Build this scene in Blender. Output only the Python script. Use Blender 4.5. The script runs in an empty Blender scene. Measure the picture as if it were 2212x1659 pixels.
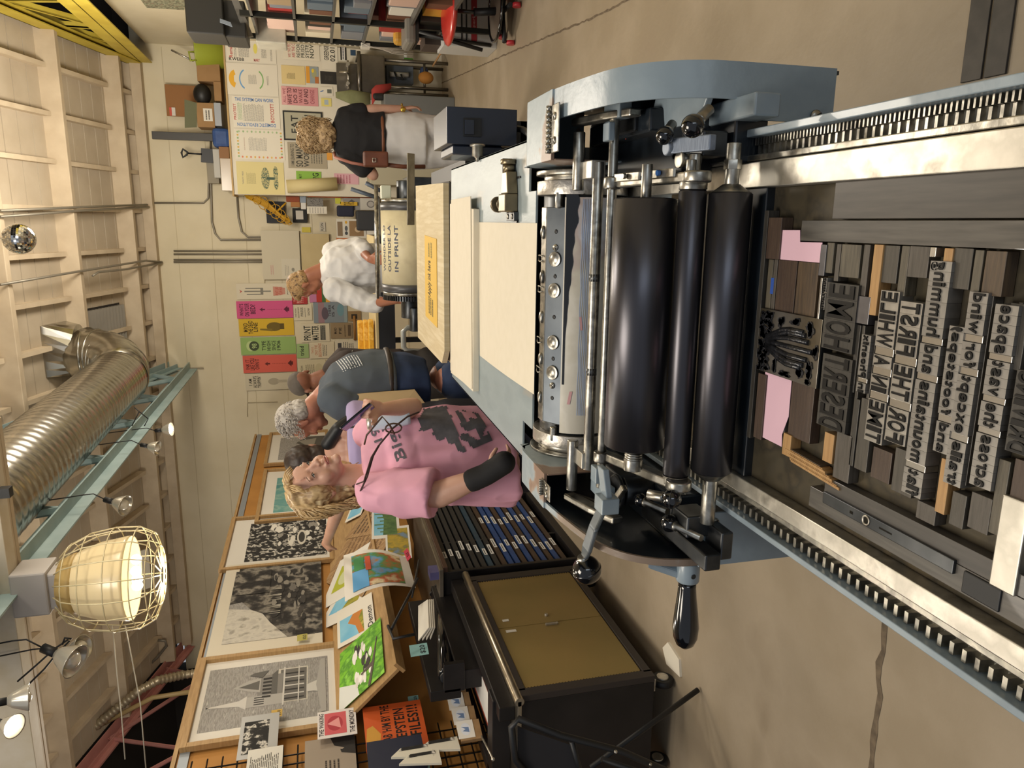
import bpy, bmesh, math, random
from mathutils import Vector, Matrix, Euler
random.seed(7)
PI=math.pi
SC=bpy.context.scene; COL=SC.collection
def V(*a): return Vector(a[0]) if len(a)==1 else Vector(a)
# ---------------------------------------------------------------- camera (photo taken with the phone turned on its side)
FPX=1600.0
PITCH,YAW,ROLL=math.radians(14.3745),math.radians(12.6417),math.radians(-2.5034)
CAM=Vector((0,0,1.6))
_f=Vector((-math.sin(YAW)*math.cos(PITCH),math.cos(YAW)*math.cos(PITCH),-math.sin(PITCH)))
_r0=Vector((math.cos(YAW),math.sin(YAW),0)); _u0=_r0.cross(_f)
_r=_r0*math.cos(ROLL)+_u0*math.sin(ROLL); _u=_u0*math.cos(ROLL)-_r0*math.sin(ROLL)
cd=bpy.data.cameras.new('camera'); cam=bpy.data.objects.new('camera',cd); COL.objects.link(cam)
cd.sensor_width=36; cd.lens=36*FPX/2212; cd.clip_start=.02; cd.clip_end=100
_x=-_u; _y=_r; _z=-_f
cam.matrix_world=Matrix(((_x.x,_y.x,_z.x,CAM.x),(_x.y,_y.y,_z.y,CAM.y),(_x.z,_y.z,_z.z,CAM.z),(0,0,0,1)))
SC.camera=cam
def P(X,Y,x=None,y=None,z=None):
    """where a sight line of the survey photo meets the plane x=, y= or z="""
    d=_r*((829.5-Y)/FPX)-_u*((X-1106)/FPX)+_f
    if x is not None: t=x/d.x
    elif y is not None: t=y/d.y
    else: t=(z-CAM.z)/d.z
    return CAM+d*t
# ---------------------------------------------------------------- world, lights, exposure
w=bpy.data.worlds.new('world'); SC.world=w; w.use_nodes=True
bg=w.node_tree.nodes['Background']; bg.inputs[0].default_value=(.80,.84,.92,1); bg.inputs[1].default_value=.40
SC.view_settings.view_transform='Standard'; SC.view_settings.look='None'; SC.view_settings.gamma=1
SC.view_settings.use_curve_mapping=False; SC.view_settings.exposure=-0.12
def area(name,loc,to,size,power,col,sy=None):
    l=bpy.data.lights.new(name,'AREA'); l.energy=power; l.color=col; l.size=size
    if sy: l.shape='RECTANGLE'; l.size_y=sy
    o=bpy.data.objects.new(name,l); COL.objects.link(o); o.location=loc
    o.rotation_euler=(Vector(to)-Vector(loc)).to_track_quat('-Z','Y').to_euler(); return o
def point(name,loc,power,col,r=.3):
    l=bpy.data.lights.new(name,'POINT'); l.energy=power; l.color=col; l.shadow_soft_size=r
    o=bpy.data.objects.new(name,l); COL.objects.link(o); o.location=loc; return o
WARM=(1,.90,.76); COOL=(.76,.87,1)
area('daylight_door',(2.6,-2.8,2.2),(0,1.6,.9),2.6,95,COOL,2.6)
area('warm_fill_near',(-1.0,.7,4.6),(-.6,1.6,0),1.4,95,WARM)  # unseen warm area light, added overhead to shape the highlights
point('warm_fill_mid',(.6,3.9,3.3),120,WARM)  # this and the next three: added fill without fixtures, brightens ceiling and walls
point('warm_fill_far',(.4,7.0,3.1),165,WARM)
point('warm_fill_left',(-3.6,5.6,2.9),105,WARM)
point('warm_fill_entry',(-1.6,2.4,3.6),52,WARM)

# ---------------------------------------------------------------- materials
def lin(c):
    if isinstance(c,str):
        c=c.lstrip('#'); c=[int(c[i:i+2],16)/255 for i in (0,2,4)]
        c=[v/12.92 if v<=.04045 else ((v+.055)/1.055)**2.4 for v in c]
    return (c[0],c[1],c[2],1)
_MC={}
def mat(name,c,rough=.6,metal=0,c2=None,scale=8,detail=4,fac=(.35,.65),bump=0,bscale=None,stretch=None,spec=.5,coat=0,emit=0,trans=0,alpha=1,kind='noise'):
    if name in _MC: return _MC[name]
    m=bpy.data.materials.new(name); m.use_nodes=True; nt=m.node_tree; b=nt.nodes['Principled BSDF']
    b.inputs['Base Color'].default_value=lin(c); b.inputs['Roughness'].default_value=rough; b.inputs['Metallic'].default_value=metal
    b.inputs['Specular IOR Level'].default_value=spec; b.inputs['Coat Weight'].default_value=coat
    if emit: b.inputs['Emission Color'].default_value=lin(c); b.inputs['Emission Strength'].default_value=emit
    if trans: b.inputs['Transmission Weight'].default_value=trans
    if alpha<1: b.inputs['Alpha'].default_value=alpha
    if c2 is not None or bump:
        tc=nt.nodes.new('ShaderNodeTexCoord'); mp=nt.nodes.new('ShaderNodeMapping'); nt.links.new(tc.outputs['Object'],mp.inputs[0])
        if stretch: mp.inputs['Scale'].default_value=stretch
        if kind=='voronoi':
            n=nt.nodes.new('ShaderNodeTexVoronoi'); n.inputs['Scale'].default_value=scale; out=n.outputs['Distance']
        elif kind=='wave':
            n=nt.nodes.new('ShaderNodeTexWave'); n.inputs['Scale'].default_value=scale; n.inputs['Distortion'].default_value=6; n.inputs['Detail'].default_value=detail; out=n.outputs['Fac']
        else:
            n=nt.nodes.new('ShaderNodeTexNoise'); n.inputs['Scale'].default_value=scale; n.inputs['Detail'].default_value=detail; out=n.outputs['Fac']
        nt.links.new(mp.outputs[0],n.inputs['Vector'])
        if c2 is not None:
            r=nt.nodes.new('ShaderNodeValToRGB'); cols=[c]+(c2 if isinstance(c2,list) else [c2])
            e=r.color_ramp.elements; e[0].position=fac[0]; e[1].position=fac[1]; e[0].color=lin(cols[0]); e[1].color=lin(cols[-1])
            for i in range(1,len(cols)-1):
                q=e.new(fac[0]+(fac[1]-fac[0])*i/(len(cols)-1)); q.color=lin(cols[i])
            nt.links.new(out,r.inputs[0]); nt.links.new(r.outputs[0],b.inputs['Base Color'])
        if bump:
            n2=n
            if bscale:
                n2=nt.nodes.new('ShaderNodeTexNoise'); n2.inputs['Scale'].default_value=bscale; n2.inputs['Detail'].default_value=5
                nt.links.new(mp.outputs[0],n2.inputs['Vector']); out=n2.outputs['Fac']
            bp=nt.nodes.new('ShaderNodeBump'); bp.inputs['Strength'].default_value=min(1,bump); bp.inputs['Distance'].default_value=.01
            nt.links.new(out,bp.inputs['Height']); nt.links.new(bp.outputs[0],b.inputs['Normal'])
    _MC[name]=m; return m
def flat(c,rough=.75): return mat('ink_'+str(c)+('' if rough==.75 else str(rough)),c,rough)
# ---------------------------------------------------------------- mesh builder
def basis(d,up=(0,0,1)):
    d=Vector(d).normalized(); u=Vector(up)
    if abs(d.dot(u))>.98: u=Vector((0,1,0)) if abs(d.y)<.9 else Vector((1,0,0))
    a=d.cross(u).normalized(); b=a.cross(d).normalized(); return a,b,d
class MB:
    def __init__(s): s.v=[]; s.f=[]; s.m=[]; s.mats=[]; s.cur=0; s.sm=[]; s.smooth=False
    def use(s,m):
        if m not in s.mats: s.mats.append(m)
        s.cur=s.mats.index(m); return s
    def F(s,idx,sm=None): s.f.append(tuple(idx)); s.m.append(s.cur); s.sm.append(s.smooth if sm is None else sm)
    def add(s,vs,fs,sm=None):
        o=len(s.v); s.v+= [tuple(p) for p in vs]
        for f in fs: s.F([o+i for i in f],sm)
    def box(s,lo,hi,rot=None,piv=None):
        (a,b,c),(d,e,f)=lo,hi
        vs=[V(x,y,z) for x in(a,d) for y in(b,e) for z in(c,f)]
        if rot is not None:
            pv=V(piv) if piv is not None else (V(lo)+V(hi))/2; R=Euler(rot).to_matrix(); vs=[R@(p-pv)+pv for p in vs]
        s.add(vs,[(0,1,3,2),(4,6,7,5),(0,4,5,1),(2,3,7,6),(0,2,6,4),(1,5,7,3)],False); return s
    def cbox(s,c,sz,rot=None): 
        h=V(sz)/2; c=V(c); return s.box(c-h,c+h,rot)
    def obox(s,o,a,b,c):
        """box from corner o with edge vectors a,b,c"""
        o,a,b,c=V(o),V(a),V(b),V(c)
        s.add([o,o+c,o+b,o+b+c,o+a,o+a+c,o+a+b,o+a+b+c],[(0,1,3,2),(4,6,7,5),(0,4,5,1),(2,3,7,6),(0,2,6,4),(1,5,7,3)],False); return s
    def cyl(s,p0,p1,r,r2=None,n=24,caps=True):
        p0,p1=V(p0),V(p1); r2=r if r2 is None else r2; a,b,d=basis(p1-p0)
        vs=[]
        for p,q in((p0,r),(p1,r2)):
            for i in range(n):
                t=2*PI*i/n; vs.append(p+(a*math.cos(t)+b*math.sin(t))*q)
        o=len(s.v); s.v+=[tuple(p) for p in vs]
        for i in range(n): j=(i+1)%n; s.F([o+i,o+j,o+n+j,o+n+i],True)
        if caps: s.F([o+i for i in reversed(range(n))],False); s.F([o+n+i for i in range(n)],False)
        return s
    def lathe(s,p0,d,prof,n=24,up=(0,0,1),caps=True):
        """prof = list of (distance along d, radius)"""
        p0=V(p0); a,b,d=basis(d,up); o=len(s.v)
        for t,r in prof:
            for i in range(n):
                q=2*PI*i/n; s.v.append(tuple(p0+d*t+(a*math.cos(q)+b*math.sin(q))*max(r,1e-5)))
        for k in range(len(prof)-1):
            for i in range(n):
                j=(i+1)%n; s.F([o+k*n+i,o+k*n+j,o+(k+1)*n+j,o+(k+1)*n+i],True)
        if caps: s.F([o+i for i in reversed(range(n))],False); s.F([o+(len(prof)-1)*n+i for i in range(n)],False)
        return s
    def tube(s,pts,r,n=8,closed=False,rs=None):
        pts=[V(p) for p in pts]; o=len(s.v); N=len(pts); pa=None
        for k,p in enumerate(pts):
            if closed: d=pts[(k+1)%N]-pts[k-1]
            else: d=pts[min(k+1,N-1)]-pts[max(k-1,0)]
            if d.length<1e-9: d=Vector((0,0,1))
            d.normalize()
            if pa is None: a,b,_=basis(d)
            else:
                a=(pa-d*pa.dot(d)); 
                a=a.normalized() if a.length>1e-6 else basis(d)[0]
                b=a.cross(d).normalized()
            pa=a; q=rs[k] if rs else r
            for i in range(n):
                t=2*PI*i/n; s.v.append(tuple(p+(a*math.cos(t)+b*math.sin(t))*q))
        for k in range(N if closed else N-1):
            k2=(k+1)%N
            for i in range(n):
                j=(i+1)%n; s.F([o+k*n+i,o+k*n+j,o+k2*n+j,o+k2*n+i],True)
        if not closed: s.F([o+i for i in reversed(range(n))],False); s.F([o+(N-1)*n+i for i in range(n)],False)
        return s
    def ball(s,c,r,n=16,m=10,rot=None):
        c=V(c); r=(r,r,r) if not hasattr(r,'__len__') else r; R=Euler(rot).to_matrix() if rot is not None else None
        o=len(s.v)
        def pt(x,y,z):
            q=V(x*r[0],y*r[1],z*r[2]); 
            if R: q=R@q
            return tuple(c+q)
        s.v.append(pt(0,0,-1))
        for k in range(1,m):
            t=-PI/2+PI*k/m
            for i in range(n): a=2*PI*i/n; s.v.append(pt(math.cos(t)*math.cos(a),math.cos(t)*math.sin(a),math.sin(t)))
        s.v.append(pt(0,0,1)); top=len(s.v)-1
        for i in range(n): j=(i+1)%n; s.F([o,o+1+j,o+1+i],True); s.F([top,o+1+(m-2)*n+i,o+1+(m-2)*n+j],True)
        for k in range(m-2):
            for i in range(n): j=(i+1)%n; s.F([o+1+k*n+i,o+1+k*n+j,o+1+(k+1)*n+j,o+1+(k+1)*n+i],True)
        return s
    def quad(s,a,b,c,d,sm=False): s.add([a,b,c,d],[(0,1,2,3)],sm); return s
    def prism(s,pts,off):
        """polygon pts (3D, planar) extruded by vector off"""
        pts=[V(p) for p in pts]; off=V(off); n=len(pts)
        s.add(pts+[p+off for p in pts],[tuple(reversed(range(n))),tuple(range(n,2*n))]+[(i,(i+1)%n,n+(i+1)%n,n+i) for i in range(n)],False); return s
    def loft(s,rings,caps=True,sm=True):
        n=len(rings[0]); o=len(s.v)
        for r in rings: s.v+=[tuple(p) for p in r]
        for k in range(len(rings)-1):
            for i in range(n): j=(i+1)%n; s.F([o+k*n+i,o+k*n+j,o+(k+1)*n+j,o+(k+1)*n+i],sm)
        if caps: s.F([o+i for i in reversed(range(n))],False); s.F([o+(len(rings)-1)*n+i for i in range(n)],False)
        return s
    def grid(s,fn,nu,nv,thick=None,sm=True):
        o=len(s.v)
        for i in range(nu+1):
            for j in range(nv+1): s.v.append(tuple(fn(i/nu,j/nv)))
        for i in range(nu):
            for j in range(nv):
                a=o+i*(nv+1)+j; s.F([a,a+nv+1,a+nv+2,a+1],sm)
        return s
    def fit(s,txt,O,U,W,w,h,off=.0008,rot=0,ext=0):
        """write txt inside the rectangle at O with unit axes U,W"""
        g=glyphs(txt,ext)
        if not g: return s
        vs,fs=g; O,U,W=V(O),V(U),V(W); N=U.cross(W)
        if rot==90: O,U,W,w,h=O+U*w,W,-U,h,w
        if rot==-90: O,U,W,w,h=O+W*h,-W,U,h,w
        s.add([O+U*(p[0]*w)+W*(p[1]*h)+N*(off+p[2]*ext) for p in vs],fs,False); return s
    def split(s):
        par=list(range(len(s.v)))
        def fd(i):
            while par[i]!=i: par[i]=par[par[i]]; i=par[i]
            return i
        for f in s.f:
            a=fd(f[0])
            for i in f[1:]: par[fd(i)]=a
        G={}
        for k,f in enumerate(s.f): G.setdefault(fd(f[0]),[]).append(k)
        R=[]
        for ks in G.values():
            b=MB(); b.mats=list(s.mats); mp={}
            for k in ks:
                for i in s.f[k]:
                    if i not in mp: mp[i]=len(b.v); b.v.append(s.v[i])
                b.f.append(tuple(mp[i] for i in s.f[k])); b.m.append(s.m[k]); b.sm.append(s.sm[k])
            R.append(b)
        return R
    def build(s,name,parent=None,loc=None,bev=0,label=None,cat=None,group=None,kind=None,mods=None,weld=False,default=None):
        if default is not None and not s.mats: s.mats=[default]
        me=bpy.data.meshes.new(name)
        base=Vector((0,0,0))
        if parent is not None:
            q=parent
            while q is not None: base=base+q.location; q=q.parent
        if loc is None and parent is None and s.v:
            xs=[p[0] for p in s.v]; ys=[p[1] for p in s.v]; zs=[p[2] for p in s.v]; loc=Vector(((min(xs)+max(xs))/2,(min(ys)+max(ys))/2,min(zs)))
        loc=V(loc) if (loc is not None and parent is None) else Vector((0,0,0))
        o3=base+loc
        me.from_pydata([(p[0]-o3.x,p[1]-o3.y,p[2]-o3.z) for p in s.v],[],s.f)
        for m in s.mats: me.materials.append(m)
        me.polygons.foreach_set('material_index',s.m); me.polygons.foreach_set('use_smooth',s.sm)
        bm=bmesh.new(); bm.from_mesh(me)
        if weld: bmesh.ops.remove_doubles(bm,verts=bm.verts,dist=1e-5)
        bmesh.ops.recalc_face_normals(bm,faces=bm.faces) if not getattr(s,'keepn',False) else None
        bm.to_mesh(me); bm.free(); me.update()
        o=bpy.data.objects.new(name,me); COL.objects.link(o); o.location=loc
        if parent is not None: o.parent=parent
        if bev:
            b=o.modifiers.new('bevel','BEVEL'); b.width=bev; b.segments=2; b.limit_method='ANGLE'; b.angle_limit=math.radians(40)
        tag(o,label,cat,group,kind); return o
def tag(o,label=None,cat=None,group=None,kind=None):
    if label: o['label']=label
    if cat: o['category']=cat
    if group: o['group']=group
    if kind: o['kind']=kind
    return o
def E(name,loc,label,cat,group=None):
    o=bpy.data.objects.new(name,None); COL.objects.link(o); o.location=loc; o.empty_display_size=.05
    return tag(o,label,cat,group)
def dup(o,parent=None):
    c=o.copy(); COL.objects.link(c); c.parent=parent
    for ch in list(o.children): dup(ch,c)
    return c
_GC={}
def glyphs(txt,ext=0):
    k=(txt,bool(ext))
    if k in _GC: return _GC[k]
    cu=bpy.data.curves.new('t','FONT'); cu.body=txt; cu.size=1; cu.resolution_u=3; cu.offset=.018; cu.space_character=1.06
    if ext: cu.extrude=.5
    ob=bpy.data.objects.new('t',cu); COL.objects.link(ob); dg=bpy.context.evaluated_depsgraph_get()
    dg.update(); me=bpy.data.meshes.new_from_object(ob.evaluated_get(dg))
    vs=[tuple(v.co) for v in me.vertices]; fs=[tuple(p.vertices) for p in me.polygons]
    bpy.data.objects.remove(ob); bpy.data.curves.remove(cu); bpy.data.meshes.remove(me)
    if not vs: _GC[k]=None; return None
    x0=min(v[0] for v in vs); x1=max(v[0] for v in vs); y0=min(v[1] for v in vs); y1=max(v[1] for v in vs)
    if len(txt)==1 and txt.islower(): y0,y1=-.22,.74
    vs=[((v[0]-x0)/(x1-x0+1e-9),(v[1]-y0)/(y1-y0+1e-9),(v[2]+.5) if ext else 0) for v in vs]
    _GC[k]=(vs,fs); return _GC[k]
def sheet(name,O,U,W,w,h,paper,items,label=None,cat='poster',group=None,th=.002,parent=None,rough=.7,loc=None,**kw):
    """a flat printed sheet: O bottom left corner, U right, W up; items are printed on it in 0..1 coordinates"""
    O,U,W=V(O),V(U).normalized(),V(W).normalized(); N=U.cross(W); mb=MB()
    mb.use(paper if not isinstance(paper,str) else flat(paper,rough)); mb.obox(O,U*w,W*h,N*th)
    draw(mb,O+N*th,U,W,w,h,items)
    return mb.build(name,parent=parent,label=label,cat=cat if parent is None else None,group=group,loc=loc)
def draw(mb,O,U,W,w,h,items,step=.0006):
    N=U.cross(W); k=0
    for it in items:
        k+=1; off=step*(1+k*.12); t=it[0]; c=it[-1] if t!='t' else it[6]
        mb.use(c if not isinstance(c,str) else flat(c))
        def Q(x,y): return O+U*(x*w)+W*(y*h)+N*off
        if t=='r': _,x0,y0,x1,y1,_c=it; mb.quad(Q(x0,y0),Q(x1,y0),Q(x1,y1),Q(x0,y1))
        elif t=='p': mb.add([Q(*p) for p in it[1]],[tuple(range(len(it[1])))],False)
        elif t=='e':
            _,cx,cy,rx,ry,_c=it; mb.add([Q(cx+rx*math.cos(a*PI/10),cy+ry*math.sin(a*PI/10)) for a in range(20)],[tuple(range(20))],False)
        elif t=='a':   # arc band cx cy rx ry width a0 a1
            _,cx,cy,rx,ry,wd,a0,a1,_c=it; n=14; pts=[]
            for i in range(n+1):
                a=math.radians(a0+(a1-a0)*i/n); pts.append((Q(cx+rx*math.cos(a),cy+ry*math.sin(a)),Q(cx+(rx-wd)*math.cos(a),cy+(ry-wd*ry/rx)*math.sin(a))))
            for i in range(n): mb.quad(pts[i][0],pts[i+1][0],pts[i+1][1],pts[i][1])
        elif t=='l':   # lines of small print x0 y0 x1 y1 n
            _,x0,y0,x1,y1,n,_c=it; rr=random.Random(n*31+int(x0*97))
            for i in range(n):
                yy=y1-(y1-y0)*(i+.2)/n; hh=(y1-y0)/n*.42; x=x0; e=x1-(x1-x0)*rr.random()*.12
                while x<e:
                    q=min(e,x+(x1-x0)*rr.uniform(.06,.2)); mb.quad(Q(x,yy-hh),Q(q,yy-hh),Q(q,yy),Q(x,yy)); x=q+(x1-x0)*.02
        elif t=='t':
            _,s,x0,y0,x1,y1,c=it[:7]; rot=it[7] if len(it)>7 else 0
            if len(it)>8: # mirrored upside
                pass
            mb.fit(s,O+U*(x0*w)+W*(y0*h),U,W,(x1-x0)*w,(y1-y0)*h,off,rot)
# ================================================================ room
m_floor=mat('polished_concrete','#9b8c77',.45,c2=['#9f917b','#ab9d88','#978872'],scale=2.2,detail=12,fac=(.25,.8),bump=.12,bscale=30,stretch=(1,1,1))
m_wall=mat('painted_block_wall','#d9cfb4',.8,c2='#d0c5a8',scale=2,bump=.15,bscale=12)
m_white=mat('white_painted_board','#e6dfce',.7)
m_roof=mat('painted_roof_boards','#b8ab96',.8,c2='#b0a28c',scale=4)
m_beam=mat('painted_timber','#c9b99f',.75,c2='#bdac92',scale=6)
m_trussb=mat('pale_blue_steel','#9fb3b3',.55,c2='#8da3a4',scale=5)
m_trussp=mat('pink_steel','#c98f86',.6,c2='#bb8078',scale=4)
m_trussy=mat('yellow_steel','#c9b443',.55,c2='#b9a238',scale=5)
m_galv=mat('galvanised_duct','#c6c4bc',.24,1,c2='#a8a69e',scale=5,fac=(.3,.7),stretch=(1,4,1))
m_cond=mat('steel_conduit','#8d877a',.5,.5)
m_dark=mat('dark_void','#2b2622',.9)
RS=.285
def roofz(y): return 3.5+RS*(10.2-y)
b=MB(); b.use(m_floor).box((-7.5,-3.5,-.2),(3.4,10.4,0)); b.build('floor',kind='structure')
b=MB().use(m_wall).box((-6.2,10.2,0),(3.2,10.4,3.62)); b.build('wall_back',kind='structure')
b=MB().use(m_dark).box((-7.5,10.2,0),(-6.21,10.4,4)); b.build('wall_back_dark',kind='structure')
# mortar joints of the block wall
mj=mat('block_joint','#c2b698',.85); b=MB().use(mj)
for i in range(1,9): z=i*.41; b.box((-6.2,10.194,z-.003),(2.0,10.2,z+.003))
b.build('trim_1',kind='structure')
b=MB().use(m_wall).box((2.03,-3.5,0),(2.15,10.2,3.45)); b.build('wall_right',kind='structure')
b=MB().use(m_dark).box((-7.5,-3.5,0),(-7.3,10.4,7)); b.build('wall_left',kind='structure')
b=MB().use(m_dark).box((1.95,10.25,3.4),(3.2,10.39,5.2)); b.build('wall_back_upper',kind='structure')
b=MB().use(m_dark).box((2.9,-3.5,3.0),(3.0,10.4,6.4)); b.build('wall_right_upper',kind='structure')
# floor joint, cracks and the steel trench cover
mk=mat('floor_crack','#5d5142',.8,c2='#7a6b57',scale=30)
def strip(pts,wd,z=.0015,m=mk,name='trim_floor_joint',jit=.01):
    b=MB().use(m); rr=random.Random(3); L=[];
    for i in range(len(pts)-1):
        a,c=V(pts[i]),V(pts[i+1]); d=(c-a); n=max(2,int(d.length/.04))
        for k in range(n+(i==len(pts)-2)): L.append(a+d*k/n)
    d=(V(pts[-1])-V(pts[0])).normalized(); nn=Vector((-d.y,d.x,0)); pr=None
    for p in L:
        o=rr.uniform(-jit,jit); h=wd*rr.uniform(.35,.65); q=(p+nn*(o-h)+Vector((0,0,z)),p+nn*(o+h)+Vector((0,0,z)))
        if pr: b.quad(pr[0],q[0],q[1],pr[1])
        pr=q
    return b.build(name,kind='structure')
strip([P(1915,1340,z=0),P(1900,1470,z=0),P(1880,1659,z=0),P(1850,1900,z=0)],.022)
strip([P(930,190,z=0),P(1000,160,z=0),P(1110,110,z=0),P(1300,30,z=0),P(1500,-80,z=0)],.012,jit=.004)
mp=mat('trench_plate','#3c3a38',.5,.3,c2='#4a4744',scale=20)
b=MB().use(mp); 
a0,a1=P(2078,180,z=0),P(2175,160,z=0); 
b.box((a0.x-.0,a1.y,0),(1.9,(a0.y+a1.y)/2-.004,.006)).box((a0.x-.0,(a0.y+a1.y)/2+.004,0),(1.9,a0.y,.006)); b.build('trim_trench_cover',kind='structure',bev=.001)
# ---- roof: boards, beams, joists
b=MB().use(m_roof)
XL,XR=-5.75,1.8
for i in range(44):
    y1=10.25-i*.205; y0=y1-.193
    b.prism([(XL,y0,roofz(y0)+.18),(XL,y1,roofz(y1)+.18),(XL,y1,roofz(y1)+.22),(XL,y0,roofz(y0)+.22)],(XR-XL,0,0))
b.build('ceiling',kind='structure')
b=MB().use(m_dark); b.prism([(-7.5,10.4,3.75),(-7.5,1.0,6.6),(-7.5,1.0,6.65),(-7.5,10.4,3.8)],(10.6,0,0)); b.build('roof_deck',kind='structure')
bi=0
for y in (9.75,8.65,7.6,6.55,5.5,4.45,3.4,2.35):
    bi+=1; b=MB().use(m_beam); z=roofz(y)
    b.box((XL,y-.07,z+.02),(XR,y+.03,z+.21)); 
    b.box((XL,y+.08,z+.05),(XR,y+.12,z+.20))
    x=XL+.3
    while x<XR: b.box((x,y+.03,z+.035),(x+.35,y+.08,z+.19)); x+=1.05
    b.build('beam' ,kind='structure',bev=.006)
    b=MB().use(m_beam); x=.07-13*.452; y2=y+.95
    k=0
    while x<XR:
        if x>XL: b.prism([(x,y+.11,roofz(y+.11)+.09),(x,y2,roofz(y2)+.09),(x,y2,roofz(y2)+.185),(x,y+.11,roofz(y+.11)+.185)],(.045,0,0))
        x+=.452
    b.build('ceiling_joists',kind='structure')
b=MB().use(m_beam).box((XL,10.05,3.5),(XR,10.2,3.62)).box((XL,10.12,3.62),(XR,10.2,3.78)); b.build('beam_wall_plate',kind='structure',bev=.005)
# cross beam that carries the caged lamp
b=MB().use(mat('cream_timber','#d8cfbd',.7,c2='#cfc3aa',scale=8)); b.box((-6,4.02,3.19),(-1.0,4.13,3.40)); b.use(m_beam).box((-6,4.135,3.2),(-1.0,4.175,3.4)).box((-6,4.18,3.2),(-1.0,4.22,3.4)); b.build('beam_lamp',kind='structure',bev=.004)
b=MB().use(m_beam).box((1.72,1.0,0),(1.78,1.05,.1))
# ---- trusses
def angle_bar(b,a,c,wd=.075,n=(1,0,0)):
    a,c=V(a),V(c); d=(c-a).normalized(); n=V(n); s=d.cross(n).normalized()
    b.obox(a-n*wd/2-s*.006,n*wd,c-a,s*.012); b.obox(a-n*wd/2-s*.006,n*.012,c-a,s*wd)
def truss(name,m,xx,y0,y1,zb,top,webs,wd=.09,bot=True):
    b=MB().use(m)
    if bot: angle_bar(b,(xx,y0,zb),(xx,y1,zb),wd); b.box((xx-wd/2,y0,zb),(xx-wd/2+.012,y1,zb+wd))
    b.box((xx-wd/2,0,0),(xx-wd/2+.001,.001,.001)) if False else None
    a=(xx,y0,top(y0)); c=(xx,y1,top(y1)); angle_bar(b,a,c,wd*1.3); angle_bar(b,(xx,y0,top(y0)-.1),(xx,y1,top(y1)-.1),wd*.6)
    for (ya,yb) in webs:
        angle_bar(b,(xx,ya,zb+.02),(xx,yb,top(yb)-.05),.05)
    return b.build(name,kind='structure')
truss('beam_truss_blue',m_trussb,-1.85,1.5,10.15,3.25,lambda y:roofz(y)-.02,[(9.3,9.6),(9.3,8.7),(8.3,8.7),(8.3,7.7),(7.3,7.7),(7.3,6.6),(6.2,6.6),(6.2,5.5),(5.1,5.5),(5.1,4.5),(4.0,4.5),(4.0,3.4)],.1)
truss('beam_truss_pink',m_trussp,-5.8,1.5,10.15,3.2,lambda y:roofz(y)+.12,[(9.3,9.6),(9.3,8.3),(7.9,8.3),(7.9,7.0),(6.6,7.0),(6.6,5.6),(5.2,5.6),(5.2,4.2)],.11)
truss('beam_truss_yellow',m_trussy,1.86,1.5,10.1,3.5,lambda y:roofz(y)+.12,[(9.5,9.7),(9.5,8.7),(8.7,8.7),(8.7,7.7),(7.7,7.9),(7.7,6.8)],.13)
# ---- vent grille in the roof, skylight flap
b=MB().use(mat('vent_frame','#8f8a80',.5,.4)); 
g0,g1=(-1.02,9.55),(-1.5,8.85)
for k in range(11):
    y=9.5-k*.062; b.box((-1.62,y-.012,roofz(y)+.10),(-.98,y+.018,roofz(y)+.17),(0.5,0,0))
b.use(m_dark).prism([(-1.64,8.84,roofz(8.84)+.172),(-1.64,9.55,roofz(9.55)+.172),(-1.64,9.55,roofz(9.55)+.178),(-1.64,8.84,roofz(8.84)+.178)],(.68,0,0))
tag(b.build('ceiling_vent'),'dark slatted ceiling vent behind the silver duct elbow','vent')
b=MB().use(m_dark); c=P(318,1290,y=9.0); 
b.prism([(-4.35,8.75,roofz(8.75)+.14),(-4.35,9.35,roofz(9.35)+.14),(-4.35,9.35,roofz(9.35)+.17),(-4.35,8.75,roofz(8.75)+.17)],(.5,0,0))
b.use(m_white).prism([(-4.35,8.80,roofz(8.75)+.18),(-3.85,8.80,roofz(8.75)+.18),(-3.85,9.05,roofz(8.75)-.22),(-4.35,9.05,roofz(8.75)-.22)],(0,.02,0.01))
b.build('skylight_hatch',label='open roof hatch with a white flap in the sloping ceiling',cat='hatch')
# ---- conduits on wall and roof
b=MB().use(m_cond)
pr=[(440,440),(425,440),(428,452),(330,452)]
def wline(b,pts,r=.012,y=10.17): b.tube([P(x,yy,y=y) for x,yy in pts],r,6)
wline(b,[(330,438),(440,438),(450,428),(452,350)]); wline(b,[(640,518),(476,518),(465,505),(458,480),(455,390),(455,300)]); wline(b,[(640,512),(535,512),(522,500),(515,470),(512,425)])
for yy in (542,549,561,566): wline(b,[(375,yy),(640,yy)],.01)
wline(b,[(378,795),(440,795)],.006)
b.build('wall_conduits',label='thin painted conduits running up and across the back wall',cat='conduit',kind='thing')
b=MB().use(m_cond)
for q in ([(0,455),(160,448),(318,442)],[(0,468),(160,456),(322,447)],[(0,615),(160,588),(315,563),(350,566)],[(200,596),(212,588),(270,582),(350,568)]):
    L=[]
    for x,yy in q:
        d=P(x,yy,y=10)-CAM; t=(3.47+RS*10.2-1.6)/(d.z+RS*d.y); p=CAM+d*t
        L.append(p if p.y<10.14 else P(x,yy,y=10.14))
    b.tube(L,.012,6)
b.build('ceiling_conduits',label='thin steel conduits running along under the sloping roof beams',cat='conduit')
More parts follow.
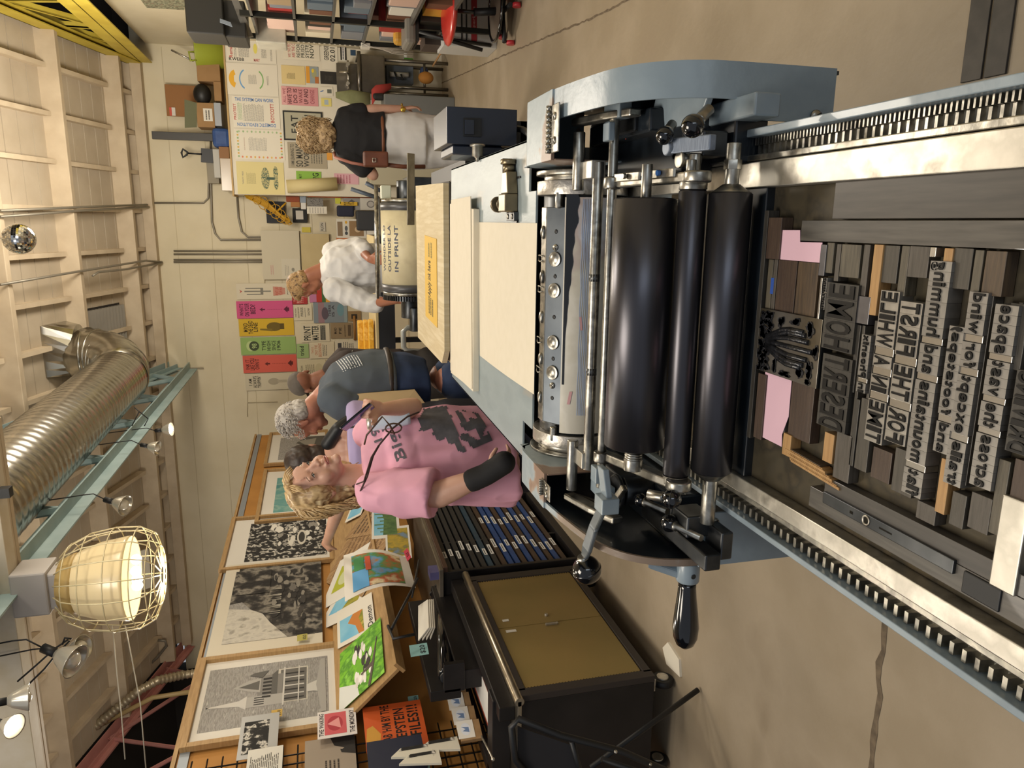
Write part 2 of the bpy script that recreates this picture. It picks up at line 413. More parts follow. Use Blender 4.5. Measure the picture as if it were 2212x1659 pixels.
# ---- the big silver duct
D=E('air_duct',(-1.5,6.0,3.4),'large spiral silver air duct with an elbow hanging in the blue truss','duct')
def ribbed(pts,r,pitch=.09,rib=.006):
    pts=[V(p) for p in pts]; L=[];R=[]
    for i in range(len(pts)-1):
        n=max(2,int((pts[i+1]-pts[i]).length/(pitch/4)))
        for k in range(n): L.append(pts[i].lerp(pts[i+1],k/n)); R.append(r+(rib if k%4==0 else 0))
    L.append(pts[-1]); R.append(r); return L,R
ce=P(285,775,y=8.35); c1=Vector((ce.x-.12,8.0,3.56)); c2=Vector((-1.75,3.0,3.60))
b=MB().use(m_galv); L,R=ribbed([c1+Vector((0,-.05,0)),c2],.265); b.tube(L,0,28,rs=R); b.build('spiral_pipe',D)
b=MB().use(m_galv); el=[]
top=Vector((-1.30,8.42,4.22)); 
for k in range(6):
    t=k/5*PI/2; el.append(Vector((c1.x+(top.x-c1.x)*math.sin(t)*.7,8.0+.38*math.sin(t),3.56+.38*(1-math.cos(t)))))
b.tube(el+[Vector((-1.33,8.42,4.02))],.268,28); b.build('elbow',D)
b=MB().use(m_galv)
for q in el[1:]:
    pass
for k,q in enumerate(el):
    t=k/5*PI/2; d=Vector((0,math.cos(t),math.sin(t))); b.lathe(q-d*.012,d,[(0,.27),(.012,.278),(.024,.27)],28)
b.build('seam_band',D)
b=MB().use(m_galv); rect=[Vector((-1.30+sx*.24,8.40+sy*.2,4.28-sy*.055)) for sx,sy in((-1,-1),(1,-1),(1,1),(-1,1))]
ring0=[];ring1=[]
for i in range(24):
    a=2*PI*i/24; ring0.append(Vector((-1.33+.268*math.cos(a),8.42+.268*math.sin(a),4.0)))
    sx=max(-1,min(1,1.4*math.cos(a))); sy=max(-1,min(1,1.4*math.sin(a))); ring1.append(Vector((-1.30+sx*.26,8.40+sy*.24,4.2-sy*.05)))
ring2=[p+Vector((0,0,.10)) for p in ring1]
b.loft([ring0,ring1,ring2],sm=False); b.build('square_boot',D)
for (x,y,l) in ((160,905,.42),(62,995,.42)):
    q=P(x,y,z=3.78); b=MB().use(m_galv).box((q.x-.02,q.y-l/2-.1,3.78),(q.x+.16,q.y+l/2,3.80),(0,-.9,0)); b.use(m_dark).box((q.x,q.y-l/2-.06,3.80),(q.x+.14,q.y+l/2-.04,3.803),(0,-.9,0),piv=(q.x+.07,q.y-.05,3.79)); b.build('register',D)
# flexible duct and gas pipe near the pink truss
b=MB().use(mat('flex_foil','#b9ad92',.4,.6)); L,R=ribbed([P(150,1620,y=8.3),P(225,1553,y=8.3),P(300,1492,y=8.3),P(340,1470,y=8.4),P(395,1458,y=8.6),P(440,1452,y=8.6)],.045,.05,.012); b.tube(L,0,12,rs=R)
b.build('flexible_duct',label='thin flexible foil duct running under the roof by the pink truss',cat='duct')
b=MB().use(mat('ochre_pipe','#b7a070',.5)).tube([P(205,1572,y=8.4),P(330,1507,y=8.4),P(440,1490,y=8.4)],.028,10); b.build('gas_pipe',label='thin ochre pipe crossing above the foil duct',cat='pipe')
b=MB().use(m_cond).tube([P(341,1383,y=9.5),P(357,1384,y=9.5),P(360,1395,y=9.5),P(340,1420,y=9.5),P(320,1438,y=9.5)],.018,8); b.build('bent_pipe',label='short bent grey pipe on the ceiling above the picture racks',cat='pipe')
b=MB().use(mat('white_cord','#d8d0bc',.6))
for pts in ([(243,1350),(252,1450),(262,1540),(270,1640)],[(270,1350),(286,1430),(303,1520),(315,1659)]): b.tube([P(x,y,y=4.0) for x,y in pts],.0035,5)
b.build('hanging_cord',label='pair of thin white cords hanging from the caged lamp',cat='cord')
# ================================================================ the proof press in front
m_paint=mat('grey_blue_enamel','#7f8d97',.36,c2=['#8997a0','#7d8b95','#8c989e'],scale=5,detail=6,bump=.06,bscale=40,coat=.2)
m_chip=mat('chipped_enamel','#8b99a0',.42,c2=['#94a1a7','#93a0a6','#94806f','#846c5c'],scale=7.5,detail=10,fac=(.47,.56),bump=.1,bscale=30)
m_chip2=mat('scuffed_enamel','#7f8d97',.33,c2=['#8997a0','#84929b','#84929b','#7a6a5c'],scale=3.8,detail=11,fac=(.35,.62),bump=.12,bscale=25)
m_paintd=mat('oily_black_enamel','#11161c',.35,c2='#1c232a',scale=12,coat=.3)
m_steel=mat('worn_steel','#a9a69e',.33,.95,c2=['#8a8881','#b9b5aa','#77746e'],scale=18,detail=8,bump=.05,bscale=60)
m_steelb=mat('bright_rail_steel','#c4c0b6',.38,.9,c2=['#b5b1a7','#d2cec4','#9a958b'],scale=14,detail=8)
m_steeld=mat('dark_oiled_steel','#5a5c5e',.35,.9,c2='#3e4144',scale=15)
m_pit=mat('pitted_steel','#b5b0a8',.4,.9,c2=['#b9b4ac','#aaa59c','#3b3733'],scale=60,detail=6,fac=(.4,.72),bump=.2)
m_black=mat('black_gloss','#0b0d11',.12,coat=.6)
m_blackm=mat('black_matte','#15171a',.5)
m_rub=mat('dark_rubber_roller','#4b4a4e',.33,.9,c2='#525156',scale=2,stretch=(.2,20,20),coat=0)
m_brass=mat('dull_bronze','#8c7f66',.34,.9,c2='#6f6655',scale=20)
m_bed=mat('inky_bed_iron','#453f32',.5,.5,c2=['#4a4334','#3a352b','#554c3a'],scale=16,detail=9)
PR=E('proof_press',(-.2,1.3,0),'grey-blue flatbed proof press with dark ink rollers and type locked on its bed','printing press')
SPL={'carriage_frame','trip_linkage','form_roller_shaft','drum_shaft','rider_collar','pedestal','slide_block','lock_plate','lever_bracket','cam_link','socket_bolts','bed_head_bar','feed_board_housing','bracket_shim'}
def part(b,name,parent=PR,bev=.0015,**k):
    if name in SPL:
        for q in b.split(): o=q.build(name,parent,bev=bev,**k)
        return o
    return b.build(name,parent,bev=bev,**k)
XR0,XL0=.152,-.495
# body under the bed
b=MB().use(m_paint).box((-.42,-.55,.12),(.08,3.0,.84)).box((-.46,-.6,.0),(.12,-.1,.12)).box((-.46,1.9,.0),(.12,2.4,.12)); part(b,'pedestal',bev=.01)
# bed plate and bearer rails
BZ=.897
b=MB().use(m_bed).box((-.417,-.4,.84),(.06,1.42,BZ)); part(b,'bed_plate')
for side in (1,-1):
    xo=XR0 if side>0 else XL0; xi=.06 if side>0 else -.417
    s=side
    def X(d): return xo-s*d     # d measured inward from outer edge
    def bx(b,d0,d1,z0,z1,y0=-.4,y1=2.05): b.box((min(X(d0),X(d1)),y0,z0),(max(X(d0),X(d1)),y1,z1))
    b=MB().use(m_steelb); bx(b,.052,abs(xo-xi),.84,.920); part(b,'bearer_rail')
    b=MB().use(m_steel); bx(b,.040,.050,.84,.914); part(b,'guide_rail')
    b=MB().use(m_paint); bx(b,0,.012 if s>0 else .010,.76,.918); bx(b,.0,.052,.76,.86); part(b,'bed_side')
    b=MB().use(m_steel); y=-.4
    if s>0:
        bx(b,.012,.038,.86,.893)
        while y<1.45: 
            b.prism([(X(.013),y,.893),(X(.013),y+.0052,.893),(X(.013),y+.0040,.904),(X(.013),y+.0012,.904)],(X(.024)-X(.013),0,0)); y+=.0078
        y=-.4
        while y<1.45:
            b.prism([(X(.0245),y,.885),(X(.0245),y+.0095,.885),(X(.0245),y+.007,.899),(X(.0245),y+.0025,.899)],(X(.038)-X(.0245),0,0)); y+=.0145
    else:
        bx(b,.010,.038,.86,.888)
        while y<1.45:
            b.prism([(X(.012),y,.886),(X(.012),y+.011,.886),(X(.012),y+.0085,.906),(X(.012),y+.0025,.906)],(X(.027)-X(.012),0,0)); y+=.0175
    part(b,'gear_rack',bev=0)
b=MB().use(m_paintd).box((-.417,1.06,.84),(.06,1.14,.912)).box((-.417,1.15,.84),(.06,1.20,.919)); part(b,'bed_head_bar')
# ---- side plates with their curved guards
prof=[(1.75,.765),(1.13,.765),(1.115,.765),(1.115,.945),(1.122,1.0),(1.142,1.045),(1.18,1.085),(1.24,1.113),(1.36,1.134),(1.47,1.146),(1.62,1.146),(1.665,1.135),(1.68,1.11),(1.68,.9),(1.75,.88)]
for s,xo,wd in ((1,.253,.056),(-1,-.602,.013)):
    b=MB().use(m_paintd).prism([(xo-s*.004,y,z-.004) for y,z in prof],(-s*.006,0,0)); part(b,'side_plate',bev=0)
    g=[];cc=prof[2:10]
    for k in range(len(cc)-1):
        p_=[V(0,*cc[max(0,min(len(cc)-1,k+j))]) for j in(-1,0,1,2)]
        for i in range(6):
            t=i/6; q_=.5*(2*p_[1]+(p_[2]-p_[0])*t+(2*p_[0]-5*p_[1]+4*p_[2]-p_[3])*t*t+(3*p_[1]-p_[0]-3*p_[2]+p_[3])*t**3); g.append((q_.y,q_.z))
    g.append(cc[-1]); b=MB().use(m_chip2); n=len(g)
    out=[];
    for k,(y,z) in enumerate(g):
        a=V(0,*g[max(k-1,0)]); c=V(0,*g[min(k+1,n-1)]); d=(c-a).normalized(); nn=Vector((0,-d.z,d.y)); out.append(((y,z),(y-nn.y*.005,z-nn.z*.005)))
    wf=lambda k:(.086 if (s>0 and k<6) else wd)
    for side in (0,1):
        o_=len(b.v)
        for k in range(n):
            yz=out[k][side]; b.v+=[(xo,*yz),(xo-s*wf(k),*yz)]
        for k in range(n-1): i=o_+2*k; b.F((i,i+1,i+3,i+2),True)
    for k in range(n-1):
        (a,ai),(c,ci)=out[k],out[k+1]; b.add([(xo,*a),(xo,*ai),(xo,*ci),(xo,*c)],[(0,1,2,3)],False); x1=xo-s*wf(k); x2=xo-s*wf(k+1); b.add([(x1,*a),(x1,*ai),(x2,*ci),(x2,*c)],[(0,1,2,3)],False)
    a,ai=out[0]; b.add([(xo,*a),(xo,*ai),(xo-s*wf(0),*ai),(xo-s*wf(0),*a)],[(0,1,2,3)],False)
    part(b,'curved_guard',bev=0)
    b=MB().use(m_paint if s<0 else m_paint); 
    if s<0: b.box((xo-.002,1.112,.70),(xo+.10,1.118,.955)); part(b,'front_plate',bev=.001)
    # hood over the cylinder end
    xi=.122 if s>0 else -.525
    b=MB().use(m_chip); hp=[(1.445,1.147),(1.62,1.147),(1.655,1.138),(1.672,1.115),(1.675,1.0),(1.668,1.0),(1.665,1.112),(1.650,1.131),(1.62,1.140),(1.445,1.140)]
    b.prism([(xi,y,z) for y,z in hp],(xo-xi+s*.001,0,0)); b.obox((xi,1.44,1.0),(s*.003,0,0),(0,.23,0),(0,0,.14)); part(b,'hood',bev=.0008)
    H=MB().use(m_steel); x0,x1=(xi+s*.012,xo-s*.03)
    H.box((min(x0,x1),1.395,1.1465),(max(x0,x1),1.458,1.1495)); 
    h=part(H,'hinge')
    q=MB().use(m_steel); n=9
    for k in range(n):
        a=x0+(x1-x0)*(k+.04)/n; c=x0+(x1-x0)*(k+.96)/n; q.cyl((a,1.447,1.153),(c,1.447,1.153),.0048,n=10)
    part(q,'hinge_pin',h,bev=0)
    for k in (.25,.75):
        a=x0+(x1-x0)*k; q=MB().use(m_steel).lathe((a,1.418,1.1495),(0,0,1),[(0,.0075),(.002,.0072),(.0032,.004),(.0034,.0001)],14); q.use(m_blackm).cbox((a,1.418,1.153),(.012,.0018,.0012),(0,0,.7)); part(q,'screw',h,bev=0)
    # screws of the guard front
    for k,zz in enumerate((.925,.80) if s>0 else (.93,)):
        a=xo-s*(.075 if s>0 else .082); q=MB().use(m_steel).lathe((a,1.112,zz),(0,-1,0),[(0,.0095),(.003,.009),(.005,.005),(.0055,.0001)],16); q.use(m_blackm).cbox((a,1.106,zz),(.015,.0015,.002),(0,.6+k*.5,0)); part(q,'screw',bev=0)
    # slide block the form rollers sit in
    b=MB().use(m_steeld).box((-.565,1.055,.925),(-.515,1.11,.948)) if s<0 else MB().use(m_paint).box((.165,1.06,.90),(.20,1.20,.945))
    part(b,'slide_block',bev=.003)
# ---- impression cylinder
cy,cz,cr=1.63,1.013,.096
CX0,CX1=-.475,.062
def ca(a,r=cr): t=math.radians(a); return (cy+r*math.cos(t),cz+r*math.sin(t))   # 0=away, 90=up
b=MB().use(m_steeld).cyl((CX0,cy,cz),(CX1,cy,cz),cr-.010,n=64)
for (x0,x1,r,m) in ((CX1,CX1+.030,cr+.006,m_pit),(CX1+.030,CX1+.042,cr-.01,m_steel),(CX1+.042,CX1+.052,cr+.008,m_steel),(CX0-.030,CX0,cr+.006,m_pit),(CX0-.044,CX0-.030,cr-.008,m_steel),(CX0-.050,CX0-.044,cr+.012,m_steel)):
    b.use(m).cyl((x0,cy,cz),(x1,cy,cz),r,n=64)
CYL=part(b,'impression_cylinder',bev=.001)
# tympan sheet wrapped on the cylinder
m_tym=mat('inky_tympan_paper','#cdc8ba',.38,c2=['#d6d1c4','#c9c3b2','#b9a9a2','#cfd2d6'],scale=7,detail=6,bump=.15,bscale=14,coat=.2)
b=MB().use(m_tym); n=28
b.grid(lambda u,v:(CX0+.006+(CX1-CX0-.012)*v-.0,*ca(138+(250-138)*u,cr)),40,8); part(b,'tympan_sheet',CYL,bev=0)
b=MB().use(mat('pale_blue_waves','#a9b9d6',.4))
for k in range(7):
    a0=161+k*2.1
    b.grid(lambda u,v:(CX0+.05+(CX1-CX0-.06)*u,*ca(a0+.9*math.sin(u*34+k)*.5+v*.9,cr+.0008)),50,1)
part(b,'blue_streaks',CYL,bev=0)
b=MB().use(m_black)
b.grid(lambda u,v:(CX0+.12+(CX1-CX0-.12)*u,*ca(140+v*(3+19*max(0,u-.25)**1.1*(1+.12*math.sin(u*60)+.1*math.sin(u*23))),cr+.0010)),50,2); part(b,'ink_smear',CYL,bev=0)
b=MB().use(mat('pink_ink','#c9999a',.4)).grid(lambda u,v:(-.23+.03*u,*ca(163+v*3-u*2,cr+.0012)),4,2); b.grid(lambda u,v:(-.40+.03*u,*ca(148+v*4+u*3,cr+.0012)),4,2); part(b,'ink_smear',CYL,bev=0)
# grippers bar
g0,g1=.036,-.452; m_grip=mat('gripper_steel','#5d646c',.38,.9,c2='#747b82',scale=9)
b=MB().use(m_grip); y0,z0=ca(106,cr-.002); y1,z1=ca(140,cr-.001)
b.prism([(g1,y0,z0),(g1,y1,z1),(g1,y1,z1-.012),(g1,y0,z0-.012)],(g0-g1,0,0)); 
GB=part(b,'gripper_bar',CYL)
b=MB().use(m_steel); y2,z2=ca(86,cr-.003); b.prism([(g1,y2,z2),(g1,y0+.001,z0+.001),(g1,y0,z0-.01),(g1,y2,z2-.01)],(g0-g1,0,0)); part(b,'gripper_strip',GB)
nrm=Vector((0,math.cos(math.radians(123)),math.sin(math.radians(123))))
ym,zm=ca(123,cr-.0055); yf,zf=ca(97,cr-.003)
for px in (1187,):
    pass
for Yp in (560,628,740,805):
    x=P(1190,Yp,y=ym).x; q=MB().use(m_steel).lathe((x,ym,zm),nrm,[(0,.0165),(.0035,.0165),(.004,.0155),(.0035,.0120),(.0052,.010),(.0055,.0001)],26); part(q,'gripper_button',GB,bev=0)
    q=MB().use(m_steel); q.tube([(x-.004,yf-.004,zf+.002),(x-.007,yf+.006,zf+.006),(x-.006,yf+.022,zf+.004),(x+.006,yf+.022,zf+.004),(x+.007,yf+.006,zf+.006),(x+.004,yf-.004,zf+.002)],.0016,6); part(q,'gripper_spring',GB,bev=0)
for Yp in (502,598,685,775,858):
    x=P(1168,Yp,y=yf).x; q=MB().use(m_steel).ball((x,yf+.002,zf+.001),(.015,.009,.006),18,8); part(q,'gripper_finger',GB,bev=0)
for Yp,r in ((535,.0075),(833,.0075)):
    x=P(1190,Yp,y=ym).x; q=MB().use(m_steel).lathe((x,ym,zm),nrm,[(0,r),(.0025,r*.95),(.003,.0001)],16); q.use(m_blackm).cbox(Vector((x,ym,zm))+nrm*.003,(.012,.002,.001),(.57,0,.8)); part(q,'screw',GB,bev=0)
q=MB().use(m_blackm)
for Yp in (500,597,685,775,860): x=P(1187,Yp,y=ym).x; q.lathe((x,ym,zm),nrm,[(0,.005),(.0008,.004),(.0009,.0001)],12)
part(q,'socket_bolts',GB,bev=0)
for Yp in (447,921): 
    x=P(1195,Yp,y=ym).x; s=1 if Yp<600 else -1; q=MB().use(m_steel).cyl((x,ym-.01,zm-.002),(x+s*.03,ym-.01,zm-.002),.009,n=6).ball((x,ym-.01,zm-.002),(.004,.009,.009)); part(q,'adjusting_bolt',CYL,bev=.0005)
# ---- ink rollers
def roller(y,z,r,Xa,Ya,Xb,Yb,name,ends=()):
    x1=P(Xa,Ya,y=y).x; x0=P(Xb,Yb,y=y).x
    b=MB().use(m_rub).lathe((x0,y,z),(1,0,0),[(0,r*.9),(.003,r),(x1-x0-.003,r),(x1-x0,r*.9)],64)
    o=part(b,name,bev=0); return x0,x1,o
ra=roller(1.183,1.061,.0535,1385,428,1370,963,'ink_drum')
rb=roller(1.122,1.007,.0225,1490,410,1465,1025,'rider_roller')
rc=roller(1.095,.9545,.0345,1565,415,1540,1018,'form_roller')
b=MB().use(m_steel)
b.cyl((ra[1],1.183,1.061),(ra[1]+.055,1.183,1.061),.009).cyl((ra[0],1.183,1.061),(ra[0]-.012,1.183,1.061),.013).cyl((ra[0]-.024,1.183,1.061),(ra[0]-.045,1.183,1.061),.017)
part(b,'drum_shaft',bev=.0005)
b=MB().use(m_steel); b.tube([(ra[0]-.012-.0045*k/8,1.183+.014*math.cos(k*PI/4),1.061+.014*math.sin(k*PI/4)) for k in range(26)],.003,6); part(b,'drum_spring',bev=0)
b=MB().use(m_steel).cyl((rb[1],1.122,1.007),(rb[1]+.013,1.122,1.007),.0225,n=40).cyl((rb[0]-.014,1.122,1.007),(rb[0],1.122,1.007),.0225,n=40).cyl((rb[1]+.02,1.122,1.007),(rb[1]+.055,1.122,1.007),.010).cyl((rb[0]-.04,1.122,1.007),(rb[0]-.014,1.122,1.007),.009)
part(b,'rider_collar',bev=.001)
b=MB().use(m_steel).cyl((rc[1],1.095,.9545),(rc[1]+.075,1.095,.9545),.0115).cyl((rc[1],1.095,.9545),(rc[1]+.012,1.095,.9545),.03,.014).cyl((rc[1]+.035,1.095,.9545),(rc[1]+.05,1.095,.9545),.014,n=6).cyl((rc[0]-.095,1.095,.9545),(rc[0],1.095,.9545),.0125).cyl((rc[0]-.014,1.095,.9545),(rc[0],1.095,.9545),.016,.03)
part(b,'form_roller_shaft',bev=.0005)
b=MB().use(m_rub).cyl((ra[0],1.285,.985),(ra[1],1.285,.985),.034,n=40); part(b,'rear_form_roller',bev=0)
# ---- rods
zA=1.083; yA=P(1283,640,z=zA).y; xa0=P(1288,1012,y=yA).x; xa1=P(1298,350,y=yA).x
b=MB().use(m_steel).cyl((xa0,yA,zA),(xa1,yA,zA),.0105); rod=part(b,'yoke_rod',bev=.001)
for Yp in (600,802):
    x=P(1283,Yp,y=yA).x; q=MB().use(m_steeld).cyl((x-.007,yA,zA),(x+.007,yA,zA),.0108,n=12); part(q,'rod_band',rod,bev=0)
zB=1.068; yB=P(1313,640,z=zB).y; xb0=P(1300,1052,y=yB).x; xb1=P(1335,240,y=yB).x
b=MB().use(m_steel).cyl((xb0,yB,zB),(xb1,yB,zB),.0090); part(b,'tie_rod',bev=.001)
for s,(Ya,Yb,Xp) in ((1,(285,412,1250)),(-1,(950,1058,1236))):
    z=1.100; y=P(Xp,(Ya+Yb)/2,z=z).y; xs=[P(Xp,Ya,y=y).x,P(Xp,Yb,y=y).x]
    b=MB().use(m_steel).cyl((xs[0],y,z),(xs[1],y,z),.0115); part(b,'stub_rod',bev=.002)
    xc=(P(1268,365,y=yA).x if s>0 else P(1263,995,y=yA).x)
    b=MB().use(m_steelb).box((xc-.0165,yA-.004,zA-.013),(xc+.0165,y+.004,zA+.015)); part(b,'clamp_block',bev=.0015)
    # link plate at the outer end
    xo_=xs[0]+.012 if s>0 else xs[1]-.012
    b=MB().use(m_steel); 
    b.prism([(xo_,y+.016,z+.012),(xo_,y+.02,z-.012),(xo_,yB-.05,zB-.03),(xo_,yB-.055,zB-.006),(xo_,yB+.01,zB+.02)],(s*.014,0,0)); part(b,'link_plate',bev=.003)
    x2=xb1-.015 if s>0 else xb0+.008
    b=MB().use(m_paint).prism([(x2,yB+.045,zB+.004),(x2,yB+.045,zB-.012),(x2,yB-.03,zB-.02),(x2,yB-.035,zB+.006)],(s*.03,0,0)); part(b,'latch_arm',bev=.002)
    b=MB().use(m_paint).cbox((x2-s*.022,yB-.004,zB+.012),(.032,.03,.012)); part(b,'latch_block',bev=.002)
    b=MB().use(m_steeld).box((x2-.02,yB-.02,zB-.07),(x2+.02,yB+.06,zB-.03)); part(b,'carriage_block',bev=.003)
    b=MB().use(flat('#a03528')).lathe((x2-s*.02,yB+.061,zB-.05),(0,.3,1),[(0,.006),(.002,.006)],12); part(b,'red_dot',bev=0)
# brackets that carry the rollers
for s,(Yt,Yb) in ((1,(395,380)),(-1,(985,1055))):
    x1=P(1310,Yt,y=yB).x; x2=P(1520 if s>0 else 1478,Yb,y=1.08).x
    a=Vector((x1,yB+.012,zB+.004)); c=Vector((x2,1.085,1.022)); d=(c-a); w_=Vector((.0085,0,0))
    b=MB().use(m_steel).obox(a-w_,w_*2,d,(0,.006,-.022)); b.cyl((x1-.011,yB,zB),(x1+.011,yB,zB),.016)
    b.cyl((x2-.009,1.10,1.012),(x2+.009,1.10,1.012),.022); part(b,'roller_bracket',bev=.003)
    if s>0:
        for t0,t1 in((.12,.42),(.46,.80)):
            p=a+d*t0; b=MB().use(m_steel).obox(p+Vector((.001,0,.001)),(.014,0,0),d*(t1-t0),(0,.002,.004)); part(b,'bracket_shim',bev=.001)
        for t,m_ in ((.27,m_steel),(.5,m_steel),(.66,mat('blue_bolt','#2f5e9e',.4))):
            p=a+d*t+Vector((.009,0,.006)); b=MB().use(m_).cyl(p,p+Vector((0,0,.006)),.005,n=6); part(b,'bolt',bev=.0005)
# knurled thumb screw above rider roller
p=P(1493,362,y=1.11); b=MB().use(m_steel).cyl(p+Vector((-.012,0,0)),p+Vector((.012,0,0)),.008,n=18); part(b,'knurled_screw',bev=.0008)
# cast lever bar upper right
b=MB().use(mat('grained_casting','#8b95a3',.45,.6,c2='#6e7786',scale=40,stretch=(1,20,1)))
p0=P(1440,318,z=1.04); p1=P(1535,308,z=1.0); d=p1-p0
b.obox(p0-Vector((.011,0,.01)),(.024,0,0),d,(0,0,.012)); b.cyl(p0+Vector((0,0,-.01)),p0+Vector((0,0,.002)),.0135); part(b,'cast_lever',bev=.002)
p=P(1486,345,z=1.01); b=MB().use(m_steel).cyl(p+Vector((0,0,-.02)),p+Vector((0,0,.012)),.011).cyl(p+Vector((0,0,.012)),p+Vector((0,0,.017)),.014); part(b,'pivot_post',bev=.001)
# ball knobs
def knob(X,Y,z,r,to,name='ball_knob',rod_r=.006):
    p=P(X,Y,z=z); to=V(to)
    b=MB().use(m_black).ball(p,r,32,20); b.use(m_steel).lathe(p+to.normalized()*r*.86,to,[(0,.0095),(.004,.0095),(.006,rod_r),(to.length,rod_r)],14); b.use(m_blackm).lathe(p-to.normalized()*.001,to,[(-.001,r*1.004),(.001,r*1.004)],32)
    part(b,name,bev=0)
knob(1497,272,1.05,.0175,(.018,.01,-.022),rod_r=.009); knob(1436,293,1.05,.0145,(.014,.014,-.015),rod_r=.008)
knob(1384,1080,1.01,.0135,(0,-.055,-.02)); knob(1451,1078,1.03,.0165,(.0,.02,.02),rod_r=.009); knob(1446,1130,1.00,.0165,(0.0,-.06,-.02))
# big side lever with a black ball at the left
pa=P(1296,1100,z=1.115); pb=P(1278,1140,z=1.14); pc=P(1264,1185,z=1.13); pk=P(1268,1231,z=1.095)
b=MB().use(mat('lever_paint','#68727a',.4,.3,c2='#4f575e',scale=20)); pts=[pa,pb,pc,pk+Vector((0.03,0,.01))]; rings=[]
for p,w_ in zip(pts,(.016,.016,.019,.013)):
    rings.append([p+Vector((0,w_,.0)),p+Vector((0,w_,-.008)),p+Vector((0,-w_,-.008)),p+Vector((0,-w_,0))])
b.loft(rings,sm=False); LV=part(b,'side_lever',bev=.003)
q=MB().use(m_steel).lathe(pk+Vector((.032,0,.012)),(-.6,0,-.25),[(0,.010),(.008,.012),(.015,.010)],16); part(q,'lever_ferrule',LV,bev=0)
q=MB().use(m_black).ball(pk,.0295,36,22); q.lathe(pk,(-1,0,-.4),[(-.004,.0285),(-.002,.0303),(.002,.0303),(.004,.0285)],36); part(q,'lever_knob',LV,bev=0)
b=MB().use(m_paint).obox(pa+Vector((-.005,-.02,-.03)),(.03,0,0),(0,.04,0),(0,0,.034)); b.obox(pa+Vector((.02,-.012,-.02)),(.06,.0,.01),(0,.03,0),(0,0,.012)); part(b,'lever_bracket',bev=.002)
p0=P(1215,1068,z=1.07); p1=P(1310,1100,z=1.06); b=MB().use(m_steel).obox(p0,(p1-p0),(.006,.016,0),(0,0,-.012)); p2=P(1345,1070,z=1.06); b.obox(p1-Vector((0.01,0,0)),(p2-p1)+Vector((.02,0,0)),(.006,.014,0),(0,0,-.012)); part(b,'cam_link',bev=.003)
# crank handle on the left side
hx=-.615; ph=P(1487,1222,x=hx); pe=P(1492,1250,x=hx-.012)
b=MB().use(m_paint); r0=[]; a=P(1412,1212,x=-.606); a.y=max(a.y,1.13)
c=Vector((hx-.012,ph.y,ph.z)); 
b.cyl(c+Vector((.022,0,0)),c+Vector((-.018,0,0)),.0215,n=28)
b.prism([a+Vector((0,.0,.012)),a+Vector((0,0,-.012)),c+Vector((.0,.002,-.016)),c+Vector((.0,-.002,.016))],(-.014,0,0)); HN=part(b,'crank_arm',bev=.003)
q=MB().use(m_black).lathe(c+Vector((-.018,0,0)),(-1,-.06,-.0),[(0,.0165),(.012,.0165),(.03,.0178),(.06,.0215),(.09,.0245),(.112,.0225),(.126,.0165),(.134,.006),(.135,.0001)],36); part(q,'crank_handle',HN,bev=0)
q=MB().use(m_steeld).lathe(c+Vector((.0,-.0215,0)),(0,-1,0),[(0,.005),(.0008,.004)],12); part(q,'set_screw',HN,bev=0)
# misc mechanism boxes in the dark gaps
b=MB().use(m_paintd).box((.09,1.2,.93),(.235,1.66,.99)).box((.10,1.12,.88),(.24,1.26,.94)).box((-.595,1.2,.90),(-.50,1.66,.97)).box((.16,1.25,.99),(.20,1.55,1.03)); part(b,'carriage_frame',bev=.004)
b=MB().use(m_steeld).box((-.575,1.04,.955),(-.545,1.30,.985)).box((-.54,1.1,.94),(-.50,1.16,.99)).box((.11,1.13,.945),(.15,1.24,.99)).cyl((-.52,1.30,.97),(-.52,1.30,1.03),.03).cyl((-.52,1.30,1.035),(-.52,1.30,1.045),.034); part(b,'trip_linkage',bev=.003)
b=MB().use(m_paint).prism([(.225,1.125,.97),(.165,1.165,.97),(.165,1.30,1.0),(.22,1.27,1.0)],(0,0,.012)); part(b,'lock_plate',bev=.002)
# ---- feed board
m_fb=mat('worn_grey_board','#8e9a9d',.42,c2=['#95a1a4','#8a969a','#a39a8b'],scale=3.5,detail=8,fac=(.35,.75),bump=.05,bscale=30,stretch=(3,1,1))
FZ=1.1
b=MB().use(m_fb); 
b.prism([(.195,1.765,FZ),(.195,2.83,FZ),(.06,2.84,FZ),(-.60,2.84,FZ),(-.60,1.79,FZ),(-.50,1.79,FZ),(-.50,1.705,FZ),(.075,1.705,FZ),(.075,1.765,FZ)],(0,0,-.006)); 
b.box((.189,1.765,FZ-.05),(.195,2.83,FZ)).box((-.60,1.79,FZ-.05),(-.594,2.84,FZ)); part(b,'feed_board',bev=.001)
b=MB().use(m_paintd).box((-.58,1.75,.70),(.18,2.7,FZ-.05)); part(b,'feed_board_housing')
b=MB().use(m_paint).box((-.45,2.5,.1),(.05,2.82,1.04)); part(b,'rear_pedestal',bev=.01)
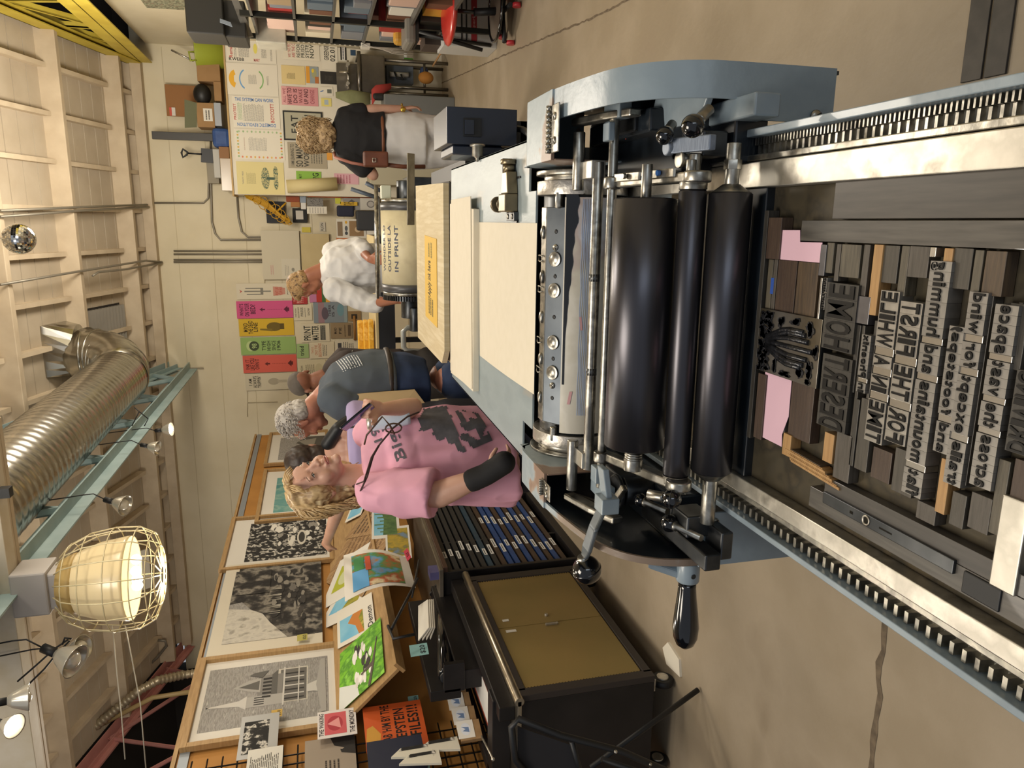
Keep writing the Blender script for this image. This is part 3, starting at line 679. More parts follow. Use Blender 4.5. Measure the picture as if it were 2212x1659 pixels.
# side guide on the feed board
p0=P(1118,455,z=1.118); p1=P(1095,372,z=1.118)
gx0,gx1=P(1118,458,z=1.10).x,P(1110,395,z=1.10).x; gy=P(1112,430,z=1.10).y
b=MB().use(m_brass).box((gx0,gy-.035,1.101),(gx0+.045,gy+.035,1.135)); 
b.prism([(gx0+.045,gy-.035,1.101),(gx0+.045,gy+.035,1.101),(gx0+.10,gy+.022,1.101),(gx0+.10,gy-.022,1.101)],(0,0,.028)); SG=part(b,'side_guide',bev=.003)
q=MB().use(m_brass).cyl((gx0+.10,gy,1.116),(gx0+.118,gy,1.116),.015).lathe((gx0+.118,gy,1.118),(1,0,0),[(0,.019),(.001,.02),(.011,.02),(.012,.019)],22); part(q,'knurled_knob',SG,bev=0)
q=MB().use(m_brass).cyl((gx0+.02,gy+.035,1.120),(gx0+.02,gy+.045,1.120),.018).cyl((gx0+.02,gy+.04,1.122),(gx0+.02,gy+.07,1.124),.009).lathe((gx0+.02,gy+.066,1.126),(0,1,0),[(0,.020),(.001,.021),(.012,.021),(.013,.02)],22); part(q,'knurled_knob',SG,bev=0)
q=MB().use(m_steeld).box((gx0-.022,gy-.04,1.101),(gx0,gy+.04,1.112)); q.prism([(gx0-.02,gy-.045,1.101),(gx0-.035,gy-.03,1.101),(gx0-.035,gy-.012,1.101),(gx0-.018,gy-.012,1.101)],(0,0,.004)); part(q,'guide_tongue',SG,bev=.0008)
for k in (-.022,.022): 
    q=MB().use(m_steel).lathe((gx0-.011,gy+k,1.112),(0,0,1),[(0,.007),(.002,.0065),(.0022,.0001)],12); part(q,'screw',SG,bev=0)
b=MB().use(m_blackm).box((.11,gy-.06,1.1),(.115,gy+.05,1.103)); b.box((gx0+.10,gy+.03,1.1),(gx0+.135,gy+.036,1.125)); part(b,'guide_slot',bev=0)
# ================================================================ papers on the feed board
m_pap=mat('cream_printing_paper','#d7ceb9',.75,c2='#dad1bd',scale=30)
def psheet(name,pts,z0,th,label,m=m_pap,group=None,curl=None,cat='paper'):
    b=MB().use(m)
    if curl: 
        a,bq,c,d=[V(p) for p in pts]
        top=lambda u,v:(a.lerp(bq,u)).lerp(d.lerp(c,u),v)+Vector((0,0,z0+curl(u,v)))
        b.grid(top,14,14); b.grid(lambda u,v:top(u,v)-Vector((0,0,th)),14,14)
    else: b.prism([V(p)+Vector((0,0,z0)) for p in pts],(0,0,th))
    return b.build(name,label=label,cat=cat,group=group)
def XY(X,Y,z): p=P(X,Y,z=z); return (p.x,p.y,0)
z=FZ+.001
psheet('paper_sheet',[XY(1161,482,z),XY(1154,852,z),XY(1037,768,z),XY(1034,480,z)],z,.0006,'single cream sheet fed into the cylinder grippers',curl=lambda u,v:.004*math.sin(v*PI)+.006*(1-v)*(u*(1-u))*0+.001)
st=E('paper_stack',(-.25,2.6,FZ),'thick stack of cream paper at the far edge of the feed board','paper stack')
for k,(a,bq,c,d) in enumerate([((1023,452),(1022,846),(973,800),(972,440))]):
    pts=[XY(*q,FZ+.02) for q in (a,bq,c,d)]
    b=MB().use(m_pap).prism([V(p)+Vector((0,0,FZ+.001)) for p in pts],(0,0,.019)); b.build('lower_sheets',st)
    pts=[XY(*q,FZ+.022) for q in ((1017,424),(1020,840),(975,805),(975,432))]
    b=MB().use(m_pap).prism([V(p)+Vector((0,0,FZ+.0205)) for p in pts],(0,0,.003)); b.build('top_sheet',st)
# ================================================================ the forme: wood furniture, metal spacing and type locked on the bed
ZB=.8975; TH=.0225
woods=[mat('furniture_wood_%d'%i,c,.5,c2=c2,scale=16,detail=8,stretch=(1,12,12) if 1 else None,bump=.08,bscale=60,coat=.1) for i,(c,c2) in enumerate([('#4f4a42','#3c3831'),('#3b3832','#2b2824'),('#57514a','#413c35'),('#3b2d25','#4a3a2e'),('#5a4936','#40352a'),('#625b4c','#454036')])]
wood_light=mat('bare_maple_furniture','#b08a58',.5,c2='#9a754a',scale=14,stretch=(1,10,10),bump=.08)
woods_y=[mat('furniture_wood_y%d'%i,c,.42,c2=c2,scale=10,detail=8,stretch=(12,1,12),coat=.2) for i,(c,c2) in enumerate([('#413e3a','#58544e'),('#4a4641','#3b3835')])]
metal_f=mat('lead_furniture','#77767a',.35,.8,c2='#5c5b5e',scale=20)
m_lead=mat('type_metal','#96938e',.42,.6,c2='#74716d',scale=30)
m_leadl=mat('clean_type_metal','#b9b6b0',.34,.75,c2='#8f8c87',scale=30)
m_leadb=mat('bright_type_metal','#c9c6c0',.25,.9,c2='#9d9a95',scale=20)
m_ink=mat('inked_type_face','#060607',.42,0,coat=0,spec=.3,c2='#0b0b0c',scale=60)
woodtype=mat('inked_wood_type','#0a0909',.4,c2='#121110',scale=30,spec=.35)
pinkp=mat('pink_paper_slip','#dcb6c6',.6)
HG=.0160
cnt=[0]
def slab(X0,Ya,Yb,X1,m,label=None,h=None,name='wood_furniture',group='wood furniture filling the forme',z=ZB,Xb=None):
    """piece lying across the bed: far edge X0, near edge X1 (photo columns), right end Ya, left end Yb"""
    h=HG if h is None else h; zt=z+h; Xb=Xb or (X0,X1)
    # use top face; edges kept parallel to the bed
    Ym=(Ya+Yb)/2; y1=P(X0,Ym,z=zt).y; y0=P(X1,Ym,z=zt).y; Xm=(X0+X1)/2
    xr=P(Xm,Ya,z=zt).x; xl=P(Xm,Yb,z=zt).x
    b=MB().use(m).box((xl,y0+.0003,z),(xr,y1-.0003,zt)); cnt[0]+=1
    return b.build(name,label=label,cat='printing furniture',group=group,bev=.0006)
def fl(desc): return desc
# long pieces on the right side running toward the viewer
def runner(Xa,Xb,Y0,Y1,m,label,h=HG,name='wood_furniture',Xmid=1980):
    zt=ZB+h; p=[P(Xa,0,z=zt)]
    xr=P(Xmid,Y0,z=zt).x; xl=P(Xmid,Y1,z=zt).x; y1=P(Xa,(Y0+Y1)/2,z=zt).y; y0=P(Xb,(Y0+Y1)/2,z=zt).y
    MB().use(m).box((xl,y0,ZB),(xr,y1,zt)).build(name,label=label,cat='printing furniture',bev=.0006)
runner(1802,2260,380,472,woods_y[1],'widest dark wood plank along the right edge of the bed beside the bright rail',h=.015)
runner(1730,2260,476,530,woods_y[0],'grey-black wood strip just inside the widest plank at the right of the type',h=.0175)
# left side planks (slanting in the picture, parallel to the bed)
runner(1775,2260,1088,1128,woods_y[1],'dark wood strip along the left ends of the type lines',h=.0165,Xmid=1900)
runner(1740,2260,1129,1180,woods_y[0],'dark grey wood plank left of the type next to the metal quoin bar',h=.0165,Xmid=1900)
# quoin bar
zt=ZB+.021; qa=P(1775,1100,z=zt); qb=P(2054,1240,z=zt); xq=(P(1775,1092,z=zt).x+P(2050,1245,z=zt).x)/2
Q=E('lockup_bar',((-.405),1.0,ZB),'long steel lockup bar with a round key hole at the left of the forme','lockup bar')
y1,y0=P(1775,1092,z=zt).y,P(2055,1250,z=zt).y
b=MB().use(m_steeld).box((-.383,y0,ZB),(-.366,y1,zt)); b.build('bar',Q,bev=.001)
b=MB().use(m_steeld).box((-.398,y0-.03,ZB),(-.384,y1-.004,zt-.006)); b.build('wedge',Q,bev=.001)
ym=(P(1868,1147,z=zt).y); b=MB().use(m_steelb).lathe((-.3745,ym,zt),(0,0,1),[(0,.0075),(.0012,.007),(.0013,.0048),(.0002,.0046)],24); b.use(m_black).lathe((-.3745,ym,zt+.0004),(0,0,1),[(0,.0046),(.0001,.0046)],20); b.build('key_hole',Q)
b=MB().use(m_black).cbox((-.3745,ym-.035,zt),(.0022,.022,.0008)); b.cbox((-.3745,ym+.028,zt),(.004,.006,.0008)); b.build('slot',Q)
b=MB().use(m_blackm).box((-.398,y0-.06,ZB),(-.372,y0-.012,ZB+.019)); b.build('steel_block',label='dark steel block at the near end of the long lockup bar',cat='printing furniture',bev=.0015)
MB().use(m_steelb).box((-.372,y0-.075,ZB),(-.27,y0-.045,ZB+.02)).build('bright_furniture',label='bright bare metal block at the near left corner of the forme',cat='printing furniture',bev=.0015)
# head furniture
slab(1632,455,955,1640,woods[1],'thin black wood reglet against the bed head bar, longest across the bed',h=.02)
slab(1657,470,560,1686,woods[3],'dark purple-brown wood block at the far right of the bed head',h=.02)
slab(1632,806,950,1650,woods[3],'dark purple-brown wood block at the far left of the bed head',h=.02)
# pink slips
z=ZB+.0165
def slip(pts,label):
    MB().use(pinkp).prism([P(X,Y,z=z) for X,Y in pts],(0,0,.0006)).build('pink_paper',label=label,cat='paper')
    zz=z-.0165; ys=[P(X,Y,z=z) for X,Y in pts]; x0=min(p.x for p in ys)+.001; x1=max(p.x for p in ys)-.001; y0=min(p.y for p in ys)+.001; y1=max(p.y for p in ys)-.001
    return x0,x1,y0,y1
slip([(1686,497),(1729,497),(1729,523),(1777,524),(1776,568),(1682,560)],'small L-shaped pink paper slip right of the cactus block')
slip([(1654,803),(1712,808),(1704,900),(1690,938),(1689,965),(1645,943)],'larger pink paper slip left of the cactus block')
for q in ((1684,501,560,1728),(1733,527,566,1774)): slab(q[0],q[1],q[2],q[3],woods[2],'wood block under the small pink paper slip at the right of the cactus block',name='wood_furniture',h=.0158)
slab(1658,808,930,1700,woods[2],'wood block under the larger pink paper slip left of the cactus block',h=.0158)
# beside the cactus cut
for X0,X1,Ya,Yb,m,l in ((1656,1667,560,672,woods[5],'narrow olive wood strip with a blue mark right of the cactus block'),(1668,1676,560,672,woods[2],'narrow dark wood strip beside the olive one right of the cactus block'),(1677,1718,562,678,woods[3],'reddish dark wood block right of the cactus block'),(1719,1764,566,688,woods[4],'brown wood block between the reddish block and the small type line')):
    slab(X0,Ya,Yb,X1,m,l)
o=slab(1664,600,635,1671,mat('blue_ink_mark','#2b4fa0',.5),'blue ink stain on the narrow wood strip right of the cactus block',h=.0004,z=ZB+HG+.0001); o.name='blue_stain'; o['category']='stain'
slab(1706,812,952,1756,woods[3],'dark purple-brown wood block left of the cactus block')
slab(1690,937,985,1708,wood_light,'pale bare wood block touching the larger pink slip',h=.0185)
# cactus cut block
CB=E('cactus_block',(P(1700,750,z=.92).x,P(1700,750,z=.92).y,ZB),'square inked metal relief block showing a saguaro cactus and clouds','printing block')
zt=.9195; y1=P(1636,735,z=zt).y; y0=P(1768,765,z=zt).y; xr=P(1700,676,z=zt).x; xl=P(1700,820,z=zt).x
m_plate=mat('etched_plate','#8f8b84',.3,.85,c2='#6f6757',scale=12)
b=MB().use(m_blackm).box((xl,y0,ZB),(xr,y1,zt-.0035)); b.build('mount',CB,bev=.0006)
b=MB().use(m_plate).box((xl,y0,zt-.0035),(xr,y1,zt-.0013)); b.build('plate',CB,bev=.0004)
m_rel=mat('inked_relief','#16171a',.25,.3,coat=.4,c2='#2b2c30',scale=90,bump=.3,bscale=120)
def rel(pts,h=.0013): 
    return [V(xl+(xr-xl)*p[0],y0+(y1-y0)*p[1],zt-.0013) for p in pts]
b=MB().use(m_rel); rr=random.Random(5)
# the picture on the block is upside down for the reader: ground far, sky near
def blob(cx,cy,rx,ry,n=16,j=.25):
    pts=[]; 
    for i in range(n):
        a=2*PI*i/n; r=1+rr.uniform(-j,j); pts.append((min(.99,max(.01,cx+rx*r*math.cos(a))),min(.99,max(.01,cy+ry*r*math.sin(a)))))
    b.prism(rel(pts),(0,0,.0013))
for x,dx in ((.5,0),(.40,-.03),(.60,.03),(.33,-.05),(.67,.05),(.27,-.04),(.73,.03)):
    L=.12+abs(x-.5)*1.0
    b.tube(rel([(x*.35+.325,.84),(x,.66-abs(x-.5)*.3),(x+dx,.48),(x+dx,.10+abs(x-.5)*.65)]),.0042,8)
for k in range(70): blob(rr.uniform(.03,.97),rr.uniform(.78,.97),rr.uniform(.02,.07),rr.uniform(.02,.05),9,.4)
for cx,cy,rx,ry in ((.15,.25,.1,.06),(.22,.12,.14,.05),(.5,.06,.12,.04),(.83,.16,.12,.06),(.9,.4,.06,.08),(.08,.5,.05,.10),(.84,.62,.10,.05),(.15,.68,.12,.04),(.06,.12,.05,.05)):
    for q in range(9): blob(cx+rr.uniform(-rx,rx)*.6,cy+rr.uniform(-ry,ry)*.6,rx*.45,ry*.5,10,.35)
b.build('relief_image',CB)
# bundle of toothpicks/kindling shim at the left
zz=ZB+.017
b=MB().use(wood_light); a=P(1697,975,z=zz); 
K=E('splintered_shims',(a.x,a.y,ZB),'bundle of thin splintered wood shims beside the pale wood block','shim')
for k in range(9):
    p0=P(1692+k*2,965+k*4,z=zz+.001*(k%3)); p1=P(1772+k*5,1012+k*6,z=zz+.001*(k%3)); b=MB().use(wood_light if k%3 else woods[4]); b.obox(p0,(p1-p0),(.0035,.001,0),(0,0,-.0165)); b.build('shim_stick',K)
# ---- lines of type
def ordinal(n): return ['first','second','third','fourth','fifth'][n-1]
MIRX=1
def typeline(text,Xf,Xn,Yr,Yl,style='small',slant=0,linename='',dark=1,gap=0):
    """text line; in the picture it runs from the left end Yl to the right end Yr; letters are flipped for printing"""
    zt=.9195; Ym=(Yr+Yl)/2
    y1=P(Xf,Ym,z=zt).y; y0=P(Xn,Ym,z=zt).y; Xm=(Xf+Xn)/2
    xl=P(Xm,Yl,z=zt).x; xr=P(Xm,Yr,z=zt).x
    wid={'i':.5,'l':.5,'I':.5,' ':.75,',':.5,'.':.5,'m':1.5,'w':1.4,'M':1.35,'W':1.4,'f':.65,'t':.65,'r':.75}
    tot=sum(wid.get(c,1) for c in text); x=xl; seen={}; wi=0
    words=text.split(' ')
    for c in text:
        w_=(xr-xl)*wid.get(c,1)/tot
        if c==' ':
            wi+=1; seen={}
            MB().use(m_leadb).box((x+.0004,y0,ZB),(x+w_-.0004,y1,ZB+.019)).build('type_spacer',label='blank metal spacer before %s in the type line %s'%(words[wi].strip(',.'),linename or text),cat='type spacer',bev=.0004); x+=w_; continue
        seen[c]=seen.get(c,0)+1; word=words[wi].strip(',.')
        nn=word.count(c)
        lab=('inked metal type ' if style!='wood' else 'large inked wood type ')+('comma' if c==',' else 'letter %s'%c)+(((', %s one'%ordinal(seen[c])) if nn>1 else '')+' in '+word)+(', line '+(linename or text) if ' ' in (linename or text) else '')
        body=MB().use((m_leadl if text.isupper() else m_lead) if style!='wood' else woods[1]).box((x+.00012,y0,ZB),(x+w_-.00012,y1,zt-.0016)).build('type_letter',label=lab,cat='type letter',group='type in the line %s'%(linename or text),bev=0)
        f=MB().use(m_ink if style!='wood' else woodtype); g=glyphs(c,1)
        if g:
            vs,fs=g; px=.08; py=.10
            o=Vector((x+w_*px,y0+(y1-y0)*py,zt-.0017)); W=w_*(1-2*px); H=(y1-y0)*(1-2*py)
            f.add([o+Vector((v[0]*W,H*(1-v[1]),v[2]*.0017)) for v in vs],fs,False)
            f.build('letter_face',body)
        x+=w_
typeline('HOME',1778,1846,612,760,'wood',linename='DESERT HOME'); typeline('DESERT',1768,1832,768,930,'wood',linename='DESERT HOME')
typeline('in Phoenix',1853,1873,722,850,linename='in Phoenix')
typeline('TIME IN A WHILE',1882,1922,626,963)
typeline('FOR THE FIRST',1925,1972,650,965)
typeline('flat mountains and humming',1975,2020,562,1085)
typeline('and footsteps,',2030,2062,702,985)
typeline('trails except for wind',2062,2102,628,1060)
typeline('across the vast space',2118,2168,655,1065)
typeline('DRIVING',2180,2235,800,985,'wood')
typeline('saguaro cactus',1775,1782,600,670,linename='the smallest line')
for X0,Ya,Yb,X1,m,l,h in (
 (1784,524,590,1800,woods[5],'small wood reglet between the pink slip and the HOME letters',None),
 (1770,528,596,1783,metal_f,'small lead slug right of the smallest type line',.018),
 (1768,600,690,1773,m_leadb,'thin bright metal lead beside the smallest type line',.021),
 (1804,527,608,1814,woods[2],'grey reglet above the long gap right of HOME',None),
 (1815,528,600,1858,woods[5],'wide grey wood block right of the HOME letters',None),
 (1858,528,690,1872,woods[2],'narrow grey wood strip between HOME and the pale strip',None),
 (1880,528,682,1900,wood_light,'pale bare wood strip right of WHILE',.0185),
 (1905,530,612,1940,woods[0],'grey wood block right of the word FIRST',None),
 (1942,531,640,1960,woods[5],'grey wood block at the right end of the FIRST line',None),
 (1962,532,600,2006,woods[2],'wide grey wood block right of the word humming',None),
 (2008,534,555,2022,m_leadb,'bright metal slugs at the right end of the humming line',.020),
 (2030,536,690,2050,wood_light,'worn tan wood strip right of footsteps',.018),
 (2056,536,625,2098,woods[0],'grey wood block right of the word wind',None),
 (2100,540,640,2120,woods[5],'narrow grey wood block right of the word space',None),
 (2124,542,640,2170,woods[4],'yellowed wood block right of space at the near edge',None),
 (1778,935,1000,1800,wood_light,'pale streaked wood block left of the DESERT letters',.0165),
 (1848,640,700,1878,metal_f,'plain lead block right of the small word Phoenix',.019),
 (1840,860,1010,1850,woods[1],'thin black reglet left of Phoenix',None),
 (1852,860,1020,1880,woods[0],'dark wood block left of the word Phoenix',None),
 (1802,936,1040,1838,woods[2],'dark wood block left of DESERT',None),
 (1882,970,1040,1925,woods[3],'dark brown wood block left of the word TIME',None),
 (1928,972,1070,1975,woods[0],'dark grey wood block left of the word FOR',None),
 (1978,1088,1128,2022,woods[2],'small dark wood block left of the word flat',None),
 (2025,990,1112,2048,wood_light,'tan wood strip left of the word and',.018),
 (2052,1064,1140,2085,woods[0],'dark wood block left of the word trails',None),
 (2092,1068,1150,2140,woods[2],'dark grey wood block left of the word across',None),
 (2145,990,1160,2172,woods[5],'stained wood block left of DRIVING',None),
 (2176,990,1200,2215,woods[3],'brown wood block at the near left of DRIVING',None),
 (1842,700,850,1852,woods[1],'long thin reglet under DESERT HOME',None),
 (2172,655,800,2215,woods[1],'dark wood block right of DRIVING at the near edge',None),
 ):
    slab(X0,Ya,Yb,X1,m,l,h=h)
for X0,X1,Ya,Yb,l in ((1846,1853,700,1000,'under DESERT HOME'),(1874,1881,690,965,'under Phoenix'),(1922.5,1925,640,960,'under TIME IN A WHILE'),(2021,2029,560,1085,'under the humming line'),(2103,2117,630,1060,'under the wind line'),(2169,2179,650,1060,'under the vast space line')):
    slab(X0,Ya,Yb,X1,woods[0],'long thin wood reglet '+l,h=.014)
# ================================================================ left side of the room
WX0,WK=-2.864,.024      # display wall: x = WX0 + WK*y
def PL(X,Y,pt,n):
    d=(P(X,Y,y=5.0)-CAM) if True else None; n=V(n); t=(V(pt)-CAM).dot(n)/d.dot(n); return CAM+d*t
def PW(X,Y,off=.0): return PL(X,Y,(WX0+off,0,0),(1,-WK,0))
UW=Vector((WK,1,0)).normalized(); WW=Vector((0,0,1))
def q3(name,TL,TR,BL,paper,items,label=None,cat='print',group=None,parent=None,th=.002,**k):
    TL,TR,BL=V(TL),V(TR),V(BL); U=TR-TL; W=TL-BL; w,h=U.length,W.length
    U,W=U.normalized(),W.normalized(); N=U.cross(W).normalized(); mb=MB()
    mb.use(paper if not isinstance(paper,str) else flat(paper,.7)); mb.obox(BL-N*0,U*w,W*h,N*th); draw(mb,BL+N*th,U,W,w,h,items)
    return mb.build(name,parent=parent,label=label,cat=cat if parent is None else None,group=group)
def onwall(name,X0,X1,Yn,Yf,paper,items,label=None,off=.01,**k):
    """sheet on the display wall: photo columns X0 (top) X1 (bottom) at the near edge, rows Yn (near) Yf (far)"""
    tl=PW(X0,Yn,off); bl=PW(X1,Yn,off); tr=PW(X0,Yf,off)
    w=(tr.y-tl.y); return sheet(name,Vector((bl.x,bl.y,bl.z)),UW,WW,w,tl.z-bl.z,paper,items,label,**k)
ochre=mat('ochre_display_board','#b5813f',.75,c2='#a87637',scale=3)
frame_w=mat('raw_pine_frame','#b08f60',.6,c2='#a07f52',scale=10,stretch=(1,1,8))
paperw=mat('mat_board','#d9d5cc',.7); paperc=mat('cream_mat_board','#d2cab8',.75)
bw1=mat('engraving_dark','#2a2725',.8,c2=['#171514','#3b3733','#8b857a','#1e1b1a'],scale=9,detail=12,fac=(.32,.7))
bw2=mat('engraving_mid','#8d8a86',.8,c2=['#a19e9a','#83807c','#b5b2ad'],scale=14,detail=12,fac=(.3,.7),stretch=(1,1,7))
bw3=mat('engraving_light','#b9b4aa',.8,c2=['#c9c4b8','#8f8a80'],scale=16,detail=12,fac=(.35,.7))
bw4=mat('engraving_contrast','#1b1a19',.8,c2=['#1b1a19','#3a3835','#d8d4ca','#23211f'],scale=22,detail=8,fac=(.38,.66))
teal=mat('teal_print','#6d9c98',.8,c2=['#5f9693','#86aaa0','#4d8786'],scale=5,detail=9)
# display wall panel
b=MB().use(ochre); a=Vector((WX0,3.0,0)); b.obox((WX0+WK*2.6,2.6,.02),UW*6.85,(-.02,0,0),(0,0,2.42)); 
pnl=b.build('display_wall',label='long ochre display wall with grey top rail behind the framed prints',cat='display wall')
b=MB().use(mat('grey_rail','#8d949b',.5,.3)); b.obox((WX0+WK*2.6+.001,2.6,2.36),UW*6.85,(.012,0,0),(0,0,.05)); b.build('top_rail',pnl)
b=MB().use(frame_w); b.obox((WX0+WK*2.6,2.6,2.42),UW*6.85,(.02,0,0),(0,0,.022)); b.build('top_trim',pnl)
def framed(name,X0,X1,Yn,Yf,inner,art,label,fw=.035,paper=None,tilt=0):
    tl=PW(X0,Yn,.03); bl=PW(X1,Yn,.03); tr=PW(X0,Yf,.03); w=tr.y-tl.y; h=tl.z-bl.z
    R=E(name,tuple(bl),label,'framed print'); O=Vector(bl)
    b=MB().use(frame_w)
    for (u0,v0,u1,v1) in ((0,0,w,fw),(0,h-fw,w,h),(0,fw,fw,h-fw),(w-fw,fw,w,h-fw)): b.obox(O+UW*u0+WW*v0-Vector((.02,0,0)),UW*(u1-u0),WW*(v1-v0),(.035,0,0))
    b.build('frame',R,bev=.002)
    q=sheet('mat_board',O+UW*fw*.9+WW*fw*.9-Vector((.015,0,0)),UW,WW,w-fw*1.8,h-fw*1.8,paper or paperw,[],parent=R)
    x0,y0,x1,y1=inner; o2=O+UW*(w*x0)+WW*(h*y0)-Vector((.0125,0,0))
    sheet('picture',o2,UW,WW,w*(x1-x0),h*(y1-y0),art[0],art[1:],parent=R,th=.0008)
    return R
# generic engraved house on the big print
def house():
    L=[]; g=['#5c5a57','#7f7c78','#4a4846','#a5a29d','#c4c1bb','#2f2d2c']
    L+=[('r',.28,.17,.86,.42,bw3),('r',.30,.18,.84,.40,'#66635f'),('r',.34,.38,.78,.58,g[1])]
    L+=[('p',[(.28,.42),(.86,.42),(.78,.47),(.36,.47)],g[0]),('p',[(.50,.56),(.74,.56),(.72,.66),(.62,.78),(.54,.66)],g[3]),('p',[(.54,.57),(.70,.57),(.62,.74)],g[0])]
    L+=[('r',.27,.36,.44,.66,g[3]),('p',[(.25,.66),(.46,.66),(.40,.72),(.36,.95),(.345,.95),(.31,.72)],g[4]),('e',.352,.965,.012,.008,g[5])]
    for k in range(4): L.append(('r',.30+k*.035,.52,.315+k*.035,.60,g[5]))
    for k in range(7): L.append(('r',.33+k*.07,.20,.35+k*.07,.36,g[4] if k%2 else g[5]))
    for k in range(6): L.append(('r',.40+k*.06,.47,.43+k*.06,.54,g[5]))
    L+=[('r',.24,.36,.88,.375,g[4]),('r',.24,.24,.88,.25,g[4]),('r',.40,.08,.50,.18,g[4]),('p',[(.36,.02),(.62,.02),(.52,.18),(.42,.18)],g[4]),('p',[(.74,.55),(.86,.5),(.84,.62),(.80,.66)],g[0]),('p',[(.05,.02),(.95,.02),(.95,.06),(.5,.1),(.05,.06)],g[3])]
    return L
framed('framed_house_print',400,742,1567,1392,(.16,.09,.86,.92),[bw2]+house(),'largest framed print, grey engraving of a Victorian house with a tall spire')
rocks=[bw1,('p',[(0,.30),(.12,.42),(.2,.5),(.33,.6),(.40,.74),(.44,1),(0,1)],bw3),('p',[(.40,.74),(.52,.86),(.5,1),(.44,1)],bw2)]
rk=random.Random(11)
def blobp(cx,cy,rx,ry,c,rr,n=10): return ('p',[(min(.99,max(.01,cx+rx*(1+rr.uniform(-.25,.25))*math.cos(2*PI*i/n))),min(.99,max(.01,cy+ry*(1+rr.uniform(-.25,.25))*math.sin(2*PI*i/n)))) for i in range(n)],c)
for k in range(46): rocks.append(blobp(rk.uniform(.05,.95),rk.uniform(.06,.5),rk.uniform(.02,.06),rk.uniform(.015,.035),rk.choice(['#6f6b65','#3d3936','#8b867c','#2a2725']),rk))
for k in range(14): x=rk.uniform(.3,.75); rocks.append(('p',[(x,.40),(x+.012,.40),(x+.004,.40+rk.uniform(.08,.22))],'#a8a397'))
rocks.append(('r',.62,.55,.98,.97,bw1)); 
onwall('rock_print',452,697,1389,1206,paperc,[('r',.10,.0,.97,.86,bw1)]+[(it[0],)+tuple() if False else it for it in []]+[],'big unframed cream print of dark boulders and spiky plants',off=.03,cat='print')
tl=PW(452,1389,.033); bl=PW(697,1389,.033); tr=PW(452,1206,.033); w_=tr.y-tl.y; h_=tl.z-bl.z
prk=[o for o in COL.objects if o.name=='rock_print'][0]
sheet('engraving',Vector(bl)+UW*w_*.10+WW*h_*.07,UW,WW,w_*.80,h_*.82,rocks[0],rocks[1:],parent=prk,th=.0008)
cr=[bw4]+[blobp(rk.uniform(.1,.9),rk.uniform(.1,.9),rk.uniform(.04,.1),rk.uniform(.02,.05),rk.choice(['#d8d4ca','#22201f','#8f8b83','#3b3936']),rk) for _ in range(30)]+[('t','NIGHT & DAY',.30,.40,.9,.5,'#ddd8cc'),('e',.5,.32,.2,.06,'#c9c4b8'),('e',.5,.32,.14,.04,'#35322f')]
framed('framed_sign_print',478,722,1210,1104,(.14,.06,.87,.80),cr,'tall framed black-and-white print of crowded old signs')
framed('framed_teal_print',553,790,1110,1003,(.17,.12,.83,.85),[teal,('r',0,0,1,.28,'#2f6b70'),('p',[(.0,.28),(.3,.5),(.6,.36),(1,.6),(1,.28)],'#3f7f80')],'framed teal landscape print half hidden behind the curly blonde head')
framed('framed_misty_print',571,712,996,930,(.16,.05,.85,.80),[bw2,('p',[(0,0),(1,0),(1,.45),(.7,.65),(.5,.4),(.3,.7),(0,.5)],'#55524d'),('p',[(.3,.3),(.5,.75),(.6,.45),(.8,.6),(.9,.2)],'#8d897f')],'smallest framed print, misty grey-brown rock spires, far end of the display wall')
# small price tags on the wall
def tagcard(X,Y,txt,c,label,pt=None,n=None,s=.055,name='price_tag'):
    p=PW(X,Y,.06) if pt is None else PL(X,Y,pt,n)
    U=Vector((.25,.97,0)).normalized(); W=Vector((-.1,.1,1)).normalized()
    o=q3(name,p-U*s*.5+W*s*.6,p+U*s*.5+W*s*.6,p-U*s*.5-W*s*.6,c,[('t',txt,.14,.12,.86,.45,'#20252a')],label=label,cat='price tag')
    return o
tagcard(653,1377,'SOLD','#a9a04f','olive sticky price tag between the rock print and the house print')
# ---- wire grid with books
gm=mat('black_wire','#17171a',.4,.4); b=MB().use(gm)
GO=PW(372,1700,.045); 
y=2.6
while y<3.62: b.tube([(WX0+WK*y+.045,y,2.33),(WX0+WK*y+.045,y,.55)],.0045,5); y+=.068
z=2.33
while z>.6: b.tube([(WX0+WK*2.6+.045,2.6,z),(WX0+WK*3.62+.045,3.62,z)],.0045,5); z-=.075
b.build('wire_grid',label='black wire display grid hooked on the near end of the ochre wall',cat='wire grid')
g3=.085
def gw(name,X0,X1,Yn,Yf,paper,items,label,off=.09,cat='print',**k): return onwall(name,X0,X1,Yn,Yf,paper,items,label,off=off,cat=cat,**k)
gw('sleeved_print',512,598,1630,1540,mat('grey_mount','#a7a7a5',.35),[('r',.1,.25,.85,.9,bw4)],'black-and-white crowd print in a clear sleeve on the wire grid')
gw('letter_sheet',523,605,1735,1612,'#d9d6cc',[('l',.1,.1,.9,.92,16,'#55524d')],'white sheet with lines of small print on the wire grid',off=.12)
tagcard(598,1541,'$30','#c2a04a','ochre price tag clipped to the sleeved crowd print',s=.05)
gw('art_card',686,772,1585,1528,'#e2dcd8',[('t','THE WAKING',.08,.84,.92,.96,'#2b2024'),('r',.1,.26,.9,.82,'#cf5c62'),('e',.5,.55,.28,.2,'#b03a45'),('p',[(.3,.4),(.5,.75),(.7,.45)],'#e59a98'),('t','THE MONDAY',.08,.05,.92,.18,'#2b2024')],'white card with a red picture and black capitals on the wire grid',off=.14)
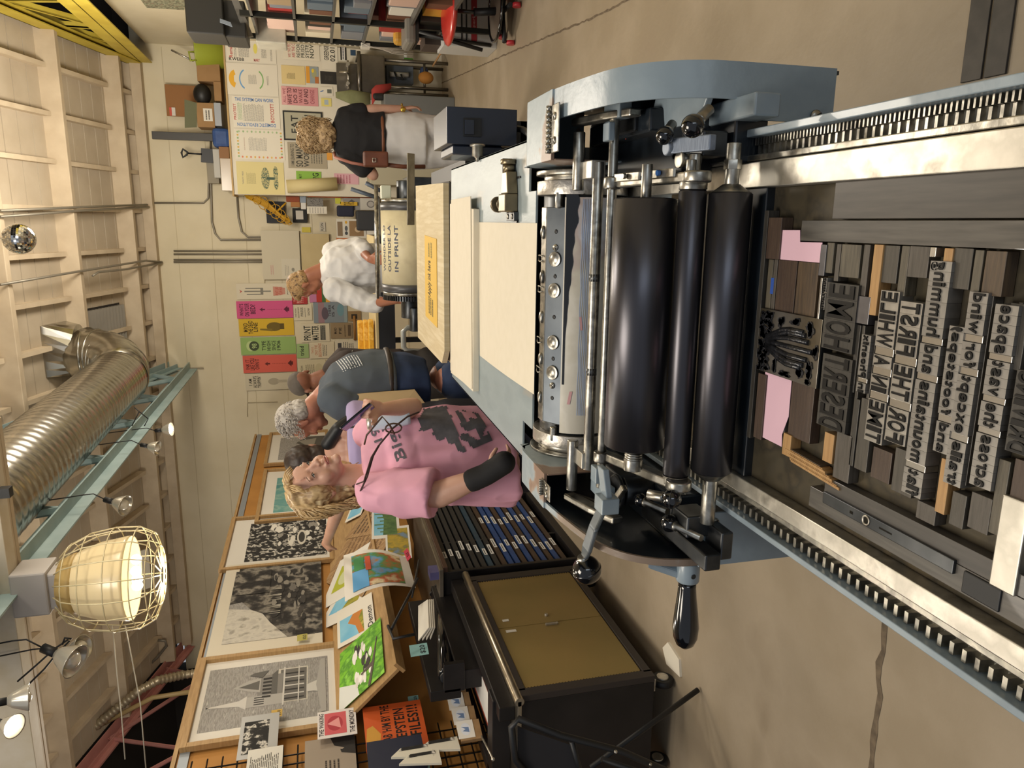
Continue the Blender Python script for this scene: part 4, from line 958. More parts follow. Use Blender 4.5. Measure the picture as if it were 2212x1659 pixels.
gw('beige_book',658,773,1690,1592,'#9c8f7f',[('p',[(.6,.0),(1,0),(1,.5),(.8,.42),(.72,.22),(.66,.3)],'#25211f'),('l',.15,.3,.5,.62,4,'#3b332d'),('p',[(.55,.0),(.62,0),(.7,.3),(.62,.28)],'#25211f')],'taupe book cover with a black silhouette low on the wire grid',cat='book',th=.02)
gw('orange_poster',790,927,1606,1510,mat('orange_stock','#cf5a22',.7),[('p',[(.05,.78),(.35,.74),(.55,.86),(.5,.96),(.2,.99),(.04,.9)],'#cf9a3f'),('t','GRAB \'HIM BY THE',.04,.56,.97,.72,'#1b1512'),('t','EPSTEIN',.22,.32,.86,.50,'#1b1512'),('t','FILES!!!',.22,.08,.90,.27,'#1b1512')],'orange poster with heavy black capitals and an ochre hair shape',off=.13,cat='poster')
tagcard(893,1511,'$20','#7fa9a6','teal price tag pinned to the corner of the orange poster',s=.05)
gw('navy_book',800,930,1700,1594,mat('navy_cloth','#1b2137',.6),[('r',.25,.5,.35,.6,'#343a52'),('e',.62,.45,.06,.05,'#343a52')],'navy blue cloth book below the orange poster',cat='book',th=.03,off=.16)
tagcard(905,1596,'$80','#7fa9a6','teal price tag clipped to the navy book',s=.05)
tagcard(915,1652,'$15','#7fa9a6','teal price tag at the very edge near the wire grid books',s=.05)
tagcard(780,1512,'$15','#5f8684','small teal price tag between the green print and the white card',s=.04)
# pop-up paper booklets
for k,(X,Y) in enumerate(((905,1625),(862,1655),(845,1640))):
    p=PW(X,Y,.24); b=MB().use(flat('#d8d3c2')); b.prism([p,p+Vector((0,.05,-.05)),p+Vector((0,.055,-.2)),p+Vector((0,-.04,-.2))],(.012,0,0)); b.use(bw4).prism([p+Vector((.012,.03,-.04)),p+Vector((.012,.05,-.06)),p+Vector((.012,.05,-.18)),p+Vector((.012,.03,-.18))],(.003,0,0))
    b.build('folded_card',label=['pale folded card standing in front of the navy book','pale folded card below the navy book cover','pale folded card in front of the taupe book'][k],cat='card')
# cork card holder with round cards
CH=E('card_holder',tuple(PW(1000,1560,.2)),'brown stepped card rack holding square cards with blue drawings','card rack')
cork=mat('kraft_board','#a3835a',.8,c2='#94754e',scale=20)
for k,(X,Y) in enumerate(((955,1472),(962,1497),(972,1525),(982,1556),(992,1586))):
    p=PW(X,Y,.25); U=Vector((.3,.95,0)).normalized(); W=Vector((0,0,1))
    b=MB().use(cork).obox(p-U*.055-W*.11,U*.11,W*.11,(.02,-.006,0)); b.build('pocket',CH)
    it=[('l',.15,.2,.85,.85,5,'#2b2826')] if k<2 else [('e',.5,.5,.35,.3,'#dfe3ea'),('p',[(.3,.3),(.4,.7),(.5,.5),(.65,.75),(.6,.3)],'#6d86ad')]
    tl=p-U*.05+W*.01+Vector((.022,0,0)); sheet('card',tl-W*.085,U,W,.1,.085,'#e4e0d6',it,label=['card with black lettering, farthest in the brown rack','card with black lettering, second from the far end of the brown rack','card with a blue drawing in the middle pocket of the brown rack','card with a blue drawing beside the middle pocket of the brown rack','card with a blue drawing in the nearest pocket of the brown rack'][k],cat='card')
tagcard(979,1497,'$5','#7fa9a6','teal price tag on the brown card rack',s=.05)
# ---- slanting shelf of small prints
SP0=Vector((-2.70,4.0,1.60)); SD=Vector((.32,0,-.34)).normalized(); SN=Vector((.34,0,.32)).normalized()
pn=P(842,1438,x=-2.38); pf=P(775,1100,x=-2.38)
b=MB().use(frame_w); y0s,y1s=pn.y,8.6
b.obox((-2.72,y0s,1.60),(0,y1s-y0s,0),SD*.46,-SN*.02); SH=b.build('display_shelf',label='long slanting pine shelf carrying the small colour prints',cat='shelf',bev=.002)
e0=Vector((-2.72,y0s,1.60))+SD*.46; b=MB().use(frame_w).obox(e0-SN*.045,(0,y1s-y0s,0),SN*.075,SD*.022); b.build('ledge',SH,bev=.002)
b=MB().use(frame_w)
for y in (6.0,8.0): b.prism([(-2.74,y,1.58),(-2.74,y,1.05),e0-SN*.06+Vector((0,y-e0.y,0))],(0,.03,0))
[q.build('shelf_bracket',SH) for q in b.split()]
def onshelf(name,TL,TR,BL,paper,items,label,lift=.006,**k):
    g=lambda q:PL(q[0],q[1],(-2.72,0,1.60)+SN*0 if False else Vector((-2.72,0,1.60))+SN*lift,SN)
    return q3(name,g(TL),g(TR),g(BL),paper,items,label=label,**k)
green=mat('green_print','#6fae2f',.75,c2=['#7cc02f','#4f8a28','#8fd04a'],scale=9,detail=9)
olive=mat('olive_print','#8f8a2d',.75,c2=['#a39a2f','#6f7a2b','#b8a94f'],scale=11,detail=9)
browns=mat('sepia_print','#a07f57',.75,c2=['#8e6c46','#b8986d','#7d5f3f'],scale=9,detail=10,stretch=(1,8,1))
skyb=mat('sky_print','#6db1d3',.75,c2='#8fc6dd',scale=4)
cows=[('p',[(0,.55),(.2,.6),(.4,1),(0,1)],'#d9dcd8')]+[blobp(rk.uniform(.2,.8),rk.uniform(.25,.65),rk.uniform(.05,.12),rk.uniform(.02,.05),rk.choice(['#e9e7e0','#d9d4cc','#3b3836','#efeee8']),rk) for _ in range(26)]+[('p',[(.0,.3),(.3,.2),(.7,.1),(.7,.12),(.35,.24),(.3,.5),(.27,.5),(.27,.26),(0,.36)],'#5a5048')]
onshelf('green_cow_print',(733,1541),(735,1413),(831,1452),green,cows,'bright green print of white cows under a tree, nearest on the slanting shelf',lift=.012)
onshelf('moon_print',(730,1402),(728,1322),(812,1358),'#ded9cd',[('r',.1,.28,.68,.92,skyb),('p',[(.1,.28),(.68,.28),(.68,.55),(.5,.7),(.35,.5),(.1,.42)],'#c07a33'),('p',[(.1,.28),(.68,.28),(.5,.4)],olive),('t','Demon',.12,.04,.66,.18,'#2b2a28')],'print of orange hills with black lettering beside the green cow print',lift=.010)
onshelf('yellow_hill_print',(682,1367),(735,1270),(762,1330),'#dcd8cf',[('r',.3,.1,.95,.85,skyb),('p',[(.3,.1),(.95,.1),(.95,.55),(.6,.4),(.3,.5)],olive)],'print of a yellow hill under blue sky between the sepia and orange prints',lift=.008)
onshelf('yellow_round_print',(690,1322),(735,1212),(760,1280),'#e2dfd6',[('r',.25,.15,.8,.8,'#aeb32f'),('e',.52,.5,.18,.22,'#c9cfa0')],'print with a lime yellow panel lying over the hill print',lift=.011)
onshelf('sepia_print',(702,1258),(770,1130),(782,1290),browns,[('l',.1,.1,.9,.9,9,'#7d5f3f')],'brown sepia panorama nearest the reaching hand',lift=.010)
onshelf('brown_panorama_print',(745,1165),(800,1085),(800,1155),browns,[('l',.1,.2,.9,.8,4,'#5f4930')],'narrow brown panorama beyond the sepia one on the shelf',lift=.014)
onshelf('sky_strip_print',(745,1130),(765,1080),(780,1112),'#e2dfd6',[('r',.1,.1,.9,.9,skyb)],'small blue print at the far part of the slanting shelf',lift=.016)
# ---- counter of small prints further along with black easel stand
ct=mat('counter_plate','#8d8375',.3,.6,c2='#7d7466',scale=6)
def onx(x): return lambda q:P(q[0],q[1],x=x)
f=onx(-2.18)
q3('cactus_print',f((803,1165)),f((803,1090)),f((865,1160)),'#e4e2dc',[('r',.08,.1,.92,.92,skyb),('p',[(.08,.1),(.92,.1),(.92,.7),(.5,.55),(.08,.6)],mat('cactus_green','#5b7a45',.8,c2='#3f5f37',scale=20))]+[('r',.15+k*.1,.45,.18+k*.1,.7+.1*(k%3),'#5b7a45') for k in range(7)],label='print of green cactus against blue sky standing on the galley cabinet')
q3('autumn_print',f((834,1212)),f((832,1140)),f((890,1205)),'#e4e2dc',[('r',.08,.08,.92,.92,mat('autumn_print_ink','#a3913c',.8,c2=['#b59a35','#7f7a3a','#6f86a0'],scale=12,detail=9))],label='print of golden autumn foliage standing beside the cactus print')
q3('blue_edge_print',f((803,1096)),f((803,1076)),f((828,1096)),'#e4e2dc',[('r',.1,.1,.9,.9,'#6d9cc3')],label='sliver of a blue print behind the cactus print')
f=onx(-2.02)
ps=E('print_stack_stand',tuple(f((880,1290))),'black wire easel stand leaning on the galley cabinet','easel')
b=MB().use(m_blackm).tube([f((902,1250)),f((845,1360))],.008,8).tube([f((890,1290)),f((905,1210))],.006,8).tube([f((838,1352)),f((850,1380)),f((895,1370))],.008,8); b.build('legs',ps)
def curved(name,TL,TR,BL,BR,paper,items,label,x,n=10):
    o=f=onx(x); A,B,C,D=f(TL),f(TR),f(BL),f(BR)
    b=MB().use(paper); 
    fn=lambda u,v:(A.lerp(B,u)).lerp(C.lerp(D,u),v)+Vector((.05*math.sin(v*PI)*1,0,0))
    b.grid(fn,n,n); nn=Vector((.0025,0,0))
    for m_,u0,v0,u1,v1 in items: b.use(m_ if not isinstance(m_,str) else flat(m_)); b.grid(lambda u,v:fn(u0+(u1-u0)*u,v0+(v1-v0)*v)+nn,8,8); nn=nn+Vector((.0012,0,0))
    return b.build(name,label=label,cat='print')
carn=mat('carnival_print','#b07f3a',.75,c2=['#5f9fd0','#4f8a4a','#b5562f','#d9c9a0','#7d5f2f'],scale=7,detail=5,fac=(.3,.7))
curved('curled_print_stack',(745,1300),(742,1200),(898,1270),(880,1205),flat('#dedad0'),[(carn,.08,.12,.9,.86),('#5fa3d6',.08,.12,.5,.35),('#3f8a4d',.5,.15,.8,.3),('#c9532f',.45,.32,.8,.4)],'stack of curling colourful garden prints leaning on the black easel',-2.05)
q3('pink_tag',f((872,1192)),f((880,1184)),f((880,1213)),'#d8475f',[('t','20',.2,.3,.8,.7,'#5a1624')],label='bright pink price tag on the curled prints',cat='price tag')
# paper scraps on the counter
b=MB().use(flat('#d9d5c8')); a,c=P(905,1310,x=-2.1),P(905,1385,x=-2.1)
for k in range(4): b.prism([a+Vector((0,0,-.02*k)),c+Vector((0,.0,-.02*k)),c+Vector((.05,.03,-.06-.01*k)),a+Vector((.05,-.03,-.05-.01*k))],(.004,0,.004))
b.build('folded_papers',label='loose bundle of folded white papers hanging over the black frame',cat='paper')
tagcard(905,1404,'$20','#7fa9a6','teal price tag hanging under the folded white papers',pt=(-2.1,0,0),n=(1,0,0),s=.075)
# ================================================================ cabinets
m_cab=mat('black_steel_cabinet','#1d1b1b',.45,.3,c2='#262323',scale=6)
m_tan=mat('olive_tan_door','#8a7443',.5,c2='#82703f',scale=3)
m_cframe=mat('brown_black_frame','#2f2926',.55)
m_edge=mat('brushed_steel_edge','#b3aa98',.3,.95,c2='#8f8778',scale=8)
FC=E('flat_file_cabinet',(-2.4,3.45,0),'black steel cabinet with two olive-tan doors and a steel top edge','cabinet')
FX=-2.1
b=MB().use(m_cab).box((-2.68,2.86,.13),(FX-.02,4.05,.79)); b.build('body',FC,bev=.004)
b=MB().use(m_cframe).box((FX-.02,2.86,.13),(FX+.012,2.915,.79)).box((FX-.02,3.985,.13),(FX+.012,4.05,.79)).box((FX-.02,2.9,.13),(FX+.012,4.0,.17)).box((FX-.02,2.9,.755),(FX+.012,4.0,.79)); b.build('door_frame',FC,bev=.002)
for y0,y1,nm in ((2.93,3.447,'near'),(3.453,3.975,'far')):
    b=MB().use(m_tan).box((FX-.018,y0,.175),(FX+.004,y1,.752)); 
    yy=y0 if nm=='near' else y1; s=-1 if nm=='near' else 1
    for k in range(38): z=.178+k*.0151; b.prism([(FX+.0045,yy,z),(FX+.0045,yy+s*.012,z+.0075),(FX+.0045,yy,z+.015)],(-.004,0,0))
    D_=b.build('door',FC,bev=0)
    if nm=='near': 
        p=P(1192,1347,x=FX+.01); q=MB().use(m_steelb).box((FX+.004,p.y-.006,p.z-.035),(FX+.016,p.y+.006,p.z+.035)); q.build('handle',D_,bev=.002)
        p=P(1103,1363,x=FX+.005); sheet('label_card',(FX+.005,p.y-.012,p.z-.03),(0,1,0),(0,0,1),.022,.055,'#d5d2c8',[],parent=D_,th=.001)
    else:
        p=P(1180,1328,x=FX+.01); q=MB().use(m_steelb).cyl((FX+.003,p.y,p.z),(FX+.016,p.y,p.z),.010,n=16); q.build('lock_knob',D_,bev=.002)
        p=P(1091,1340,x=FX+.005); sheet('label_card',(FX+.005,p.y-.012,p.z-.02),(0,1,0),(0,0,1),.02,.035,'#d5d2c8',[],parent=D_,th=.001)
b=MB().use(m_edge).box((-2.72,2.84,.79),(FX+.0,4.12,.81)); b.cyl((FX-.005,2.84,.80),(FX-.005,4.12,.80),.022,n=20); b.build('steel_top',FC,bev=.002)
for (X,Y,n_) in ((1425,1440,'near'),(1430,1612,'back'),(1245,1225,'far')):
    c=V({'near':(-2.17,2.93,.055),'back':(-2.62,2.93,.055),'far':(-2.17,3.98,.055)}[n_]); 
    b=MB().use(m_blackm).lathe(c+Vector((-.018,0,0)),(1,0,0),[(0,.045),(.004,.052),(.032,.052),(.036,.045)],22); b.use(m_steelb).lathe(c+Vector((-.02,0,0)),(1,0,0),[(-.004,.028),(0,.03),(.04,.03),(.044,.028)],18).box((c.x-.03,c.y-.03,.105),(c.x+.03,c.y+.03,.13)); b.build('caster',FC)
b=MB().use(m_white).prism([(-2.10,2.84,0),(-2.02,2.86,0),(-2.00,2.98,0),(-2.06,3.03,0),(-2.12,2.98,0)],(0,0,.012)); b.build('floor_pad',label='small white pad on the floor beside the cabinet caster',cat='pad')
# things on the flat file: black press bed with red and white sheets
T=E('table_press',(-2.4,3.5,.81),'black iron table press with a long roller on the steel-topped cabinet','table press')
b=MB().use(m_cab).box((-2.62,2.95,.81),(-2.16,3.05,.90)).box((-2.62,2.95,.86),(-2.56,4.1,.90)).box((-2.22,2.88,.81),(-2.15,4.15,.885)); b.build('bed_frame',T,bev=.004)
b=MB().use(m_cab).box((-2.56,3.0,.84),(-2.22,4.1,.855)); b.build('bed',T)
r0=P(963,1460,x=-2.3); r1=P(955,1292,x=-2.3)
b=MB().use(m_black).lathe(r0,(r1-r0),[(0,.035),(.01,.042),((r1-r0).length-.01,.042),((r1-r0).length,.035)],26); b.use(m_steeld).cyl(r0-(r1-r0).normalized()*.02,r0,.03).cyl(r1,r1+(r1-r0).normalized()*.02,.034); b.build('roller',T)
b=MB().use(m_cab).box((-2.40,r0.y-.06,r0.z-.07),(-2.34,r1.y+.08,r0.z+.09)).box((-2.36,r0.y-.06,r0.z-.09),(-2.2,r0.y-.03,r0.z+.02)).box((-2.36,r0.y-.05,.81),(-2.25,r1.y+.08,r0.z-.055)); b.build('roller_cradle',T,bev=.004)
e=Vector((-2.3,r1.y+.06,r1.z)); b=MB().use(m_cab); b.prism([e+Vector((-.10,0,0)),e+Vector((0,0,.07)),e+Vector((.10,0,0)),e+Vector((0,0,-.07))],(0,.02,0)); b.cyl(e+Vector((-.09,-.03,0)),e+Vector((-.09,.04,0)),.012).cyl(e+Vector((.09,-.03,0)),e+Vector((.09,.04,0)),.014); b.use(flat('#b5392b')).prism([e+Vector((-.03,-.001,0)),e+Vector((0,-.001,.035)),e+Vector((.03,-.001,0)),e+Vector((0,-.001,-.035))],(0,-.002,0)); b.build('end_plate',T)
b=MB().use(m_steelb).tube([P(1040,1590,x=-2.2),P(1065,1640,x=-2.15)],.004,6).ball(P(1065,1640,x=-2.15),.008); b.build('bolt_pin',T)
sheet('red_sheet',(-2.5,3.02,.856),(0,1,0),(-1,0,0),.9,-.24,mat('red_oxide','#a3452f',.7),[],'red sheet under the white one on the table press bed',cat='paper')
sheet('white_sheet',(-2.47,3.0,.860),(0,1,0),(-1,0,0),.85,-.17,'#e0ded8',[],'white sheet lying on the table press bed',cat='paper')
# galley cabinet
GC=E('galley_cabinet',(-2.4,4.8,0),'dark open cabinet packed with blue and brown galley trays','galley cabinet')
b=MB().use(m_cab); gy0,gy1=4.16,5.42
b.box((-2.68,gy0,.05),(-2.1,gy0+.03,.93)).box((-2.68,gy1-.03,.05),(-2.1,gy1,.93)).box((-2.68,gy0,.05),(-2.66,gy1,.93)).box((-2.68,gy0,.0),(-2.1,gy1,.06)).box((-2.66,4.62,.05),(-2.12,4.64,.93)); b.build('case',GC,bev=.003)
b=MB().use(ct).box((-2.72,gy0-.02,.93),(-2.07,gy1+.02,.955)); b.build('top',GC,bev=.003)
b=MB().use(mat('walnut_rail','#4a3428',.5)).box((-2.1,gy0,.90),(-2.065,gy1,.93)); b.build('front_rail',GC,bev=.003)
rr=random.Random(4)
gal=[mat('galley_'+n,c,.55,c2=c2,scale=10) for n,c,c2 in (('blue','#2a4a86','#243f73'),('brown','#4a3a2e','#3b2e25'),('dark','#2b2b2c','#222'+'223'),('teal','#2c4456','#263a49'))]
k=0; seq=[2,2,2,2,2,2,3,2,1,0,0,1,0,1,0,1,0,1]
for i,c in enumerate(seq):
    z=.86-i*.044
    for j in range(1):
        ty=gy0+.05; b=MB().use(gal[c]).box((-2.62,ty,z),(-2.115,gy1-.06,z+.030)); g_=b.build('galley_tray',label=None)
        names=['topmost','second','third','fourth','fifth','sixth','seventh','eighth','ninth','tenth','eleventh','twelfth','thirteenth','fourteenth','fifteenth','sixteenth','seventeenth','lowest']
        tag(g_,'%s galley tray, %s from the top of the dark galley cabinet'%(['blue','brown','near-black','dark teal'][c],names[i]),'galley tray','galley trays in the cabinet')
        for q in range(2 if i>7 else 1):
            yy=ty+.14+rr.uniform(0,.15)+q*.42; sheet('tray_label',(-2.1145,yy,z+.004),(0,1,0),(0,0,1),rr.uniform(.09,.15),.021,'#d8d8d4',[('l',.1,.2,.9,.9,1,'#444444')],parent=g_,th=.0015)
# extra dark drawer stack beyond
b=MB().use(m_cab).box((-2.68,5.46,.0),(-2.1,7.2,.90)); b.build('dark_cabinet',label='plain dark cabinet beyond the galley cabinet under the shelf',cat='cabinet')
# tall black case to the left behind, lilac spine on it
b=MB().use(mat('lilac_box','#5d5a86',.4)).cbox(P(937,1237,x=-2.12),(.05,.10,.06)); b.build('lilac_box',label='small lilac box on the corner of the black frame',cat='box')
# folding chair
CHR=E('folding_chair',(-2.35,2.5,0),'black folding chair frame at the lower left corner','folding chair')
b=MB().use(m_blackm); x=-2.06
f1=P(1508,1490,z=.01)
def fr(x,y,z): return V(x,y,z)
A=P(1118,1560,x=-2.3); Bq=P(1250,1640,x=-2.3)
rf=.012
b.tube([P(1275,1659,y=2.55),P(1508,1490,z=.015)],rf,10); b.build('rear_leg',CHR)
b=MB().use(m_blackm).tube([P(1300,1640,x=-2.15),P(1480,1700,x=-2.3)],rf,10); b.build('brace',CHR)
b=MB().use(m_blackm).tube([P(1160,1700,y=2.45),P(1112,1640,y=2.45),P(1105,1570,y=2.45),P(1120,1553,y=2.45),P(1210,1588,y=2.4),P(1340,1622,y=2.35),P(1520,1700,y=2.3)],.014,10); b.build('side_tube',CHR)
b=MB().use(mat('chair_mesh','#1b1a1e',.7)).prism([P(1118,1700,y=2.47),P(1118,1570,y=2.47),P(1235,1610,y=2.42),P(1260,1700,y=2.42)],(0,.008,0)); b.build('back_panel',CHR)
b=MB().use(m_blackm).tube([P(1235,1600,y=2.4),P(1262,1700,y=2.4)],.012,8); b.build('cross_bar',CHR)
for q in ((1330,1624),(1405,1651)): b=MB().use(m_steelb).ball(P(q[0],q[1],y=2.32),.007); b.build('rivet',CHR)
# ================================================================ people
from mathutils import noise as mnoise
def skinm(n,c,c2): return mat('skin_'+n,c,.5,c2=c2,scale=7,detail=5,bump=.04,bscale=80)
def frame(F,U):
    F=V(F).normalized(); U=V(U); U=(U-F*U.dot(F)).normalized(); S=F.cross(U).normalized()   # S = the person's right
    return S,F,U
def capsule(b,p0,r0,p1,r1,n=16):
    p0,p1=V(p0),V(p1); d=p1-p0; L=d.length
    b.lathe(p0,d,[(-r0*.95,r0*.3),(-r0*.7,r0*.71),(-r0*.35,r0*.93),(0,r0),(L,r1),(L+r1*.35,r1*.93),(L+r1*.7,r1*.71),(L+r1*.95,r1*.3)],n)
def chain(b,pts,n=16):
    for (p,r),(q,s) in zip(pts,pts[1:]): capsule(b,p,r,q,s,n)
def ring(c,S,F,rx,ry,n=28,p=2.3):
    c=V(c); L=[]
    for i in range(n):
        a=2*PI*i/n; x=math.copysign(abs(math.cos(a))**(2/p),math.cos(a)); y=math.copysign(abs(math.sin(a))**(2/p),math.sin(a)); L.append(c+S*rx*x+F*ry*y)
    return L
def torso(b,secs,S,F):
    """secs = (center, half width, half depth)"""
    b.loft([ring(c,S,F,rx,ry) for c,rx,ry in secs])
def oell(b,C,S,F,U,off,r,tilt=None):
    """ellipsoid oriented on the head axes"""
    n,m=16,10; c=C+S*off[0]+F*off[1]+U*off[2]; o=len(b.v)
    def pt(x,y,z): return tuple(c+S*x*r[0]+F*y*r[1]+U*z*r[2])
    b.v.append(pt(0,0,-1))
    for k in range(1,m):
        t=-PI/2+PI*k/m
        for i in range(n): a=2*PI*i/n; b.v.append(pt(math.cos(t)*math.cos(a),math.cos(t)*math.sin(a),math.sin(t)))
    b.v.append(pt(0,0,1)); top=len(b.v)-1
    for i in range(n): j=(i+1)%n; b.F([o,o+1+j,o+1+i],True); b.F([top,o+1+(m-2)*n+i,o+1+(m-2)*n+j],True)
    for k in range(m-2):
        for i in range(n): j=(i+1)%n; b.F([o+1+k*n+i,o+1+k*n+j,o+1+(k+1)*n+j,o+1+(k+1)*n+i],True)
def bake(b,name,vox,smooth=6,parent=None,loc=None,fold=0,fscale=9,fdir=None,**tags):
    """weld overlapping volumes into one continuous skin"""
    me=bpy.data.meshes.new('tmp'); me.from_pydata(b.v,[],b.f); ob=bpy.data.objects.new('tmp',me); COL.objects.link(ob)
    bm=bmesh.new(); bm.from_mesh(me); bmesh.ops.recalc_face_normals(bm,faces=bm.faces); bm.to_mesh(me); bm.free()
    r=ob.modifiers.new('r','REMESH'); r.mode='VOXEL'; r.voxel_size=vox; r.use_smooth_shade=True
    if smooth: q=ob.modifiers.new('s','SMOOTH'); q.factor=.5; q.iterations=smooth
    dg=bpy.context.evaluated_depsgraph_get(); dg.update(); m2=bpy.data.meshes.new_from_object(ob.evaluated_get(dg)); bpy.data.objects.remove(ob); bpy.data.meshes.remove(me)
    base=Vector((0,0,0)); q=parent
    while q is not None: base=base+q.location; q=q.parent
    loc=V(loc) if loc is not None and parent is None else Vector((0,0,0)); o3=base+loc
    if fold:
        nr=[v.normal.copy() for v in m2.vertices]
        for v,nn in zip(m2.vertices,nr):
            p=v.co; s=(fdir or Vector((1,1,1)))
            w_=mnoise.noise(Vector((p.x*fscale*s[0],p.y*fscale*s[1],p.z*fscale*s[2]))); w_=1-abs(w_)*2.2
            w2=mnoise.noise(Vector((p.x*fscale*2.3*s[0]+5,p.y*fscale*2.3*s[1],p.z*fscale*2.3*s[2])))
            v.co=p+nn*(fold*(w_*.8+w2*.35))
    for v in m2.vertices: v.co=v.co-o3
    m2.materials.clear()
    for m in b.mats[:1]: m2.materials.append(m)
    m2.polygons.foreach_set('material_index',[0]*len(m2.polygons)); m2.polygons.foreach_set('use_smooth',[True]*len(m2.polygons))
    m2.name=name; o=bpy.data.objects.new(name,m2); COL.objects.link(o); o.location=loc
    if parent is not None: o.parent=parent
    for k,v in tags.items(): o[k]=v
    return o
def head(b,C,S,F,U,s=1.0,jaw=1.0):
    e=lambda off,r: oell(b,C,S,F,U,[x*s for x in off],[x*s for x in r])
    e((0,-.012,.033),(.073,.092,.086)); e((0,.030,-.018),(.060,.062,.084)); e((0,.040,-.070),(.047*jaw,.045,.036)); e((0,.074,-.096),(.021*jaw,.019,.016))
    for k in (1,-1):
        e((k*.036,.056,-.034),(.027,.028,.030)); e((k*.027,.083,.020),(.024,.010,.008)); e((k*.012,.104,-.032),(.008,.009,.007)); e((k*.076,-.008,-.012),(.008,.018,.031)); e((k*.080,-.012,-.002),(.008,.015,.018))
        e((k*.030,.076,.003),(.0145,.0125,.0105))
    for t in range(6): e((0,.088+.022*t/5,.012-.040*t/5),(.0075+.004*t/5,.009+.003*t/5,.010))
    e((0,.088,-.054),(.024,.012,.0065)); e((0,.086,-.066),(.020,.012,.0075)); e((0,.092,.045),(.04,.004,.03))
def face(R,C,S,F,U,s,skin,lip='#a8665c',brow='#7a6248',eye='#3d4a4a'):
    g=lambda o: C+S*o[0]*s+F*o[1]*s+U*o[2]*s
    for k in (1,-1):
        b=MB().use(mat('eye_white','#d9d2c8',.25)); oell(b,C,S,F,U,[k*.030*s,.0790*s,.002*s],[.0100*s,.0105*s,.0040*s]); b.use(flat(eye,.2)); oell(b,C,S,F,U,[k*.031*s,.0872*s,.002*s],[.0046*s,.0034*s,.0040*s]); b.use(flat('#2a1d16')); b.tube([g((k*.019,.086,.003)),g((k*.030,.0915,.0085)),g((k*.042,.083,.003))],.0014*s,5); b.build('eye',R)
        b=MB().use(flat(brow)).tube([g((k*.014,.0925,.024)),g((k*.030,.0905,.029)),g((k*.046,.079,.023))],.0018*s,6); b.build('eyebrow',R)
    b=MB().use(flat(lip,.4)); b.tube([g((-.022,.0925,-.060)),g((-.008,.1005,-.0565)),g((0,.1,-.0575)),g((.008,.1005,-.0565)),g((.022,.0925,-.060))],.0028*s,6); b.tube([g((-.020,.092,-.0625)),g((0,.099,-.066)),g((.020,.092,-.0625))],.0036*s,6); b.build('lips',R)
def hand(b,W,D,N,s=1.0,curl=.6,side=1,spread=.0,fist=False):
    """W wrist, D direction wrist->knuckles, N palm normal (towards palm)"""
    D=V(D).normalized(); N=V(N); N=(N-D*N.dot(D)).normalized(); T=D.cross(N).normalized()*side   # T towards thumb
    K=W+D*.085*s
    for t in (-.028,-.010,.010,.028): capsule(b,W+T*t*.7*s+D*.012*s,.0135*s,K+T*t*s,.0115*s,10)
    for i,(t,L) in enumerate(((.030,.070),(.010,.078),(-.010,.072),(-.029,.058))):
        p=K+T*t*s; d=(D+T*(t*3*spread)).normalized(); r=.0088*s; c=curl*(1+.1*i)
        for j,f in enumerate((.45,.32,.25)):
            a=c*(.6+.5*j); d2=(d*math.cos(a)+N*math.sin(a)).normalized() if j else (d*math.cos(a*.8)+N*math.sin(a*.8)).normalized()
            q=p+d2*L*f*s; capsule(b,p,r,q,r*.93,9); p=q; r*=.92
            N=(N-d2*N.dot(d2)).normalized() if False else N; d=d2
    p=W+D*.025*s+T*.026*s; d=(D*.65+T*.6+N*.45).normalized(); q=p+d*.042*s; capsule(b,p,.0135*s,q,.0105*s,10); d=(D*.85+T*.1+N*.5).normalized(); q2=q+d*.034*s; capsule(b,q,.0105*s,q2,.0085*s,10)
    return K
def strands(b,C,S,F,U,s,n,L,r,seed,region,wave=.012,down=Vector((0,0,-1)),lift=1.0,vol=.02):
    """wavy locks rooted on the scalp that fall along the head"""
    rr=random.Random(seed)
    for k in range(n):
        az=rr.uniform(*region); el=rr.uniform(-.2,1.45)
        d=(S*math.cos(el)*math.sin(az)-F*math.cos(el)*math.cos(az)+U*math.sin(el)).normalized()
        c0=C+U*.033*s-F*.012*s; p=c0+Vector(d)*.088*s*lift; pts=[];rs=[]; ph=rr.uniform(0,6.3); l=L*rr.uniform(.6,1.1); m=12; vel=(d*.4+down*.6).normalized(); sd=vel.cross(d).normalized()
        for i in range(m):
            t=i/(m-1); w_=wave*math.sin(ph+t*rr.uniform(9,12))*min(1,t*3); pts.append(p+sd*w_+d*wave*.6*math.cos(ph+t*10)*min(1,t*3)); rs.append(r*(1-.55*t)*s)
            q=p+vel*(l/m); o=q-c0; dd=o.length; mn=(.094+vol*t)*s
            if dd<mn: q=c0+o.normalized()*mn
            vel=((q-p).normalized()*.6+down*.45).normalized(); p=q
        b.tube(pts,0,5,rs=rs)
def limb(b,pts): chain(b,[(p,r) for p,r in pts])
def feetz(p): return Vector((p[0],p[1],.03))
def shoe(b,A,F,s=1): 
    F=V(F[0],F[1],0).normalized(); oell(b,Vector((A[0],A[1],.04))+F*.06,F.cross(Vector((0,0,1))),F,Vector((0,0,1)),(0,0,0),(.045*s,.13*s,.045))
